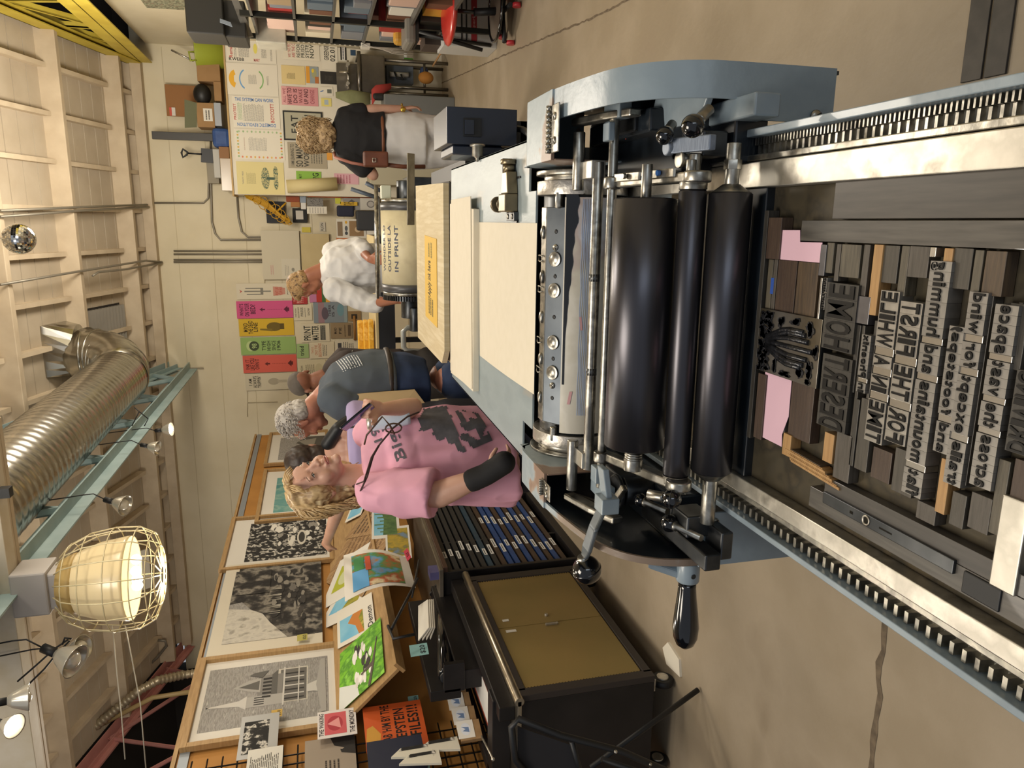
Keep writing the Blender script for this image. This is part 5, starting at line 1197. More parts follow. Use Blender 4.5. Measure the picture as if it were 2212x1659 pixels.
# ---------------------------------------------------------------- woman in the pink shirt
Y0=2.9
sk=skinm('fair','#c99f8a','#bd8f7a')
C=P(690,1040,y=Y0+.03); S,F,U=frame((.80,-.55,.30),(-.42,-.05,.92))
PW_=E
b=MB().use(sk); head(b,C,S,F,U,1.07)
neckb=P(790,1035,y=Y0+.05); limb(b,[(C-U*.06-F*.02,.056),(neckb,.062),(P(830,1010,y=Y0+.06),.07)])
shR=P(815,1062,y=Y0-.10); shL=P(800,940,y=Y0+.14); pel=P(1130,960,y=Y0+.04)
elR=P(948,1068,y=Y0-.22); wrR=P(1050,1025,y=Y0-.30); 
elL=P(893,878,y=Y0+.02); wrL=P(822,884,y=Y0-.12)
limb(b,[(shR,.055),(elR,.052)]); limb(b,[(elR,.053),(elR.lerp(wrR,.35),.047),(wrR,.031)])
limb(b,[(shL,.05),(elL,.036)]); limb(b,[(elL,.037),(elL.lerp(wrL,.35),.035),(wrL,.024)])
hand(b,wrL,P(775,882,y=Y0-.20)-wrL,(.2,-.9,-.1),1.0,.95,side=-1)
hand(b,wrR,P(1110,990,y=Y0-.30)-wrR,(.5,.8,-.2),1.0,.9,side=1)
chest=P(850,985,y=Y0+.05); S2,F2,U2=frame((.70,-.71,0),(-.12,0,1))
torso(b,[(P(1150,970,y=Y0+.05),.15,.11),(P(1000,975,y=Y0+.05),.15,.12),(chest,.16,.10),(P(800,1010,y=Y0+.05),.10,.07)],S2,F2)
hip=P(1150,970,y=Y0+.05)
kL=V(hip.x+.08,hip.y+.05,.45); kR=V(hip.x-.08,hip.y-.05,.45)
for k,q in ((kL,.05),(kR,-.05)): limb(b,[(V(k.x,k.y,hip.z),.085),(k,.055)]); limb(b,[(k,.055),(V(k.x,k.y,.08),.04)])
pink=bake(b,'person',.0055,5,loc=(hip.x,hip.y,0),label='woman in a pink printed T-shirt looking at the phone in her hand',category='person')
face(pink,C,S,F,U,1.07,sk)
# hair
hm=mat('blonde_hair','#b39466',.45,c2=['#c2a679','#8a6b45','#d3bd93'],scale=30,stretch=(1,1,.3),bump=.2)
hm2=mat('blonde_hair_light','#cfb487',.42,c2='#b0905f',scale=40)
b=MB().use(hm); oell(b,C,S,F,U,(0,-.030,.052),(.094,.102,.095)); oell(b,C,S,F,U,(.0,-.065,-.03),(.094,.072,.095)); oell(b,C,S,F,U,(.062,-.012,.03),(.036,.07,.07)); oell(b,C,S,F,U,(-.062,-.012,.03),(.036,.07,.07)); oell(b,C,S,F,U,(.0,-.06,-.09),(.088,.06,.06)); oell(b,C,S,F,U,(.0,.018,.108),(.070,.055,.022))
hr=bake(b,'hair',.006,3,parent=pink,fold=.006,fscale=40)
b=MB().use(hm2); strands(b,C,S,F,U,1.11,420,.22,.0036,3,(-1.0,1.6),wave=.012,vol=.03,down=(-U*.75+Vector((0,0,-.4))-F*.12).normalized()); b.build('hair_strands',hr)
b=MB().use(hm); strands(b,C,S,F,U,1.10,300,.24,.004,8,(-1.0,1.5),wave=.015,vol=.02,down=(-U*.8+Vector((0,0,-.4))-F*.1).normalized()); b.build('hair_strands',hr)
b=MB().use(hm2)
for k in range(26):
    a=C+F*(.058+.002*(k%3))+U*(.124-.0008*k)+S*(-.04+.0032*k); e=a+F*.022-U*.05+S*((-.03 if k<13 else .05)); b.tube([a-F*.05+U*.008,a,a.lerp(e,.5)+F*.012,e],.0022,5)
b.build('fringe',hr)
# shirt
tsh=mat('pink_cotton','#dba3b6',.85,c2='#d197ab',scale=5)
b=MB().use(tsh)
secs=[(P(1090,983,y=Y0+.04),.215,.15),(P(1050,985,y=Y0+.04),.21,.15),(P(980,982,y=Y0+.03),.205,.145),(P(905,985,y=Y0+.04),.20,.135),(P(850,992,y=Y0+.05),.20,.115),(P(815,1000,y=Y0+.05),.175,.09),(P(788,1010,y=Y0+.05),.10,.07)]
torso(b,secs,S2,F2)
limb(b,[(shR,.078),(shR.lerp(elR,.35),.084)]); b.cyl(shR.lerp(elR,.1),shR.lerp(elR,.93),.078,.098,n=28); limb(b,[(shL,.07),(shL.lerp(elL,.2),.072)]); b.cyl(shL,shL.lerp(elL,.55),.068,.076)
limb(b,[(chest+F2*.05+S2*.08-Vector((0,0,.04)),.085),(chest+F2*.05-S2*.08-Vector((0,0,.04)),.085)])
sh=bake(b,'shirt',.007,7,parent=pink,fold=.018,fscale=9,fdir=Vector((1,1,.5)))
# printed picture and lettering projected just over the shirt front
from mathutils.bvhtree import BVHTree
def project(ob,mb,pts2d,faces,m,off=.003):
    """drop flat artwork points onto the cloth surface along the artwork's own normal"""
    mb.use(m)
def decal_on(ob,name,O,Ux,Wy,items,parent):
    """items: ('g',glyphs..)/polys in the plane O,Ux,Wy pushed onto ob along the plane normal"""
    me=ob.data; base=Vector((0,0,0)); q=ob
    while q is not None: base=base+q.location; q=q.parent
    bv=BVHTree.FromPolygons([v.co+base for v in me.vertices],[p.vertices for p in me.polygons])
    N=Ux.cross(Wy).normalized(); mb=MB(); k=0
    for m,vs,fs in items:
        k+=1; mb.use(m); L=[]
        ok=[]
        for (x,y) in vs:
            p=O+Ux*x+Wy*y+N*.4; h=bv.ray_cast(p,-N); ok.append(h[0] is not None and (h[0]-p).length<.60); L.append((h[0] if h[0] is not None else p-N*.4)+N*(.0022+.0006*k))
        mb.add(L,[f for f in fs if all(ok[i] for i in f)],True)
    return mb.build(name,parent)
def gridpoly(x0,y0,x1,y1,inside,n=26):
    vs=[];fs=[];id={}
    for i in range(n):
        for j in range(n):
            cx=x0+(x1-x0)*(i+.5)/n; cy=y0+(y1-y0)*(j+.5)/n
            if not inside((i+.5)/n,(j+.5)/n): continue
            q=[]
            for a,c in ((i,j),(i+1,j),(i+1,j+1),(i,j+1)):
                if (a,c) not in id: id[(a,c)]=len(vs); vs.append((x0+(x1-x0)*a/n,y0+(y1-y0)*c/n))
                q.append(id[(a,c)])
            fs.append(tuple(q))
    return vs,fs
O=P(868,930,y=Y0-.1); N2=Vector((.28,-.95,.08)).normalized(); Wy=(Vector((-.34,0,1))); Wy=(Wy-N2*Wy.dot(N2)).normalized(); Ux=Wy.cross(N2).normalized()
gr=mat('grey_shirt_print','#5b5a60',.8,c2='#4b4a50',scale=30)
def mtn(u,v): return (.36<v<.40+.6*(u if u<.55 else 1.25-u)+.10*mnoise.noise((u*9,v*9,0)) and v>.36+.02*math.sin(u*9))
def brush(u,v): return v<.36 and mnoise.noise((u*7,v*9,3))>-.12+.3*(v>.28)
cen=P(942,925,y=Y0-.12)
items=[(gr,)+gridpoly(-.13,-.20,.13,.13,mtn,44),(gr,)+gridpoly(-.13,-.20,.13,.13,brush,44)]
decal_on(sh,'shirt_picture',cen,Ux,Wy,items,sh)
cen2=P(866,935,y=Y0-.12)
def word(t,x,y,w,h): vs,fs=glyphs(t); return (gr,[(x+p[0]*w,y+p[1]*h) for p in vs],fs)
decal_on(sh,'shirt_lettering',cen2,Ux,Wy,[word('Big',-.10,.0,.11,.055),word('Bend',.03,.01,.14,.055),word('1972',-.0,.075,.13,.035)],sh)
# wrist brace
b=MB().use(mat('black_neoprene','#141416',.8)); limb(b,[(elR.lerp(wrR,.72),.045),(wrR,.043),(wrR.lerp(P(1110,985,y=Y0-.34),.65),.045)]); bake(b,'wrist_brace',.006,3,parent=pink,label='black wrist brace')
# dark trousers
b=MB().use(mat('dark_navy_trousers','#1b1d2b',.8)); torso(b,[(P(1100,985,y=Y0+.05),.17,.13),(hip,.18,.14)],S2,F2)
for k in (kL,kR): limb(b,[(V(k.x,k.y,hip.z-.03),.10),(k,.075)]); limb(b,[(k,.075),(V(k.x,k.y,.12),.06)])
bake(b,'trousers',.012,5,parent=pink)
b=MB().use(m_blackm); 
for k in (kL,kR): shoe(b,k,F2)
b.build('shoes',pink)
# lanyard with glasses
L=E('eyeglasses',tuple(P(850,930,y=Y0-.28)),'tortoiseshell glasses hanging on a dark neck cord over the pink shirt','glasses')
tm=mat('tortoise','#4a3324',.3); 
b=MB().use(flat('#3a2420')); b.tube([P(762,1050,y=Y0-.06),P(778,1062,y=Y0-.13),P(793,1030,y=Y0-.20),P(806,985,y=Y0-.22),P(820,960,y=Y0-.22),P(845,930,y=Y0-.24)],.0035,6)
b.tube([P(845,928,y=Y0-.24),P(865,912,y=Y0-.22),P(880,900,y=Y0-.2),P(905,890,y=Y0-.17)],.0035,6); b.tube([P(765,1048,y=Y0-.07),P(786,1040,y=Y0-.19),P(802,988,y=Y0-.23),P(818,962,y=Y0-.24)],.0028,6); b.build('cord',L)
b=MB().use(tm); b.tube([P(787,960,y=Y0-.23),P(792,940,y=Y0-.24),P(826,900,y=Y0-.27),P(843,920,y=Y0-.27),P(852,938,y=Y0-.26)],.0035,6); b.build('temple_arm',L)
b=MB().use(tm); c=P(850,925,y=Y0-.25); b.tube([c+Vector((.03*math.cos(a*PI/6)*.6,0,.03*math.sin(a*PI/6))) for a in range(12)],.0032,6,closed=True); b.build('rim',L)
# phone
ph=E('phone',tuple(P(770,890,y=Y0-.25)),'smartphone in a violet-blue case held by the woman in pink','phone')
p0,p1=P(738,926,y=Y0-.22),P(803,872,y=Y0-.22); d=(p1-p0); sd=Vector((0,-.9,-.2)).normalized()*.0; nn=d.normalized()
wv=Vector((.03,-.07,.02)); tv=(d.cross(wv)).normalized()*.009
b=MB().use(m_black).obox(p0-wv*.5,d,wv,tv); b.build('body',ph,bev=.003)
b=MB().use(mat('violet_screen','#5a53a8',.2,c2=['#6a5fc0','#3a4fa0','#9a6fb0'],scale=30)).obox(p0-wv*.45+tv*1.01+d*.03,d*.94,wv*.9,tv*.05); b.build('screen',ph)
# white cup / bottle tucked at her arm
b=MB().use(mat('pale_blue_flask','#bcc9d8',.35)).lathe(P(800,912,y=Y0-.02),P(890,897,y=Y0-.02)-P(800,912,y=Y0-.02),[(0,.03),(.005,.036),(.14,.036),(.155,.034)],24); b.use(m_steelb).lathe(P(792,913,y=Y0-.02),P(800,912,y=Y0-.02)-P(792,913,y=Y0-.02),[(0,.03),(.02,.034)],24)
b.build('flask',label='pale blue insulated tumbler with a steel rim held against the pink shirt',cat='tumbler')
# ---------------------------------------------------------------- grey haired man
Y0=3.85; sk2=skinm('ruddy','#b9806a','#a9705c')
C=P(652,905,y=Y0); S,F,U=frame((-.80,.20,-.35),(-.30,0,.95))
b=MB().use(sk2); head(b,C,S,F,U,1.0,1.1); nb=P(690,868,y=Y0+.05); limb(b,[(C-U*.06-F*.03,.055),(nb,.062),(P(715,850,y=Y0+.05),.08)])
shN=P(722,862,y=Y0-.17); shF=P(718,835,y=Y0+.2); elN=P(800,905,y=Y0-.12); 
limb(b,[(shN,.055),(P(770,893,y=Y0-.18),.045),(P(800,905,y=Y0-.15),.042)]); limb(b,[(P(800,905,y=Y0-.15),.042),(P(790,960,y=Y0-.2),.030)]); limb(b,[(shF,.05),(P(790,900,y=Y0+.25),.042),(P(780,960,y=Y0+.2),.03)])
hand(b,P(790,960,y=Y0-.2),(-1,.1,.1),(0,0,-1),1,.5)
S2,F2,U2=frame((-1,.12,0),(0,0,1)); hp=P(850,815,y=Y0+.02)
torso(b,[(P(880,818,y=Y0),.16,.11),(P(760,832,y=Y0),.17,.12),(P(712,850,y=Y0),.12,.08)],S2,F2)
kn=V(hp.x-.03,hp.y-.09,.50); kf=V(hp.x-.05,hp.y+.10,.50)
for k in (kn,kf): limb(b,[(V(k.x+.02,k.y,.95),.08),(k,.055)]); limb(b,[(k,.055),(V(k.x+.02,k.y,.1),.04)])
gm_=bake(b,'person',.007,5,loc=(hp.x,hp.y,0),label='grey-haired man in a slate blue T-shirt and jeans bending toward the prints',category='person')
face(gm_,C,S,F,U,1,sk2)
hg=mat('grey_hair','#a59f98',.6,c2=['#b9b3aa','#8a837c'],scale=60,stretch=(1,1,.4),bump=.3)
b=MB().use(hg); oell(b,C,S,F,U,(0,-.022,.042),(.077,.090,.084)); oell(b,C,S,F,U,(0,-.05,-.01),(.070,.055,.06)); hr=bake(b,'hair',.006,3,parent=gm_,fold=.004,fscale=50)
b=MB().use(hg); strands(b,C,S,F,U,1,240,.035,.0028,6,(-2.4,2.4),wave=.004,vol=.004,down=(F*.5-U*.3)); b.build('hair_strands',hr)
b=MB().use(m_black).tube([C+S*.078-F*.02+U*.02,C+S*.080+F*.05+U*.03,C+S*.070+F*.075+U*.026],.0022,5); b.build('glasses_arm',gm_)
slate=mat('slate_tshirt','#4b545e',.85,c2='#434c56',scale=5)
b=MB().use(slate); torso(b,[(P(848,815,y=Y0),.205,.135),(P(800,822,y=Y0),.215,.15),(P(755,832,y=Y0),.225,.150),(P(718,843,y=Y0),.21,.125),(P(700,852,y=Y0),.13,.08),(P(690,862,y=Y0),.08,.065)],S2,F2)
limb(b,[(shN,.082),(P(740,875,y=Y0-.2),.084)]); b.cyl(shN,P(768,886,y=Y0-.2),.078,.088); limb(b,[(shF,.075),(P(765,878,y=Y0+.24),.075)])
sg=bake(b,'shirt',.008,7,parent=gm_,fold=.006,fscale=8)
N2=Vector((.55,-.83,0)).normalized(); Wy=Vector((-.30,0,1)); Wy=(Wy-N2*Wy.dot(N2)).normalized(); Ux=Wy.cross(N2).normalized(); wt=flat('#c9cdd0')
its=[(wt,)+gridpoly(-.06,-.012*k-.004,.07-.004*k,-.012*k,lambda u,v:mnoise.noise((u*22,k*3.1,0))>-.35,20) for k in range(9)]
decal_on(sg,'shirt_lettering',P(733,803,y=Y0),Ux,Wy,its,sg)
den=mat('blue_denim','#1f2f4d',.85,c2='#2b3e60',scale=9)
b=MB().use(den); torso(b,[(P(838,816,y=Y0),.185,.125),(P(880,822,y=Y0),.195,.14),(P(920,828,y=Y0),.18,.13)],S2,F2)
for k in (kn,kf): limb(b,[(V(k.x+.02,k.y,.90),.115),(k,.085)]); limb(b,[(k,.085),(V(k.x+.02,k.y,.10),.07)])
bake(b,'jeans',.011,6,parent=gm_,fold=.005,fscale=7)
b=MB().use(flat('#2a211c',.5)); b.tube([q for q in ring(P(838,816,y=Y0),S2,F2,.198,.138,30)],.016,8,closed=True); b.build('belt',gm_)
b=MB().use(m_blackm); 
for k in (kn,kf): shoe(b,k,F2,1.1)
b.build('shoes',gm_)
# beige envelope he carries
b=MB().use(mat('manila','#b8a27c',.75,c2='#ad9770',scale=4)); e=[P(754,852,y=3.62),P(896,842,y=3.62),P(925,880,y=3.55),P(850,905,y=3.5),P(770,882,y=3.55)]
b.prism(e,(0,.012,0)); b.build('envelope',label='large beige envelope held in front of the man in jeans',cat='envelope')
MB().use(flat('#b9a81f')).prism([P(905,878,y=3.66),P(975,868,y=3.66),P(985,880,y=3.64),P(930,895,y=3.64)],(0,.01,0)).build('yellow_folder',label='yellow edge of a folder under the beige envelope',cat='folder')
# ---------------------------------------------------------------- woman in lavender top behind, reaching left
Y0=3.55
C=P(672,995,y=Y0+.1); S,F,U=frame((-.35,.93,0),(0,0,1))
b=MB().use(sk); head(b,C,S,F,U,.95); limb(b,[(C-U*.06,.05),(P(745,960,y=Y0),.055)])
sA=P(748,985,y=Y0-.02); eA=P(735,1085,y=Y0+.25); wA=P(706,1170,y=4.35)
limb(b,[(sA,.05),(eA,.042)]); limb(b,[(eA,.042),(wA,.026)]); hand(b,wA,P(700,1200,y=4.5)-wA,(.6,.2,-.7),1,.6)
sB=P(745,925,y=Y0-.02); eB=P(850,900,y=Y0-.05); limb(b,[(sB,.05),(eB,.042)]); limb(b,[(eB,.042),(P(800,880,y=Y0+.25),.028)])
S2,F2,U2=frame((-.5,.86,0),(0,0,1)); torso(b,[(P(900,940,y=Y0),.14,.1),(P(800,945,y=Y0),.15,.1),(P(750,952,y=Y0),.13,.07)],S2,F2)
hx=P(900,940,y=Y0); 
for s in (-.08,.08): limb(b,[(V(hx.x+s,hx.y,1.0),.085),(V(hx.x+s,hx.y,.5),.055)]); limb(b,[(V(hx.x+s,hx.y,.5),.055),(V(hx.x+s,hx.y,.08),.04)])
lv=bake(b,'person',.0075,5,loc=(hx.x,hx.y,0),label='dark-haired person in a lavender tank top reaching an arm toward the prints',category='person')
face(lv,C,S,F,U,.95,sk)
b=MB().use(mat('dark_brown_hair','#2b211b',.5,c2='#3b2d24',scale=50)); oell(b,C,S,F,U,(0,-.025,.042),(.080,.09,.085)); oell(b,C,S,F,U,(0,-.05,-.03),(.072,.05,.08)); bake(b,'hair',.007,3,parent=lv,fold=.004,fscale=40)
b=MB().use(mat('lavender_knit','#a99cc4',.85)); torso(b,[(P(905,940,y=Y0),.17,.125),(P(820,943,y=Y0),.165,.12),(P(765,940,y=Y0),.175,.12),(P(750,938,y=Y0),.15,.10)],S2,F2)
tp=bake(b,'tank_top',.009,5,parent=lv,fold=.004)
b=MB().use(m_blackm).tube([P(745,925,y=Y0-.13),P(775,920,y=Y0-.14),P(800,915,y=Y0-.13)],.006,6); b.build('strap',tp)
b=MB().use(m_blackm); limb(b,[(P(708,958,y=Y0-.02),.034),(P(730,925,y=Y0-.05),.03),(P(752,903,y=Y0-.03),.018)]); bake(b,'black_shawl',.008,5,parent=lv)
b=MB().use(flat('#23242c')); torso(b,[(P(890,940,y=Y0),.16,.12),(hx-Vector((0,0,.1)),.17,.12)],S2,F2)
for s in (-.08,.08): limb(b,[(V(hx.x+s,hx.y,1.0),.10),(V(hx.x+s,hx.y,.1),.06)])
bake(b,'trousers',.013,4,parent=lv)
# ---------------------------------------------------------------- man in white shirt at the far press
Y0=5.75; sk3=skinm('tanned','#a86f54','#965f47')
C=P(658,612,y=Y0); S,F,U=frame((-.72,.20,-.45),(-.30,0,.9))
b=MB().use(sk3); head(b,C,S,F,U,1.0,1.1); limb(b,[(C-U*.06-F*.03,.055),(P(697,585,y=Y0),.062)])
sN=P(722,625,y=Y0-.14); sF=P(722,545,y=Y0+.05); eN=P(800,655,y=Y0-.20); eF=P(775,535,y=Y0-.05)
limb(b,[(sN,.055),(eN,.045)]); limb(b,[(eN,.044),(P(858,648,y=Y0-.45),.028)]); limb(b,[(sF,.05),(eF,.045)]); limb(b,[(eF,.042),(P(800,560,y=Y0-.35),.028)])
hand(b,P(858,648,y=Y0-.45),(.1,-.4,-.6),(.3,0,-1),1,.8); hand(b,P(800,560,y=Y0-.35),(.0,-.6,-.4),(0,0,-1),1,.6)
S2,F2,U2=frame((-.75,-.6,0),(0,0,1)); hx=P(850,580,y=Y0+.05)
torso(b,[(P(840,580,y=Y0+.02),.15,.11),(P(760,582,y=Y0),.17,.12),(P(712,582,y=Y0),.13,.09)],S2,F2)
for s in (-.09,.09): limb(b,[(V(hx.x+s,hx.y,1.0),.085),(V(hx.x+s,hx.y,.5),.06)]); limb(b,[(V(hx.x+s,hx.y,.5),.06),(V(hx.x+s,hx.y,.08),.045)])
wm=bake(b,'person',.008,5,loc=(hx.x,hx.y,0),label='young man in a white shirt with rolled sleeves leaning over the far press',category='person')
face(wm,C,S,F,U,1,sk3,brow='#5a4030')
b=MB().use(mat('sandy_hair','#8d6b45',.6,c2=['#b59464','#5f4630'],scale=50,bump=.3)); oell(b,C,S,F,U,(0,-.018,.040),(.0765,.092,.085)); oell(b,C,S,F,U,(0,-.045,-.01),(.071,.055,.05)); oell(b,C,S,F,U,(0,.03,.10),(.055,.06,.03)); hr=bake(b,'hair',.007,2,parent=wm,fold=.005,fscale=60)
wsh=mat('white_cotton_shirt','#e2e1de',.8,c2='#d5d4d3',scale=6)
b=MB().use(wsh); torso(b,[(P(838,580,y=Y0+.02),.20,.15),(P(790,580,y=Y0),.205,.155),(P(745,582,y=Y0),.215,.15),(P(712,583,y=Y0),.18,.115),(P(694,586,y=Y0),.085,.075)],S2,F2)
limb(b,[(sN,.085),(sN.lerp(eN,.6),.075),(eN,.07)]); limb(b,[(eN,.07),(P(812,655,y=Y0-.25),.062)]); limb(b,[(sF,.085),(eF,.072),(P(790,545,y=Y0-.18),.06)])
bake(b,'shirt',.008,5,parent=wm,fold=.012,fscale=11)
b=MB().use(flat('#2b3038')); torso(b,[(P(835,580,y=Y0+.04),.17,.13),(hx-Vector((0,0,.1)),.18,.13)],S2,F2)
for s in (-.09,.09): limb(b,[(V(hx.x+s,hx.y,.98),.11),(V(hx.x+s,hx.y,.1),.07)])
bake(b,'trousers',.013,4,parent=wm)
# ---------------------------------------------------------------- woman in black top and white jeans
Y0=6.0
C=P(686,292,y=Y0); S,F,U=frame((.15,.95,-.2),(0,.15,1))
b=MB().use(sk); head(b,C,S,F,U,.97); limb(b,[(C-U*.06,.05),(P(725,295,y=Y0),.055)])
sR=P(748,252,y=Y0); sL=P(752,335,y=Y0-.05); eR=P(805,237,y=Y0-.02); wR=P(868,235,y=Y0); eL=P(806,378,y=Y0-.05); wL=P(795,350,y=Y0+.2)
limb(b,[(sR,.052),(eR,.042)]); limb(b,[(eR,.042),(wR,.027)]); limb(b,[(sL,.052),(eL,.043)]); limb(b,[(eL,.042),(wL,.028)])
hand(b,wR,P(900,230,y=Y0)-wR,(-.8,.2,0),1,.35); hand(b,wL,(.4,.6,0),(0,0,-1),1,.6)
S2,F2,U2=frame((0,1,0),(0,0,1)); hx=P(880,305,y=Y0)
torso(b,[(P(870,302,y=Y0),.17,.12),(P(800,298,y=Y0),.15,.10),(P(742,294,y=Y0),.16,.08)],S2,F2)
for s in (-.09,.09): limb(b,[(V(hx.x+s,hx.y,.9),.09),(V(hx.x+s*.9,hx.y,.48),.06)]); limb(b,[(V(hx.x+s*.9,hx.y,.48),.06),(V(hx.x+s*.9,hx.y,.08),.045)])
bk=bake(b,'person',.008,5,loc=(hx.x,hx.y,0),label='woman seen from behind in a black top and white jeans with a brown crossbody bag',category='person')
hb=mat('curly_hair','#a58a66',.6,c2=['#c1a57d','#6f573c'],scale=40,bump=.4)
b=MB().use(hb); oell(b,C,S,F,U,(0,-.03,.035),(.105,.10,.095)); oell(b,C,S,F,U,(0,-.05,-.06),(.10,.075,.08)); hr=bake(b,'hair',.009,2,parent=bk,fold=.018,fscale=26)
b=MB().use(mat('curly_hair_light','#bfa57d',.5,c2='#8d7049',scale=50)); strands(b,C,S,F,U,1.12,240,.16,.0042,5,(-2.2,2.2),wave=.016,vol=.03,down=Vector((0,-.1,-1))); b.build('hair_strands',hr)
b=MB().use(mat('black_top','#1b1b1e',.85)); torso(b,[(P(830,300,y=Y0),.20,.145),(P(795,299,y=Y0),.195,.14),(P(755,297,y=Y0),.215,.13),(P(732,295,y=Y0),.19,.10),(P(720,294,y=Y0),.09,.07)],S2,F2)
limb(b,[(sR,.075),(sR.lerp(eR,.5),.075)]); limb(b,[(sL,.075),(sL.lerp(eL,.6),.078)])
bake(b,'shirt',.009,6,parent=bk,fold=.008,fscale=9)
b=MB().use(mat('white_jeans','#dcdbd9',.8,c2='#d0cfcf',scale=5)); torso(b,[(P(826,300,y=Y0),.175,.13),(P(870,303,y=Y0),.21,.155),(P(915,308,y=Y0),.20,.15)],S2,F2)
for s in (-.095,.095): limb(b,[(V(hx.x+s,hx.y,.88),.125),(V(hx.x+s*.9,hx.y,.48),.09)]); limb(b,[(V(hx.x+s*.9,hx.y,.48),.09),(V(hx.x+s*.9,hx.y,.12),.075)])
bake(b,'jeans',.011,5,parent=bk,fold=.006,fscale=8)
b=MB().use(flat('#7a4a30',.5)); b.tube(ring(P(824,300,y=Y0),S2,F2,.185,.14,30),.014,8,closed=True); b.build('belt',bk)
b=MB().use(mat('gold_metal','#c9a94a',.25,.9)); b.tube(ring(wR,Vector((1,0,0)),Vector((0,1,0)),.036,.034,20),.006,6,closed=True); b.ball(wR+Vector((-.01,-.036,-.005)),(.02,.008,.02)); b.build('bracelet',bk)
b=MB().use(m_blackm)
for s in (-.09,.09): shoe(b,(hx.x+s,hx.y),F2)
b.build('shoes',bk)
BG=E('crossbody_bag',tuple(P(810,345,y=5.8)),'brown leather crossbody bag at the hip of the woman in black','bag')
lea=mat('brown_leather','#6f3f2b',.5,c2='#5d3322',scale=12)
b=MB().use(lea); a=P(790,352,y=5.78); c=P(828,338,y=5.78); b.box((min(a.x,c.x)-.03,5.70,c.z-.03),(max(a.x,c.x)+.03,5.80,a.z+.02)); b.build('pouch',BG,bev=.012)
b=MB().use(mat('tan_strap','#a2695a',.6)); b.tube([P(722,330,y=5.95),P(724,340,y=5.86),P(760,352,y=5.78),P(795,358,y=5.76)],.012,6); b.build('strap',BG)
b=MB().use(lea).tube([P(825,355,y=5.76),P(870,360,y=5.76),P(918,360,y=5.78)],.016,6); b.build('hanging_strap',BG)
b=MB().use(m_steelb).tube([P(805,342,y=5.69),P(812,342,y=5.69),P(812,350,y=5.69),P(805,350,y=5.69)],.004,5,closed=True); b.build('buckle',BG)
# ---------------------------------------------------------------- man in a cap behind
Y0=5.2; sk4=skinm('brown','#8a5a44','#7b4e3a')
C=P(662,826,y=Y0); S,F,U=frame((-.55,.75,-.25),(-.15,0,1))
b=MB().use(sk4); head(b,C,S,F,U,1.0,1.1); limb(b,[(C-U*.06,.055),(P(700,815,y=Y0),.06)])
sR=P(722,800,y=Y0); eR=P(755,775,y=Y0-.05); wR=P(776,768,y=Y0+.18); limb(b,[(sR,.055),(eR,.046)]); limb(b,[(eR,.045),(wR,.03)]); hand(b,wR,(-.2,.5,.4),(-.5,0,-.5),1,.6)
S2,F2,U2=frame((-.5,.85,0),(0,0,1)); hx=P(870,812,y=Y0); torso(b,[(hx,.16,.11),(P(760,815,y=Y0),.17,.12),(P(715,815,y=Y0),.14,.08)],S2,F2)
for s,yy in ((-.0,790),(.16,850)): 
    q=P(960,783 if s==0 else 830,y=Y0); limb(b,[(V(q.x,q.y,.85),.085),(V(q.x,q.y,.48),.06)]); limb(b,[(V(q.x,q.y,.48),.062),(V(q.x,q.y,.08),.045)])
cm=bake(b,'person',.008,5,loc=(hx.x,hx.y,0),label='man in a grey cap and dark shirt mostly hidden behind the grey-haired man',category='person')
b=MB().use(mat('grey_cap','#5d564f',.8)); oell(b,C,S,F,U,(0,-.008,.050),(.083,.098,.075)); oell(b,C,S,F,U,(0,.12,.035),(.062,.06,.006)); bake(b,'cap',.006,2,parent=cm)
b=MB().use(mat('umber_shirt','#3a302c',.85)); torso(b,[(hx,.195,.14),(P(790,814,y=Y0),.20,.14),(P(735,815,y=Y0),.21,.13),(P(708,815,y=Y0),.12,.08)],S2,F2); limb(b,[(sR,.08),(sR.lerp(eR,.8),.075)]); bake(b,'shirt',.009,5,parent=cm,fold=.006)
b=MB().use(flat('#2b2623')); torso(b,[(P(850,812,y=Y0),.17,.13),(P(900,812,y=Y0),.19,.14)],S2,F2)
for yy in (783,830): q=P(905,yy,y=Y0); limb(b,[(V(q.x,q.y,.85),.115),(V(q.x,q.y,.58),.10)])
bake(b,'shorts',.012,4,parent=cm)
b=MB().use(flat('#e6e2d6')).prism([P(750,770,y=Y0-.03),P(762,756,y=Y0-.03),P(752,785,y=Y0-.03)],(0,.003,0)); b.build('paper_sheet',label='small white sheet of paper held up by the man in the cap',cat='paper')
# ================================================================ back of the shop
m_pb=mat('poster_board_white','#dcd6c6',.75,c2='#d6cfbd',scale=2)
YB=9.7; zt=P(495,250,y=YB).z
b=MB().use(m_pb).box((.30,YB,.0),(2.025,10.19,zt)); b.use(mat('plywood_top','#b79a68',.7)).box((.28,YB-.02,zt),(2.025,10.19,zt+.02))
b.build('poster_partition',label='white poster-covered partition with a storage top against the back wall',cat='partition',bev=.002)
BX=Vector((1,0,0)); BZ_=Vector((0,0,1))
def bp(name,X0,X1,Yr,Yl,paper,items,label,y=YB-.004,cat='poster',**k):
    """flat sheet facing the room: photo columns X0 (top) X1 (bottom), rows Yr (right edge) Yl (left edge)"""
    tl=P(X0,Yl,y=y); tr=P(X0,Yr,y=y); bl=P(X1,Yl,y=y); br=P(X1,Yr,y=y)
    x0=(tl.x+bl.x)/2; x1=(tr.x+br.x)/2; z1=(tl.z+tr.z)/2; z0=(bl.z+br.z)/2
    return sheet(name,(x0,y,z0),BX,BZ_,x1-x0,z1-z0,paper,items,label,cat=cat,th=k.pop('th',.004),**k)
W1='#ded8c8'; W2='#d9cfb2'; G='#8a8780'; K='#26241f'; RD='#b5433c'
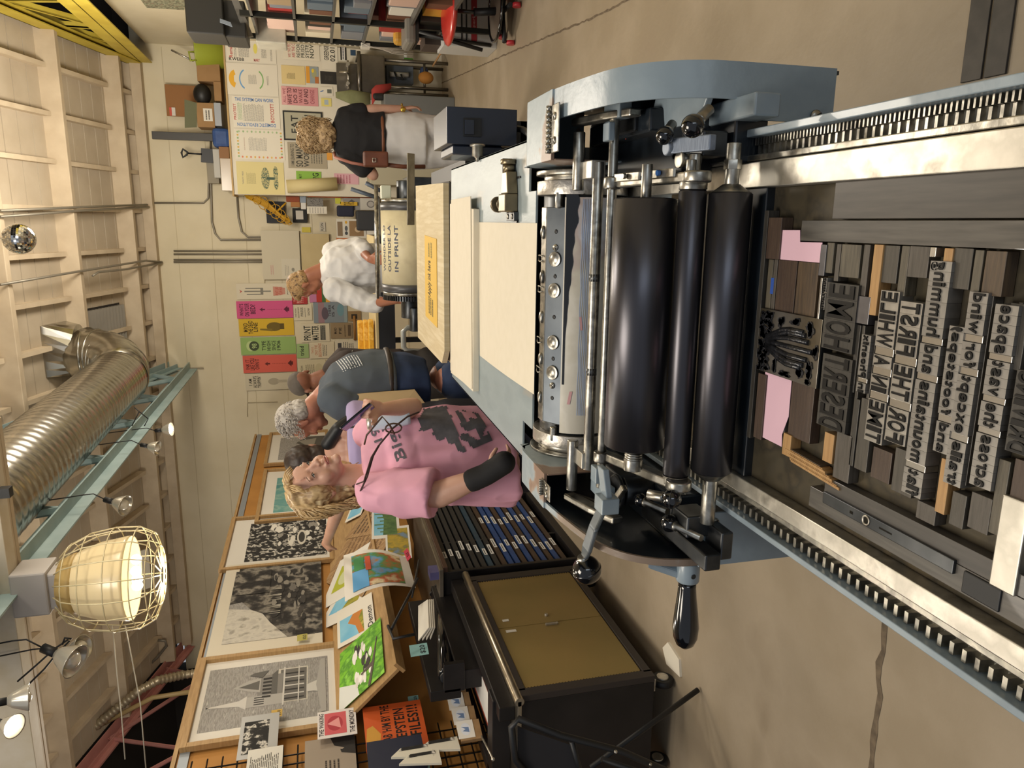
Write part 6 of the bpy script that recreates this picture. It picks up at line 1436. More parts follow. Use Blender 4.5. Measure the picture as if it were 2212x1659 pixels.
bp('poster',489,596,80,135,W1,[('t','Remarks',.15,.88,.85,.95,RD),('l',.12,.80,.95,.85,2,G),('l',.2,.55,.85,.76,12,G),('t','B.WEBB',.04,.66,.16,.96,K,-90),('e',.55,.42,.2,.04,'#e0d56a'),('t','MARY',.04,.34,.16,.46,RD,-90),('l',.2,.2,.85,.3,6,G),('l',.1,.08,.9,.12,2,G)],'white poster with a red script title, highest and farthest right on the partition')
bp('poster',490,600,138,206,W1,[('a',.5,.80,.30,.16,.16,20,160,'#e5ae34'),('p',[(.22,.86),(.78,.86),(.68,.93),(.5,.95),(.32,.93)],'#e5ae34'),('a',.5,.60,.34,.16,.05,25,155,'#6a9fd0'),('l',.36,.42,.66,.58,9,'#9a978f'),('a',.5,.42,.32,.14,.05,205,335,'#7fb06b'),('l',.35,.18,.65,.22,2,G)],'white poster with a yellow sun, a blue arc and a green arc')
bp('poster',503,604,209,277,W1,[('t','PROTEST',.25,.93,.75,.985,RD),('t','THE SYSTEM CAN WORK',.84,.12,.95,.94,'#3d6fae',-90),('t','DOMESTIC REVOLUTION',.05,.10,.16,.92,'#4a7ab5',90),('l',.25,.8,.8,.9,4,'#9bb58b'),('l',.22,.34,.78,.78,20,'#98958d'),('t','BOYCOTT',.2,.12,.8,.2,RD)],'white poster with blue capitals running down both sides')
bp('poster',507,614,280,345,W1,[('l',.3,.35,.75,.72,16,'#a5a299'),('l',.3,.78,.75,.82,1,'#c5b5a5')]+[('e',.08+.0*k+.84*(k%2),.1+.042*k,.035,.018,['#d9b25a','#9ab585','#d98a6a','#b5c6a0'][k%4]) for k in range(20)]+[('e',.1+.1*k,.93,.03,.02,['#9ab585','#d9b25a'][k%2]) for k in range(9)]+[('e',.1+.1*k,.06,.03,.02,['#c05a4a','#9ab585','#d9b25a'][k%3]) for k in range(9)],'white poster with a pale flower border around small print')
bp('poster',512,614,350,420,'#d6c98f',[('t','TWENTY TREES',.3,.86,.7,.89,G),('l',.32,.60,.68,.80,12,'#a89f72'),('e',.5,.40,.34,.09,mat('dark_green_ink','#4a5f4f',.8,c2=['#5c7060','#d0c48c','#41564a'],scale=60)),('r',.46,.14,.54,.38,'#42574b'),('e',.35,.18,.2,.05,mat('dark_green_ink','#4a5f4f')),('e',.68,.18,.2,.05,mat('dark_green_ink','#4a5f4f'))],'yellow poster with dark green trees, highest and farthest left on the partition')
bp('poster',612,690,84,130,'#ddd6c4',[('t','WE THE PEOPLE',.1,.80,.95,.88,'#b5635c'),('t','ARE THE CITY',.1,.68,.95,.77,'#b5635c'),('t','REFORM',.12,.54,.9,.64,'#4d5247'),('t','PRISON',.12,.42,.9,.52,'#4d5247'),('t','SYSTEM',.12,.30,.9,.40,'#4d5247'),('t','NOW',.12,.16,.9,.28,'#4d5247')],'cream poster with two red and four grey-green lines of capitals')
bp('poster',695,729,80,150,W1,[('t','GREENSBORO',.28,.56,.98,.86,'#3a3834'),('t','02.01.60',.25,.16,.98,.48,'#3a3834')],'white card printed with the date 02.01.60')
bp('sign',735,748,92,130,'#d9d6cf',[('r',0,.78,1,1,K),('r',0,0,1,.22,K),('l',.05,.35,.95,.65,1,'#555')] if False else [('r',0,.76,1,1,K),('r',0,0,1,.24,K),('l',.05,.3,.95,.7,1,'#6a6a75')],'narrow sign with two black bars right of the sink',cat='sign')
bp('notice',757,768,108,120,'#2f4a66',[],'tiny dark blue notice above the sink edge',cat='notice')
bp('poster',608,659,142,182,'#d9c48c',[('t','Notes',.3,.74,.55,.78,K),('l',.28,.42,.62,.72,10,'#7f744f')],'plain yellow-cream sheet with a small block of verse')
bp('poster',661,688,144,180,'#8f9aa0',[('r',.0,.7,1,1,'#d99a35'),('e',.6,.35,.3,.2,'#a0a07a'),('e',.75,.45,.12,.1,'#e0c23a'),('r',0,0,.4,.3,'#b5703a')],'small colourful comic page beside the black sheet')
bp('poster',692,730,155,182,'#26231f',[('l',.3,.3,.7,.75,6,'#45413b')],'small black sheet above the sink tap')
bp('poster',608,687,188,228,'#cf8f92',[('r',0,.86,1,1,'#dca7a6'),('t','ALL WE',.12,.88,.9,.96,'#a05560'),('t','HAVE TO',.08,.72,.92,.84,'#5a2f33'),('t','DO IS',.12,.57,.9,.68,'#5a2f33'),('t','WAKE',.12,.43,.9,.53,'#8a4a50'),('t','UP AND',.1,.27,.92,.39,'#5a2f33'),('t','CHANGE',.12,.1,.88,.22,'#a05560')],'pink poster with six lines of mixed capitals')
bp('poster',692,719,188,207,W1,[('r',.3,.1,.75,.45,'#65685f'),('p',[(.5,.75),(.62,.75),(.5,1),(.38,1)],'#3f6fb0')],'small white card with a blue dash and a grey block')
bp('poster',694,716,212,230,'#dccf7a',[('r',.2,.3,.8,.7,'#a8b7c0')],'small pale yellow card under the white one')
bp('framed_poster',612,697,241,304,'#20211f',[('r',.05,.04,.95,.96,'#aaa691'),('t','EAT',.25,.62,.85,.8,'#33322c'),('t','THE',.4,.48,.7,.58,'#33322c'),('t','RICH',.2,.3,.88,.46,'#33322c')],'black-framed olive poster with the word EAT behind the curly head',th=.02)
bp('poster',622,706,308,364,'#a49a84',[('t','I AM LEARNING TO',.08,.84,.92,.93,'#3c3a33'),('t','SO MANY',.06,.62,.94,.80,'#3c3a33'),('t','WORKS',.06,.46,.94,.60,'#3c3a33'),('l',.2,.1,.85,.42,5,'#6b6557')],'taupe poster with big worn capitals left of the framed poster')
bp('poster',640,694,370,392,'#86b345',[('t','MAY',.3,.78,.7,.9,'#3a4a22'),('t','?G',.3,.1,.85,.35,'#26301a')],'bright green sheet behind the paper roll')
bp('poster',706,718,330,346,'#d9983a',[],'small orange sheet at the shoulder of the woman in black')
bp('poster',722,775,375,398,'#d8a8b2',[('l',.1,.3,.9,.9,5,'#b5707c')],'pale pink sheet low beside the paper roll')
bp('paper_bag',556,640,405,408,'#c9a83a',[],'narrow yellow edge of a sheet between posters') if False else None
a=P(620,403,y=YB-.07); c=P(728,397,y=YB-.07)
MB().use(mat('kraft_cream_roll','#cfc08e',.7,c2='#c6b681',scale=3)).cyl(a,c,.078,n=24).build('paper_roll',label='fat cream paper roll hanging at the left end of the partition',cat='paper roll')
bp('poster',730,770,240,262,W1,[('l',.1,.2,.9,.9,5,G)],'white sheet beside the shoulder of the woman in black')
# ---- coloured broadsides on the left part of the back wall
Y2=10.185
def arrow(c): return [('p',[(.5,.60),(.62,.54),(.54,.55),(.54,.50),(.46,.50),(.46,.55),(.38,.54)],c)]+[('r',.49,.20+.03*k,.51,.215+.03*k,c) for k in range(9)]+[('p',[(.5,.17),(.70,.10),(.60,.10),(.60,.07),(.40,.07),(.40,.10),(.30,.10)],c)]
bp('broadside',511,630,612,646,'#d2c9b2',[('p',[(.5,.90),(.62,.95),(.5,.93),(.38,.95)],'#b5513f'),('r',.46,.38,.54,.86,'#7d7a70'),('r',.28,.56,.34,.82,'#7d7a70'),('r',.66,.56,.72,.84,'#7d7a70'),('r',.28,.52,.54,.57,'#7d7a70'),('r',.46,.52,.72,.57,'#7d7a70'),('p',[(.2,.34),(.8,.34),(.7,.12),(.3,.12)],'#c28a78'),('t','PRINT LIKE',.22,.24,.78,.3,'#b5513f'),('t','YOUR HAIR',.22,.17,.78,.23,'#b5513f'),('t','JAN RYE',.25,.06,.75,.09,'#55524a')],'cream broadside of a grey saguaro with red lettering',y=Y2)
bp('broadside',511,633,650,687,'#cc5283',[('t','WHAT\'S',.15,.88,.85,.95,'#3a1226'),('t','ON YOUR',.12,.78,.88,.86,'#3a1226'),('t','BED?',.25,.67,.8,.76,'#3a1226')]+arrow('#5a1a34'),'hot pink broadside asking a question in heavy capitals',y=Y2)
bp('broadside',516,635,688,725,'#cfaa28',[('t','MIND',.25,.84,.75,.92,'#2e2610'),('t','THE DEAD',.12,.75,.88,.83,'#2e2610'),('t','LINE',.25,.66,.78,.74,'#2e2610'),('e',.52,.36,.26,.14,'#6b5a1e'),('r',.36,.18,.70,.26,'#5a4a18'),('p',[(.25,.4),(.33,.62),(.42,.62),(.4,.4)],'#7d6a24')],'mustard yellow broadside with a dark pointing hand',y=Y2)
bp('broadside',520,639,728,765,'#8fae64',[('e',.5,.82,.30,.08,'#b5c88a'),('e',.5,.76,.28,.09,'#3f4a30'),('t','98',.36,.71,.64,.80,'#a9c07f'),('t','TYPE',.22,.55,.78,.62,'#35402a'),('t','HIGH',.22,.46,.78,.53,'#35402a'),('t','SINCE',.22,.37,.78,.44,'#35402a'),('t','1906',.22,.28,.78,.35,'#35402a')],'green broadside with a dark road shield marked 98',y=Y2)
bp('broadside',525,641,767,804,'#cf5c4c',[('t','INK IT',.22,.88,.78,.95,'#3a1612'),('t','LIKE YOU',.15,.79,.85,.87,'#3a1612'),('t','OWN IT',.2,.70,.8,.78,'#3a1612')]+arrow('#5a1d18'),'salmon red broadside with an arrow below its capitals',y=Y2)
bp('broadside',530,632,806,842,'#cbc2a9',[('t','I AM',.3,.86,.7,.93,'#35322c'),('t','ALWAYS',.15,.76,.85,.84,'#35322c'),('t','TRIPPIN\'',.15,.67,.85,.75,'#35322c'),('e',.5,.40,.2,.12,'#a9a08a'),('r',.42,.12,.58,.32,'#b3aa94')],'off-white broadside with a pale hand, lowest left of the coloured row',y=Y2)
bp('poster',631,664,636,658,'#a32d2c',[('t','THE',.3,.78,.7,.9,'#d9a59a'),('t','RUDE',.15,.5,.85,.7,'#d9a59a'),('t','TYPE',.15,.25,.85,.45,'#d9a59a')],'dark red poster beside the face of the man in white',y=Y2)
bp('poster',668,722,620,653,'#b9759c',[('r',0,.5,1,.72,'#b5372c'),('r',0,.35,1,.5,'#3f6a3c'),('r',0,.18,1,.35,'#d9a03a'),('r',0,0,1,.18,'#3f5f94')],'multicoloured striped poster behind the man in white',y=Y2)
bp('poster',634,674,657,692,'#d0c7ad',[('t','ONE HOUR',.2,.84,.75,.92,'#5a564b'),('l',.15,.68,.85,.78,2,'#5a564b'),('t','PRESS',.25,.48,.8,.62,'#5a564b'),('l',.2,.34,.8,.40,1,'#5a564b'),('t','SHOW',.3,.12,.75,.24,'#5a564b')],'cream poster of spaced dark words above the blue-grey print',y=Y2)
bp('poster',677,750,652,697,'#7d8890',[('r',0,.68,1,.86,'#94757c'),('e',.45,.66,.3,.1,'#5a4f5a'),('t','THERE',.3,.48,.85,.56,'#3c3a42'),('t','IS A',.3,.38,.85,.46,'#3c3a42'),('e',.6,.2,.3,.1,'#6a8f9a'),('r',0,0,1,.1,'#8b9a9c')],'cloudy blue-grey and rose print, widest in the left group',y=Y2)
bp('poster',650,712,699,739,'#cfc6ac',[('t','PRINT',.1,.66,.9,.9,'#2c302a'),('t','MATTER',.1,.38,.9,.62,'#2c302a'),('r',.1,.14,.9,.33,'#77766a'),('l',.12,.16,.88,.31,3,'#2c302a')],'cream poster in huge black letters next to the kraft print',y=Y2)
bp('poster',714,761,697,731,'#8d7a5c',[('t','MAD',.3,.72,.7,.84,'#33291c'),('t','PIE',.3,.50,.7,.62,'#33291c'),('l',.1,.28,.9,.38,1,'#5a4a34'),('r',.15,.06,.85,.2,'#5a4a34')],'kraft brown print left of the cloudy blue-grey print',y=Y2)
bp('poster',641,667,743,773,'#98b276',[('t','tried',.15,.4,.85,.75,'#2b331f')],'small green poster with one slanting black word',y=Y2)
bp('poster',669,722,738,774,'#cfc5aa',[('t','THIS IS',.3,.84,.7,.93,'#bb7a58'),('t','ONLY THE',.2,.68,.8,.8,'#bb7a58'),('t','BEGINNING',.1,.52,.9,.65,'#bb7a58'),('l',.15,.28,.85,.48,3,'#6a665a')],'cream poster with three orange lines below the green card',y=Y2)
bp('poster',725,775,735,770,'#cec6b0',[('r',.2,.74,.85,.9,'#3e3e42'),('l',.15,.2,.9,.68,6,'#55544f')],'grey-white poster of dense dark type above the yellow bags',y=Y2)
bp('poster',645,704,777,818,'#cdc3a2',[('t','KITCH',.15,.84,.7,.92,'#55503f'),('l',.2,.4,.8,.75,5,'#77705a'),('e',.5,.25,.3,.15,'#bfb592')],'plain cream poster above the grey cap',y=Y2)
bp('poster',752,780,672,694,'#92774f',[('r',.25,.3,.7,.75,'#2b271f')],'small kraft card with a black square behind the mallet',y=Y2)
# flush wall panels
bp('wall_panel',566,648,498,603,mat('grey_white_panel','#c9c1aa',.8),[('r',.02,.02,.42,.5,'#cdc6b2'),('l',.08,.3,.3,.42,3,'#a59f90'),('e',.2,.2,.04,.04,'#8d887a'),('l',.1,.7,.3,.8,2,'#c29a90')],'large grey-white board on the wall above the man in white',y=Y2-.02,th=.03,cat='board')
bp('wall_panel',651,712,505,600,mat('beige_panel','#c3b287',.8,c2='#bcaa7f',scale=5),[],'large beige board below the grey-white one',y=Y2-.02,th=.03,cat='board')
bp('sticky_note',652,671,491,502,'#c9b948',[],'small yellow note right of the beige board',y=Y2,cat='note')
bp('sign',690,703,480,500,'#c6bfae',[('t','R.JON',.1,.2,.9,.8,'#38362f')],'small sign lettered in black right of the beige board',y=Y2,cat='sign')
bp('door_hatch',572,600,604,606,'#b9ae95',[],'thin panel seam') if False else None
b=MB().use(mat('seam_paint','#b7ab8e',.8)); 
for (Xa,Ya,Xb,Yb) in ((535,840,535,900),(535,870,600,868),(572,605,572,640)): b.tube([P(Xa,Ya,y=10.19),P(Xb,Yb,y=10.19)],.004,4)
b.build('trim_2',kind='structure')
# ---- things hung and shelved between the boards
def bx(name,X0,X1,Yr,Yl,y,d,m,label,cat,bev=.004,group=None):
    p0=P(X0,(Yr+Yl)/2,y=y); p1=P(X1,(Yr+Yl)/2,y=y)
    if p1.z<.27: p1.z=0
    Xm=(X0+X1)/2; xl=P(Xm,Yl,y=y).x; xr=P(Xm,Yr,y=y).x
    return MB().use(m if not isinstance(m,str) else flat(m)).box((xl,y,p1.z),(xr,y+d,p0.z)).build(name,label=label,cat=cat,bev=bev,group=group)
bx('black_tray',575,616,435,482,10.14,.04,'#2c2f35','dark slate tray hanging on the wall behind the yellow mesh','tray')
fr=E('frame',tuple(P(650,470,y=10.12)),'black rounded frame around a white card below the slate tray','frame')
a=bx('x',632,664,450,481,10.13,.03,'#22211f',None,None); a.name='surround'; 
def reparent(o,r):
    o.parent=r; o.location=o.location-r.location
reparent(a,fr); a=bx('x',639,655,455,474,10.125,.004,'#c9c3b7',None,None,bev=0); a.name='card'; reparent(a,fr)
b=MB().use(mat('yellow_mesh','#c99a22',.5)); rr=random.Random(2)
sp=[P(528,422,y=9.95),P(558,432,y=9.95),P(590,452,y=9.95),P(615,474,y=9.95),P(628,478,y=9.95)]
for k in range(7):
    o=math.sin(k/6*PI); b.tube([p+Vector((( k-3)*.028*math.sin((i+.5)/5*PI),.02*math.sin(k),(k-3)*.02*math.sin((i+.5)/5*PI))) for i,p in enumerate(sp)],.007,5)
for i in range(1,9):
    t=i/9*4; j=int(t); p=sp[j].lerp(sp[min(j+1,4)],t-j); r=.09*math.sin(t/4*PI); b.tube([p+Vector((r*math.cos(q*PI/5),.03*math.sin(q*PI/5),r*.8*math.sin(q*PI/5))) for q in range(10)],.005,4,closed=True)
b.tube([P(600,455,y=9.95),P(618,438,y=9.95)],.012,6); b.build('mesh_basket',label='yellow wire mesh basket hanging beside the partition',cat='basket')
bx('orange_strip',664,803,420,427,9.9,.05,'#cc5a26','long bright orange board edge standing beside the partition','board')
bx('rust_box',618,647,424,436,9.9,.1,'#8a4426','rust brown box beside the orange board edge','box'); bx('tan_box',628,648,436,447,9.9,.1,'#a5703f','tan box under the rust brown box','box'); bx('blue_grey_box',648,661,423,438,9.9,.1,'#8b97a5','small blue-grey box beside the rust box','box'); bx('white_box',650,661,438,452,9.9,.08,'#d5d3cd','small white box below the blue-grey box','box')
bp('speckled_print',663,698,428,446,mat('speckle','#55534f',.8,c2=['#8d8a84','#3c3a38'],scale=60),[],'speckled dark print on the white hanging sheet',y=9.92,cat='print'); bp('loose_sheet',663,706,446,462,W1,[('l',.1,.1,.9,.9,6,'#b5b0a4')],'white sheet hanging under the speckled print',y=9.93,cat='paper')
SH2=E('tool_shelf',tuple(P(800,470,y=9.8)),'open shelf of posters and tools behind the far press','shelf')
b=MB().use(mat('grey_shelf','#6d6e6c',.5,.4)); 
for Ya in (454,): b.box((P(760,475,y=9.8).x,9.8,.82),(P(760,426,y=9.8).x,10.15,.84))
b.box((P(800,520,y=9.6).x,9.4,P(815,480,y=9.6).z-.02),(.28,10.15,P(815,480,y=9.6).z)); b.build('board',SH2)
bp('card_poster',778,813,428,454,'#c9c5bb',[('e',.5,.35,.3,.25,'#7a7672'),('e',.5,.35,.22,.18,'#b5b0aa')],'grey poster with a round stamp beside the orange strip',y=9.75); bp('card_poster',742,778,428,454,'#8f8d8a',[('p',[(.5,.1),(.9,.5),(.5,.9),(.1,.5)],'#55565c')],'grey poster with a dark diamond above the round stamp poster',y=9.75)
bp('yellow_sign',735,772,436,444,'#c9a22a',[('t','TAPE',.1,.2,.9,.8,'#3a2f12')],'yellow strip sign across the diamond poster',y=9.72,cat='sign'); bp('round_sign',724,736,428,440,'#b8b83a',[],'lime yellow round badge near the orange strip',y=9.72,cat='sign')
bx('navy_jacket',728,765,444,468,9.7,.15,mat('navy_pack','#23263a',.8),'navy blue tool bag with yellow bits on the shelf','bag',bev=.02)
bp('sample_board',727,792,473,514,'#c9c5ba',[('r',.1,.8,.85,.97,'#7d6a52'),('e',.25,.68,.1,.05,'#3a4048'),('e',.5,.68,.14,.05,'#55585c'),('e',.82,.68,.08,.04,'#c99a2a'),('r',.1,.1,.9,.58,'#8a6f4e'),('e',.45,.3,.15,.1,'#c0a888')],'white board of brown prints and round stickers',y=9.6,cat='board')
bx('dark_pack',770,812,455,498,9.55,.2,'#34363a','dark tools heaped on the shelf left of the navy bag','tools',bev=.02)
bx('orange_book',727,757,514,522,9.6,.15,'#b5652f','orange book edge under the sample board','book')
for k,(xa,ya,xb,yb) in enumerate(((758,408,818,428),(790,395,822,412))): MB().use(mat('blue_grey_tool','#5f6a78',.45,.3)).tube([P(xa,ya,y=6.2),P(xb,yb,y=6.2)],.016,8).build('clamp_lever',label=['long blue-grey lever crossing in front of the orange strip','shorter blue-grey lever nearer the brown handbag'][k],cat='lever')
# counter with white print in front of the tool shelf
bp('leaning_print',792,812,497,552,'#dad5c8',[('r',.3,.2,.5,.6,'#a89a2a'),('r',.5,.2,.62,.6,'#7fb0c9')],'white print leaning low behind the man in white',y=9.6,cat='print')
# ---- sink and its bits
m_ss=mat('stainless_sink','#85817a',.3,.9,c2='#726e68',scale=5)
SK=E('utility_sink',(1.72,9.3,0),'stainless utility sink with a tall back splash on steel legs','sink')
ys=9.2; L=P(800,207,y=ys).x; R_=min(2.02,P(800,113,y=ys).x); z1=P(776,160,y=ys).z; z0=P(832,160,y=ys).z
b=MB().use(m_ss).box((L+.02,ys,z0),(R_-.02,ys+.45,z1-.01)); b.build('basin',SK,bev=.02)
b=MB().use(m_ss).cyl((L-.01,ys-.01,z1),(R_,ys-.01,z1),.022,n=14); b.box((L-.02,ys-.01,z1-.02),(L+.03,ys+.46,z1+.015)).box((R_-.03,ys-.01,z1-.02),(R_,ys+.46,z1+.015)); b.build('rim',SK)
b=MB().use(m_ss).box((L+.02,ys+.44,z1),(R_-.05,ys+.47,z1+.24)); b.build('back_splash',SK,bev=.004)
b=MB().use(m_steelb)
for Yp in (141,182): p=P(751,Yp,y=ys+.42); b.cyl((p.x,ys+.34,p.z),(p.x,ys+.44,p.z),.022,n=12).tube([(p.x-.04,ys+.36,p.z),(p.x+.04,ys+.36,p.z)],.01,6)
p=P(752,162,y=ys+.42); b.tube([(p.x-.16,ys+.4,p.z),(p.x+.16,ys+.4,p.z)],.012,8).tube([(p.x,ys+.38,p.z),(p.x,ys+.30,p.z+.02),(p.x-.01,ys+.2,p.z+.10),(p.x-.02,ys+.15,p.z+.02)],.013,8); b.build('tap',SK)
b=MB().use(m_ss)
for xx in (L+.05,R_-.35,R_-.06): b.cyl((xx,ys+.05,.0),(xx,ys+.05,z0),.02,n=10)
for xx in (L+.05,R_-.06): b.cyl((xx,ys+.40,.0),(xx,ys+.40,z0),.02,n=10)
b.tube([(L+.05,ys+.05,.28),(R_-.06,ys+.05,.28)],.014,8); b.build('legs',SK)
b=MB().use(mat('white_pipe','#b5b3ae',.4)).tube([P(842,160,y=9.45),P(882,162,y=9.45)],.028,10); b.use(m_blackm).tube([P(852,155,y=9.4),P(858,170,y=9.4),P(870,172,y=9.4),P(866,160,y=9.4)],.012,6); b.build('drain_pipe',SK)
bx('blue_grey_bin',835,893,142,180,9.5,.15,'#5a626e','blue-grey panel under the sink','bin'); 
bx('detergent',873,893,125,133,9.3,.1,'#55a03a','green detergent bottle under the sink','bottle',bev=.01); bx('detergent',873,880,113,125,9.3,.1,'#c8cac8','white detergent bottle beside the green one','bottle',bev=.01)
MB().use(mat('orange_bag','#a5702f',.8)).ball(P(920,168,y=9.2),(.07,.06,.09)).build('orange_bag',label='crumpled orange bag on the floor under the sink',cat='bag')
MB().use(flat('#2b3a5f')).ball(P(916,155,y=9.3),(.06,.05,.05)).build('blue_cloth',label='small dark blue cloth beside the orange bag',cat='cloth')
b=MB().use(mat('sage_towel','#7d805c',.9,c2='#6f724f',scale=10)); b.loft([ring(P(725,205,y=9.0),Vector((1,0,0)),Vector((0,1,0)),.03,.02),ring(P(760,210,y=9.0),Vector((1,0,0)),Vector((0,1,0)),.08,.03),ring(P(800,215,y=9.0),Vector((1,0,0)),Vector((0,1,0)),.07,.03)]); b.build('towel',label='sage green towel hanging at the sink',cat='towel')
b=MB().use(mat('red_cloth','#9c3530',.85)); b.loft([ring(P(803,212,y=8.9),Vector((1,0,0)),Vector((0,1,0)),.09,.03),ring(P(812,198,y=8.9),Vector((1,0,0)),Vector((0,1,0)),.07,.03),ring(P(845,186,y=8.9),Vector((1,0,0)),Vector((0,1,0)),.03,.02)]); b.build('red_cloth',label='red cloth draped over the grey bin by the sink',cat='cloth')
bx('black_bundle',805,832,200,215,8.85,.1,'#1c1a19','black bundle under the red cloth','bundle',bev=.03)
bx('grey_bin',830,942,205,246,8.8,.4,mat('grey_plastic','#6a6c6b',.5),'tall grey waste bin behind the arm of the woman in black','bin',bev=.01)
bx('white_cabinet',835,932,255,275,9.3,.3,'#a59f90','grey-white cabinet edge beyond the grey bin','cabinet')
dk=bx('flat_desk',800,938,345,400,8.8,.6,mat('cream_cabinet','#a8a28c',.6),'cream steel cabinet behind the brown bag strap','cabinet')
for X0 in (845,905): bx('dark_slot',X0,X0+22,352,356,8.79,.02,'#26241f','dark handle slot in the cream cabinet, %s one'%('upper' if X0==845 else 'lower'),'handle')
# ---- stuff on top of the partition
zt2=zt+.02
g=MB().use(mat('lime_tub','#9aa536',.5)); p=P(470,112,y=9.85); g.lathe((p.x,9.9,zt2),(0,0,1),[(0,.17),(.3,.20),(.31,.205),(.315,.19),(.30,.185),(.02,.16)],28); tb=g.build('flexible_tub',label='lime green flexible tub on top of the partition',cat='tub')
b=MB().use(mat('lime_tub','#9aa536')); b.tube([(p.x-.12,9.75,zt2+.30),(p.x-.14,9.72,zt2+.36),(p.x-.05,9.70,zt2+.37),(p.x-.04,9.72,zt2+.30)],.012,6); b.build('handle',tb)
MB().use(m_steelb).tube([P(370,108,y=9.9),P(418,132,y=9.9)],.012,6).build('curtain_rod',label='thin chrome rod sticking out behind the lime tub',cat='rod')
kb=mat('kraft_carton','#9b7950',.8,c2='#93724a',scale=6)
bx('carton',425,475,134,176,9.8,.3,kb,'kraft carton between the lime tub and the black bag','carton'); bx('carton',462,478,176,218,9.78,.3,kb,'flat low kraft carton under the black bag','carton')
bx('cardboard_sheet',358,432,184,252,10.1,.02,mat('cardboard','#94683e',.8),'large brown cardboard sheet leaning on the wall above the partition','cardboard')
bp('shipping_label',366,379,232,250,'#d5d0c6',[('r',0,.6,1,1,'#c95a4a')],'red and white label on the cardboard sheet',y=10.09,cat='label')
MB().use(flat('#131313',.5)).ball(P(437,204,y=9.85),(.12,.1,.10)).build('black_bag',label='black plastic bag between the cartons',cat='bag')
ob=E('open_carton',tuple(P(440,248,y=9.8)),'open kraft carton with grey-green flaps and white labels','carton')
a=bx('x',425,463,222,275,9.78,.3,kb,None,None); a.name='body'; reparent(a,ob)
b=MB().use(mat('olive_flap','#6f7258',.8)); q=[P(425,222,y=9.78),P(425,275,y=9.78)]; b.prism([q[0],q[1],q[1]+Vector((-.02,-.08,.12)),q[0]+Vector((.02,-.08,.12))],(0,.006,0)); b.build('flap',ob)
sheet('label',P(460,262,y=9.775),BX,BZ_,.14,.10,'#d3cfc4',[('l',.1,.2,.9,.8,2,'#55524a')],parent=ob)
bx('plastic_lids',463,478,222,272,9.76,.3,mat('clear_lids','#9aa0a8',.3),'stack of clear plastic lids under the open carton','lids')
bx('blue_bag',458,496,276,318,9.72,.25,mat('blue_tarp','#2f4f86',.6,c2='#26437a',scale=12),'bright blue plastic bag on top of the partition','bag',bev=.04)
bx('charcoal_board',328,472,286,303,9.85,.03,mat('charcoal_panel','#33312e',.5),'tall narrow charcoal board standing on the partition','panel')
b=MB().use(m_blackm); c=P(403,330,y=9.9); b.tube([P(395,322,y=9.9),P(392,330,y=9.9),P(395,340,y=9.9),P(404,334,y=9.9),P(405,329,y=9.9)],.012,8,closed=True).tube([P(405,331,y=9.9),P(436,333,y=9.9)],.010,8).prism([P(434,320,y=9.9),P(434,350,y=9.9),P(460,352,y=9.9),P(462,322,y=9.9)],(0,.05,0)); b.build('shovel',label='black D-handled shovel standing on the partition',cat='shovel')
bx('wood_block',473,495,317,342,9.72,.2,mat('brown_block','#86603c',.7),'brown wooden block next to the blue bag','block'); bx('clear_bin',477,505,342,412,9.72,.3,mat('clear_plastic_bin','#bfae94',.25,alpha=.75),'clear plastic bin at the left end of the partition top','bin')
bx('tray_stack',461,475,322,384,9.8,.3,mat('white_tray','#a9a79f',.5),'grey and white tray standing behind the clear bin','tray'); bx('grey_box',447,472,345,396,9.95,.15,'#8f8878','grey box behind the white tray','box')
# ---- shelving unit on the right wall
SU=E('shelving_unit',(1.75,7.0,0),'black slotted-post shelving unit crowded with boxes along the right wall','shelving unit')
blk=mat('slotted_post','#23241f',.5,.3); b=MB().use(blk)
yf=7.35
for y in (yf,6.6,5.2): b.box((1.56,y-.02,0),(1.60,y+.02,2.1)).box((1.96,y-.02,0),(2.0,y+.02,2.1))
[q.build('post',SU) for q in b.split()]
b=MB().use(flat('#c9c2b0'))
z=.9
while z<1.7: b.box((1.556,yf-.008,z),(1.559,yf+.008,z+.018)); z+=.045
b.build('post_slots',SU)
b=MB().use(mat('grey_steel_shelf','#6b6a66',.45,.6))
shz=(.52,.78,1.12,1.40,1.70,2.02)
for z in shz: b.box((1.56,4.9,z-.02),(2.01,yf,z))
[q.build('shelf_board',SU) for q in b.split()]
rr=random.Random(12); cols=[('red and white','#a5322c','box'),('cream','#d5cbb0','box'),('tan','#a08a6a','box'),('white','#dcd8cc','box'),('grey','#7c7f84','box'),('yellow','#c9a03a','folder'),('brown','#6f4a36','box'),('blue-grey','#62707c','box'),('pale pink','#d8b8a8','box'),('black','#26241f','box')]
lev=['lowest','second','third','fourth','fifth','top']; nm={}
for li,z in enumerate(shz[:-1]):
    y=yf-.05; H=shz[li+1]-z-.05; k=0
    while y>5.0:
        w=rr.uniform(.10,.30); c=cols[rr.randrange(len(cols))]; h=H*rr.uniform(.55,.95); y-=w
        key=(c[0],li); nm[key]=nm.get(key,0)+1
        w0=['farthest','next nearer','third','fourth','fifth','sixth','seventh'][min(6,nm[key]-1)]
        MB().use(mat('shelf_item_'+c[0],c[1],.6)).box((1.585+rr.uniform(0,.05),y+.01,z),(1.93,y+w-.005,z+h)).build('storage_box',label='%s %s, %s of that colour, %s shelf of the right shelving'%(c[0],c[2],w0,lev[li]),cat=c[2],bev=.004,group='boxes on the right wall shelving'); k+=1
bx('clear_drawer_unit',551,617,28,92,7.2,.3,mat('clear_drawers','#b9b5a5',.3,c2='#a9a697',scale=8),'translucent plastic drawers at the end of the black shelving','drawer unit',bev=.01)
bx('tray_wire',780,800,92,102,7.3,.1,'#c9c4b8','white letter tray by the cables','tray')
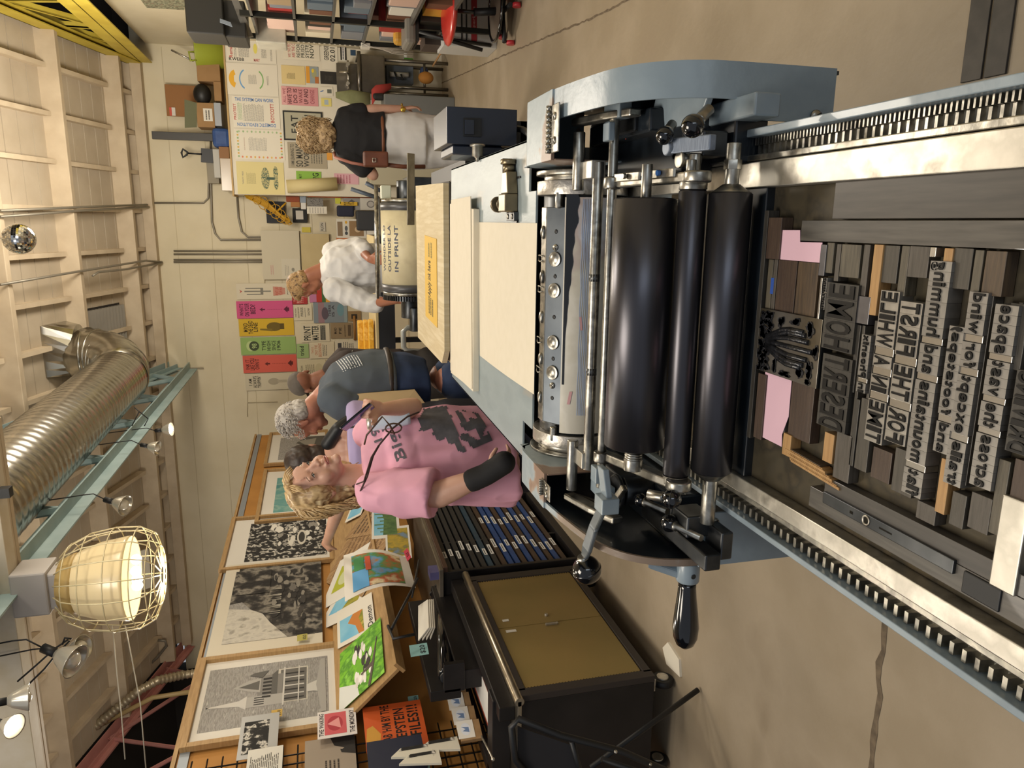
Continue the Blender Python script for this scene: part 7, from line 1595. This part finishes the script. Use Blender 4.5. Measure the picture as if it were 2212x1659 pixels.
# printer-like black cases above
bq=E('black_cases',tuple(P(450,50,y=6.9)),'black plastic machine standing on top of the right shelving','machine')
for (X0,X1,Yr,Yl,y,dm) in ((400,482,-10,72,6.8,.4),(478,530,0,80,6.9,.4)):
    a=bx('x',X0,X1,Yr,Yl,y,dm,mat('machine_black','#2b2a27',.5),None,None,bev=.01); a.name='housing'; reparent(a,bq)
b=MB().use(mat('light_gray_strip','#8f9aa8',.4)); b.prism([P(475,40,y=6.75),P(475,48,y=6.75),P(502,58,y=6.75),P(498,48,y=6.75)],(0,.01,0)); b.build('panel',bq)
b=MB().use(mat('grey_arm','#77756f',.4,.5)); b.prism([P(500,0,y=6.6),P(515,0,y=6.6),P(547,78,y=7.1),P(530,80,y=7.1)],(0,.04,0)); b.build('monitor_arm',label='slanting grey metal arm beside the black machine',cat='arm')
MB().use(flat('#7d7f6a')).prism([P(300,0,y=8.6),P(318,13,y=8.6),P(398,20,y=8.6),P(400,-10,y=8.6),P(300,-10,y=8.6)],(0,.01,0)).build('wall_poster',label='corner of a mottled green picture high on the right wall',cat='picture') if False else None
tl=P(310,-10,x=2.025); 
b=MB().use(mat('mottled_picture','#7f8468',.7,c2=['#a09c84','#4f5a44','#8f7a66'],scale=30)); b.prism([P(296,-12,x=2.02),P(317,15,x=2.02),P(398,20,x=2.02),P(402,-14,x=2.02)],(-.008,0,0)); b.build('wall_picture',label='corner of a mottled green picture high on the right wall',cat='picture')
b=MB().use(mat('white_cables','#b9b2a5',.6))
for k in range(5): b.tube([P(780+4*k,92+k*2,y=7.2),P(800+6*k,102+k,y=7.2),P(850,104+k*3,y=7.2),P(893,103+k*4,y=7.2)],.004,5)
b.build('cable_bundle',label='bundle of white cables hanging in front of the sink',cat='cable')
b=MB().use(mat('pine_stick','#a5825a',.7)).tube([P(935,143,y=8.6),P(950,118,y=8.4),P(968,95,y=8.2)],.010,6); b.build('wooden_stick',label='thin bent wooden stick near the floor by the cartons',cat='stick')
bx('cardboard_box',917,957,-5,97,6.9,.3,mat('umber_box','#4b3f38',.8),'dark brown box under the grey seat','box')
bx('white_carton',958,1036,-5,100,6.75,.35,mat('white_carton','#c2c2bf',.7),'white carton printed with a red band on the floor by the shelving','carton')
bp('carton_band',1018,1030,-5,92,'#a52f35',[('t','PaperLine',.2,.2,.8,.8,'#d9b0b0')],'red band printed across the white carton',y=6.745,cat='print')
for k,X0 in enumerate((996,1006)): bp('carton_band',X0,X0+3,-5,95,'#2b2b2b',[],'thin black stripe on the white carton, %s one'%['upper','lower'][k],y=6.745,cat='print')
bx('yellow_bag',852,884,40,92,6.9,.15,mat('yellow_plastic_bag','#b5872f',.5,c2='#c99a3a',scale=14),'crinkled yellow bag above the grey seat','bag',bev=.03)
bx('green_note',858,872,42,58,6.88,.01,'#86b03a','lime green paper on the yellow bag','paper',bev=0); bx('leather_folder',788,842,-5,34,6.9,.3,mat('maroon_leather','#6f4236',.5),'maroon folder standing on the right shelving','folder')
# grey seat with black legs
GS=E('swivel_chair',tuple(P(1000,60,z=0)),'grey padded chair on black angled legs behind the red stool','chair')
a=bx('x',876,900,-5,92,6.5,.35,mat('grey_pad','#77736a',.6),None,None,bev=.03); a.name='seat_pad'; reparent(a,GS)
a=bx('x',899,905,-5,88,6.5,.35,'#24221f',None,None); a.name='seat_base'; reparent(a,GS)
b=MB().use(m_blackm).tube([P(905,68,y=6.45),P(1042,108,y=6.45)],.016,8); b.build('leg',GS)
b=MB().use(m_blackm).tube([P(905,76,y=6.6),P(1060,98,y=6.75)],.016,8); b.build('leg',GS)
# red stool
yy=6.2; ST=E('red_stool',tuple(P(1095,20,z=0)),'red round-seated stool on a black pedestal with casters','stool')
c=P(970,22,y=yy); b=MB().use(mat('red_vinyl','#c2352c',.3,coat=.3)).ball(c,(.26,.26,.05),32,12); b.build('seat',ST)
b=MB().use(m_steeld).cyl(c-Vector((0,0,.04)),c-Vector((0,0,.28)),.016,n=14); b.use(m_blackm).cyl(c-Vector((0,0,.2)),P(1082,24,y=yy),.03,n=18); b.build('pedestal',ST)
c2=P(1070,24,y=yy); b=MB().use(m_black).tube([c2+Vector((.22*math.cos(k*PI/12),.22*math.sin(k*PI/12),0)) for k in range(24)],.012,8,closed=True); b.use(mat('footrest_plate','#6b6156',.5)).cyl(c2-Vector((0,0,.006)),c2,.205,n=32); b.build('foot_ring',ST)
for k in range(5):
    a=k*2*PI/5+.9; p=Vector((c2.x+.25*math.cos(a),c2.y+.25*math.sin(a),.035)); b=MB().use(m_blackm).tube([c2-Vector((0,0,.06)),p+Vector((0,0,.05))],.018,8); b.build('base_arm',ST); b=MB().use(flat('#b5323a',.4)).cyl(p-Vector((.015,0,0)),p+Vector((.015,0,0)),.033,n=16); b.build('caster_wheel',ST)
# ---- the second press with its big cream drum
DP=E('far_press',(-.15,4.6,0),'second dark press with a cream paper-covered drum','printing press')
dy=4.75; zc=1.03; rd=.175
for s in (0,): pass
xl=P(860,612,y=dy).x; xr=P(860,455,y=dy).x
m_drum=mat('cream_drum_sheet','#d2c6a2',.45,c2=['#d8cda9','#c9bc9a','#9c9892'],scale=9,detail=8,fac=(.35,.8))
b=MB().use(m_drum).cyl((xl,dy,zc),(xr,dy,zc),rd,n=56); dr=b.build('drum',DP)
b=MB().use(mat('drum_band','#5a5a5c',.4,.5)).cyl((xr,dy,zc),(xr+.045,dy,zc),rd+.002,n=56).cyl((xl-.045,dy,zc),(xl,dy,zc),rd+.002,n=56); b.use(m_steel).cyl((xr+.045,dy,zc),(xr+.07,dy,zc),rd-.005,n=56).cyl((xl-.07,dy,zc),(xl-.045,dy,zc),rd-.004,n=56); [q.build('end_band',DP) for q in b.split()]
b=MB().use(m_steeld)
for k in range(64):
    a=2*PI*k/64; d=Vector((0,math.cos(a),math.sin(a))); t=Vector((0,-d.z,d.y)); o=Vector((xl-.1,dy,zc))+d*(rd-.02); b.obox(o-t*.004,(.03,0,0),t*.008,d*.018)
b.cyl((xl-.1,dy,zc),(xl-.07,dy,zc),rd-.02,n=40); b.build('gear',DP)
b=MB().use(m_steeld).cyl((xl-.22,dy,zc),(xl-.1,dy,zc),.06,n=20).cyl((xr+.07,dy,zc),(xr+.18,dy,zc),.075,n=20).cyl((xl-.3,dy-.05,zc-.02),(xl-.15,dy-.05,zc-.02),.035,n=16).box((xr+.07,dy-.1,zc-.2),(xr+.2,dy+.15,zc+.02)); [q.build('bearing',DP,bev=.004) for q in b.split()]
b=MB().use(m_blackm).box((xl-.35,dy-.1,.5),(xr+.2,dy+.9,zc-.2)).box((xl-.3,dy-.05,0),(xl-.2,dy+.05,.5)).box((xr+.05,dy-.05,0),(xr+.15,dy+.05,.5)).box((xl-.3,dy+.75,0),(xl-.2,dy+.85,.5)).box((xr+.05,dy+.75,0),(xr+.15,dy+.85,.5)); b.build('frame',DP,bev=.006)
b=MB().use(mat('ink_scribble','#4a4f60',.6)); 
for k,(X,t) in enumerate(((847,'WONDER LO'),(868,'OUTSIDE LA'),(888,'IN PRINT'))):
    vs,fs=glyphs(t); w_=(xr-xl)*.62; 
    L=[]
    a0=math.radians(112+k*17)
    for v in vs:
        a=a0-(v[1]-.5)*.14; L.append((xl+(xr-xl)*.18+v[0]*w_,dy+(rd+.0015)*math.cos(a),zc+(rd+.0015)*math.sin(a)))
    b.add(L,fs,False)
b.build('smudged_lettering',dr)
b=MB().use(m_steel).cyl(P(815,645,y=4.9),P(812,400,y=4.9),.012,n=10); b.box((xl-.1,dy+.2,zc+.17),(xr+.15,dy+.23,zc+.19)); b.build('top_rail',DP)
b=MB().use(mat('ivory_block','#c5c9b5',.5)).box((xr+.07,dy-.03,zc+.11),(xr+.15,dy+.05,zc+.17)); b.build('ivory_block',DP,bev=.004)
MB().use(flat('#c2461f')).box((xl-.25,dy-.15,zc-.22),(xl-.13,dy-.13,zc-.19)).build('orange_tab',DP)
# long strip of smoky glass/metal rule
a=P(888,330,y=4.1); c=P(886,486,y=4.1); MB().use(mat('smoky_rule','#aaa798',.4,.1,c2=['#95917f','#bdb9a6'],scale=8)).obox(P(880,486,y=4.1),P(880,330,y=4.1)-P(880,486,y=4.1),(0,.05,-.045),(0,.004,.002)).build('straight_edge',DP)
# ---- table with yellow bags, stool
yt=6.6; x0=P(808,782,y=yt).x; x1=P(805,636,y=yt).x; z=P(812,700,y=yt).z
TB=E('work_table',((x0+x1)/2,yt,0),'cream-topped table with a black front carrying the yellow packets','table')
b=MB().use(mat('cream_table_top','#cbb98c',.5)).box((x0,yt,z-.025),(x1+.5,yt+.9,z)); b.build('table_top',TB,bev=.003)
b=MB().use(mat('navy_black_front','#1b1d24',.5)).box((x0+.02,yt+.01,z-.17),(x1+.5,yt+.88,z-.025)); b.build('apron',TB)
b=MB().use(m_blackm)
for xx in (x0+.04,x1+.42): 
    for y_ in (yt+.04,yt+.8): b.box((xx,y_,0),(xx+.05,y_+.05,z-.17))
b.build('legs',TB)
yel=mat('yellow_packets','#d9a42a',.5,c2=['#e0ac30','#d29a22','#e8c060'],scale=14)
for k,(xa,xb) in enumerate(((774,786),(786,797),(797,808))):
    bx('yellow_packet',xa,xb,694-k*1,779,yt+.15+.1*(2-k)-.05,.1,yel,['yellow paper packets, uppermost row on the work table','yellow paper packets, middle row on the work table','yellow paper packets, bottom row at the table edge'][k],'packet',bev=.01)
MB().use(mat('mallet_wood','#9c6f38',.6)).tube([P(765,682,y=10.165),P(767,735,y=10.165)],.018,8).build('mallet',label='wooden mallet handle hanging below the kraft card',cat='mallet')
bx('black_device',764,783,640,655,10.1,.09,'#17181c','small black device beyond the sleeve of the man in white','device')
WS=E('white_stool',tuple(P(915,735,z=0.0)) if False else (P(890,735,y=6.0).x,6.0,0),'white tubular metal stool frame behind the paper stack','stool')
wh=mat('white_enamel_tube','#bfc4c2',.3,.3); b=MB().use(wh).tube([P(960,705,y=6.0),P(880,708,y=6.0),P(871,716,y=6.0),P(872,750,y=6.0),P(880,758,y=6.0),P(960,760,y=6.0)],.022,10); b.build('frame',WS)
b=MB().use(wh).tube([P(960,705,y=6.0),Vector((P(960,705,y=6).x,6,.02))],.022,8); b.build('leg',WS); b=MB().use(wh).tube([P(960,760,y=6.0),Vector((P(960,760,y=6).x,6,.02))],.022,8); b.build('leg',WS)
# ---- dark box light by the feed board, and the far paper pile
x0,x1=P(965,310,y=2.34).x,P(965,229,y=2.34).x; zT=P(965,270,y=2.34).z; zB=P(1117,270,y=2.34).z
LB=E('control_box',((x0+x1)/2,2.45,zB),'navy black metal control box with a socket on its side beside the feed board','control box')
nb=mat('navy_box_paint','#1b2230',.4,c2='#1e2635',scale=10,coat=.2); b=MB().use(nb).box((x0,2.34,zB),(x1,2.60,zT)); b.build('case',LB,bev=.002)
pw=P(1020,272,y=2.34); b=MB().use(m_blackm).box((pw.x-.032,2.335,pw.z-.028),(pw.x+.022,2.341,pw.z+.028)); b.use(nb).box((pw.x-.026,2.328,pw.z-.004),(pw.x+.016,2.338,pw.z+.024)); b.build('rocker_switch',LB,bev=.001)
b=MB().use(nb).box((x0-.03,2.36,zB+.04),(x0,2.58,zT-.02)); b.build('side_cover',LB,bev=.006)
pz=P(1030,320,y=2.34).z; b=MB().use(m_steelb).lathe((x0-.0,2.33,pz),(-1,0,0),[(0,.024),(.006,.024),(.008,.017),(.035,.017),(.036,.012),(.042,.006),(.05,.005),(.052,.0001)],20); b.build('socket',LB)
b=MB().use(m_blackm).tube([P(1117,278,y=2.40),P(1130,280,y=2.36),P(1140,287,y=2.2),P(1150,296,y=2.05)],.010,8); b.build('black_hose',LB)
b=MB().use(m_blackm).box((x0+.02,2.44,.9),(x1-.02,2.5,zB)); b.box((.17,2.44,.9),(x1-.02,2.5,.94)); b.build('bracket',LB)
# rear table carrying the rough paper pile
TT=E('paper_table',(-.2,3.3,0),'low dark table that carries the rough-edged paper pile','table')
b=MB().use(m_blackm).box((-.62,2.92,1.0),(.24,3.80,1.03)); b.build('table_top',TT)
b=MB().use(m_blackm)
for xx in (-.6,.18):
    for y_ in (2.95,3.72): b.box((xx,y_,0),(xx+.04,y_+.04,1.0))
b.build('legs',TT)
wp=mat('wood_grain_paper','#cdbf9f',.75,c2=['#c4b490','#d2c5a6'],scale=3,detail=8,stretch=(14,1,1)); rr=random.Random(9)
PS=E('rough_paper_pile',(-.2,3.3,1.03),'pile of tan and grey papers with ragged edges on the far table','paper pile')
zz=1.032
for k in range(11):
    col=[flat('#4d4a46'),flat('#b5a68c'),flat('#a9906a'),flat('#7a746c'),flat('#c2b294'),m_blackm,flat('#b8a98c'),flat('#6b655e'),flat('#cdbf9f'),flat('#57534e')][k%10]; o=rr.uniform(-.015,.015); o2=rr.uniform(-.02,.012)
    b=MB().use(col).prism([(-.565+o,3.02+o2,zz),(-.50+o,2.945+o2,zz),(.155+o,2.945+o2,zz),(.165+o,3.75,zz),(-.57+o,3.75,zz)],(0,0,.0035)); b.build('sheet',PS); zz+=.0052
b=MB().use(wp).prism([(-.575,3.02,zz),(-.51,2.95,zz),(.150,2.95,zz),(.175,3.78,zz),(-.58,3.78,zz)],(0,0,.022)); b.build('top_bundle',PS); zz+=.023
z=zz; g=lambda X,Y:P(X,Y,z=z)
tl,tr,bl=g(920,682),g(918,508),g(945,708)
q3('yellow_note',(tl.x,tl.y,z),(tr.x,tr.y,z),(bl.x,bl.y,z),'#d6b04e',[('t','Apply ink here',.30,.40,.72,.75,'#33301f'),('l',.08,.25,.3,.7,3,'#5a522f'),('l',.76,.3,.94,.7,2,'#8a7d45')],label='yellow slip of handwriting on top of the rough paper pile',cat='note')
# ================================================================ lamps
LG=E('caged_lamp',(-1.8,4.1,2.6),'big caged glass lamp hanging from the cream roof beam','lamp')
lc=P(180,1258,y=4.1); xL=lc.x
b=MB().use(mat('lamp_housing','#b9b4b0',.5)).box((xL-.12,4.0,3.02),(xL+.12,4.2,3.19)).box((xL-.10,4.02,2.96),(xL+.10,4.18,3.03)); b.build('housing',LG,bev=.01)
b=MB().use(mat('lamp_collar','#c2a66a',.5)).lathe((xL,4.1,2.98),(0,0,-1),[(0,.13),(.06,.16),(.08,.16)],28); b.build('collar',LG)
mg=mat('frosted_diffuser','#e5d2a6',.25,emit=0.12); b=MB().use(mg).lathe((xL,4.1,2.94),(0,0,-1),[(0,.12),(.05,.17),(.15,.205),(.28,.225),(.30,.225),(.295,.22),(.28,.215),(.15,.195),(.05,.16)],36,caps=False); b.build('glass_shade',LG)
mh=mat('lamp_bulb_glow','#ffe9b8',.3,emit=12)
for dx,dy_,dz in ((-.05,0,2.62),(.09,.03,2.62),(.02,-.07,2.60),(0,.08,2.64)):
    b=MB().use(mh).ball((xL+dx,4.1+dy_,dz),.028,14,10); b.build('bulb',LG)
mw=mat('cream_wire','#d9cda6',.4,.3); b=MB().use(mw)
pro=[(2.98,.15),(2.93,.21),(2.84,.255),(2.72,.275),(2.60,.27),(2.53,.235),(2.50,.16),(2.49,.05)]
for k in range(16):
    a=k*2*PI/16; b.tube([(xL+r*math.cos(a),4.1+r*math.sin(a),z) for z,r in pro],.0035,5)
for z,r in pro[1:]: b.tube([(xL+r*math.cos(k*PI/12),4.1+r*math.sin(k*PI/12),z) for k in range(24)],.0035,5,closed=True)
b.build('wire_cage',LG)
pl=bpy.data.lights.new('caged_lamp_light','POINT'); pl.energy=9; pl.color=WARM; pl.shadow_soft_size=.06; po=bpy.data.objects.new('caged_lamp_light',pl); COL.objects.link(po); po.location=(xL,4.1,2.45)
def clamp_lamp(X,Y,y,label,on,d=(0,-.3,-1),s=1.0):
    p=P(X,Y,y=y); R=E('clamp_lamp',tuple(p),label,'lamp'); d=V(d).normalized()
    b=MB().use(m_blackm).cyl(p-d*.10*s,p-d*.04*s,.018*s,n=12); b.build('socket',R)
    b=MB().use(mat('clear_reflector','#cfcabd',.2,.5)).lathe(p-d*.04*s,d,[(0,.02*s),(.02*s,.035*s),(.08*s,.062*s),(.085*s,.064*s),(.08*s,.058*s),(.02*s,.03*s)],24); b.build('reflector',R)
    b=MB().use(mat('lit_bulb','#fff3d8',.3,emit=15) if on else mat('unlit_bulb','#d8d2c4',.15,.2)).ball(p+d*.02*s,.036*s,16,10); b.build('bulb',R)
    b=MB().use(m_blackm).tube([p-d*.1*s,p-d*.14*s+Vector((.03,0,.03)),p-d*.14*s+Vector((.02,.02,.10)),p-d*.14*s+Vector((.0,.0,.38))],.004,5); b.build('cable',R)
    if on:
        l=bpy.data.lights.new('clamp_light','SPOT'); l.energy=15; l.color=(1,.93,.8); l.spot_size=2.2; l.spot_blend=.6; l.shadow_soft_size=.04; o=bpy.data.objects.new('clamp_light',l); COL.objects.link(o); o.location=p+d*.08; o.rotation_euler=d.to_track_quat('-Z','Y').to_euler()
clamp_lamp(360,928,6.9,'lit clamp lamp nearest the back wall on the blue truss',True,(.1,-.2,-1))
clamp_lamp(330,966,6.4,'unlit clamp lamp next to the lit one on the blue truss',False,(-.2,-.3,-1))
clamp_lamp(258,1088,5.1,'unlit clear clamp lamp hanging beside the duct end',False,(-.2,-.5,-1),1.1)
clamp_lamp(142,1420,3.7,'unlit round clamp lamp below the caged lamp cables',False,(-.3,-.5,-1),1.3)
clamp_lamp(165,1400,3.9,'unlit cone clamp lamp behind the round one',False,(.3,-.4,-1),1.0)
clamp_lamp(18,1565,3.0,'bright lit clamp lamp at the corner of the roof',True,(0,-.6,-1),.75)
clamp_lamp(38,1510,3.3,'unlit clamp lamp with a blue clip beside the bright one',False,(-.1,.3,-1),.95)
b=MB().use(m_blackm)
for k,pts in enumerate(([(147,1382),(120,1400),(75,1440),(38,1472)],[(150,1385),(118,1418),(96,1445),(60,1480)],[(155,1380),(140,1378),(135,1392)],[(290,880),(320,905),(312,920)],[(300,890),(285,920),(270,940),(262,950)])): b.tube([P(x,y_,y=(3.9 if k<3 else 7.0)) for x,y_ in pts],.005,5)
b.build('black_cables',label='tangled black cables tied along the beams and truss',cat='cable')
MB().use(m_blackm).cbox(P(12,1063,y=4.05),(.05,.05,.05)).build('black_sensor',label='small black box fixed under the end of the cream beam',cat='sensor')
# mirror ball
mb_=E('mirror_ball',(P(41,516,y=6).x,6.0,P(41,516,y=6).z),'small mirror ball hanging under the roof','mirror ball')
c=P(41,516,y=6.0); b=MB(); mm=[mat('mirror_facet_%d'%k,c_,.08,1) for k,c_ in enumerate(('#e8ecf0','#b9bcc0','#f4efe2'))]; nn=22
for k in range(nn):
    t0=-PI/2+PI*k/nn; t1=-PI/2+PI*(k+1)/nn; m_=max(4,int(2*nn*math.cos((t0+t1)/2)))
    for i in range(m_):
        a0=2*PI*i/m_; a1=2*PI*(i+.92)/m_; b.use(mm[(i*7+k*3)%3]); t1b=t0+(t1-t0)*.92
        b.quad(*[c+Vector((.105*math.cos(t)*math.cos(a),.105*math.cos(t)*math.sin(a),.105*math.sin(t))) for t,a in((t0,a0),(t0,a1),(t1b,a1),(t1b,a0))])
b.keepn=True; b.build('mirror_tiles',mb_); MB().use(flat('#8a8780')).ball(c,.103,24,16).build('core',mb_)
MB().use(m_steelb).tube([c+Vector((0,0,.1)),c+Vector((.01,0,.14)),c+Vector((-.01,0,.17)),c+Vector((0,0,.2)),c+Vector((0,0,roofz(6)-c.z+.1))],.004,6).build('hanging_wire',mb_)
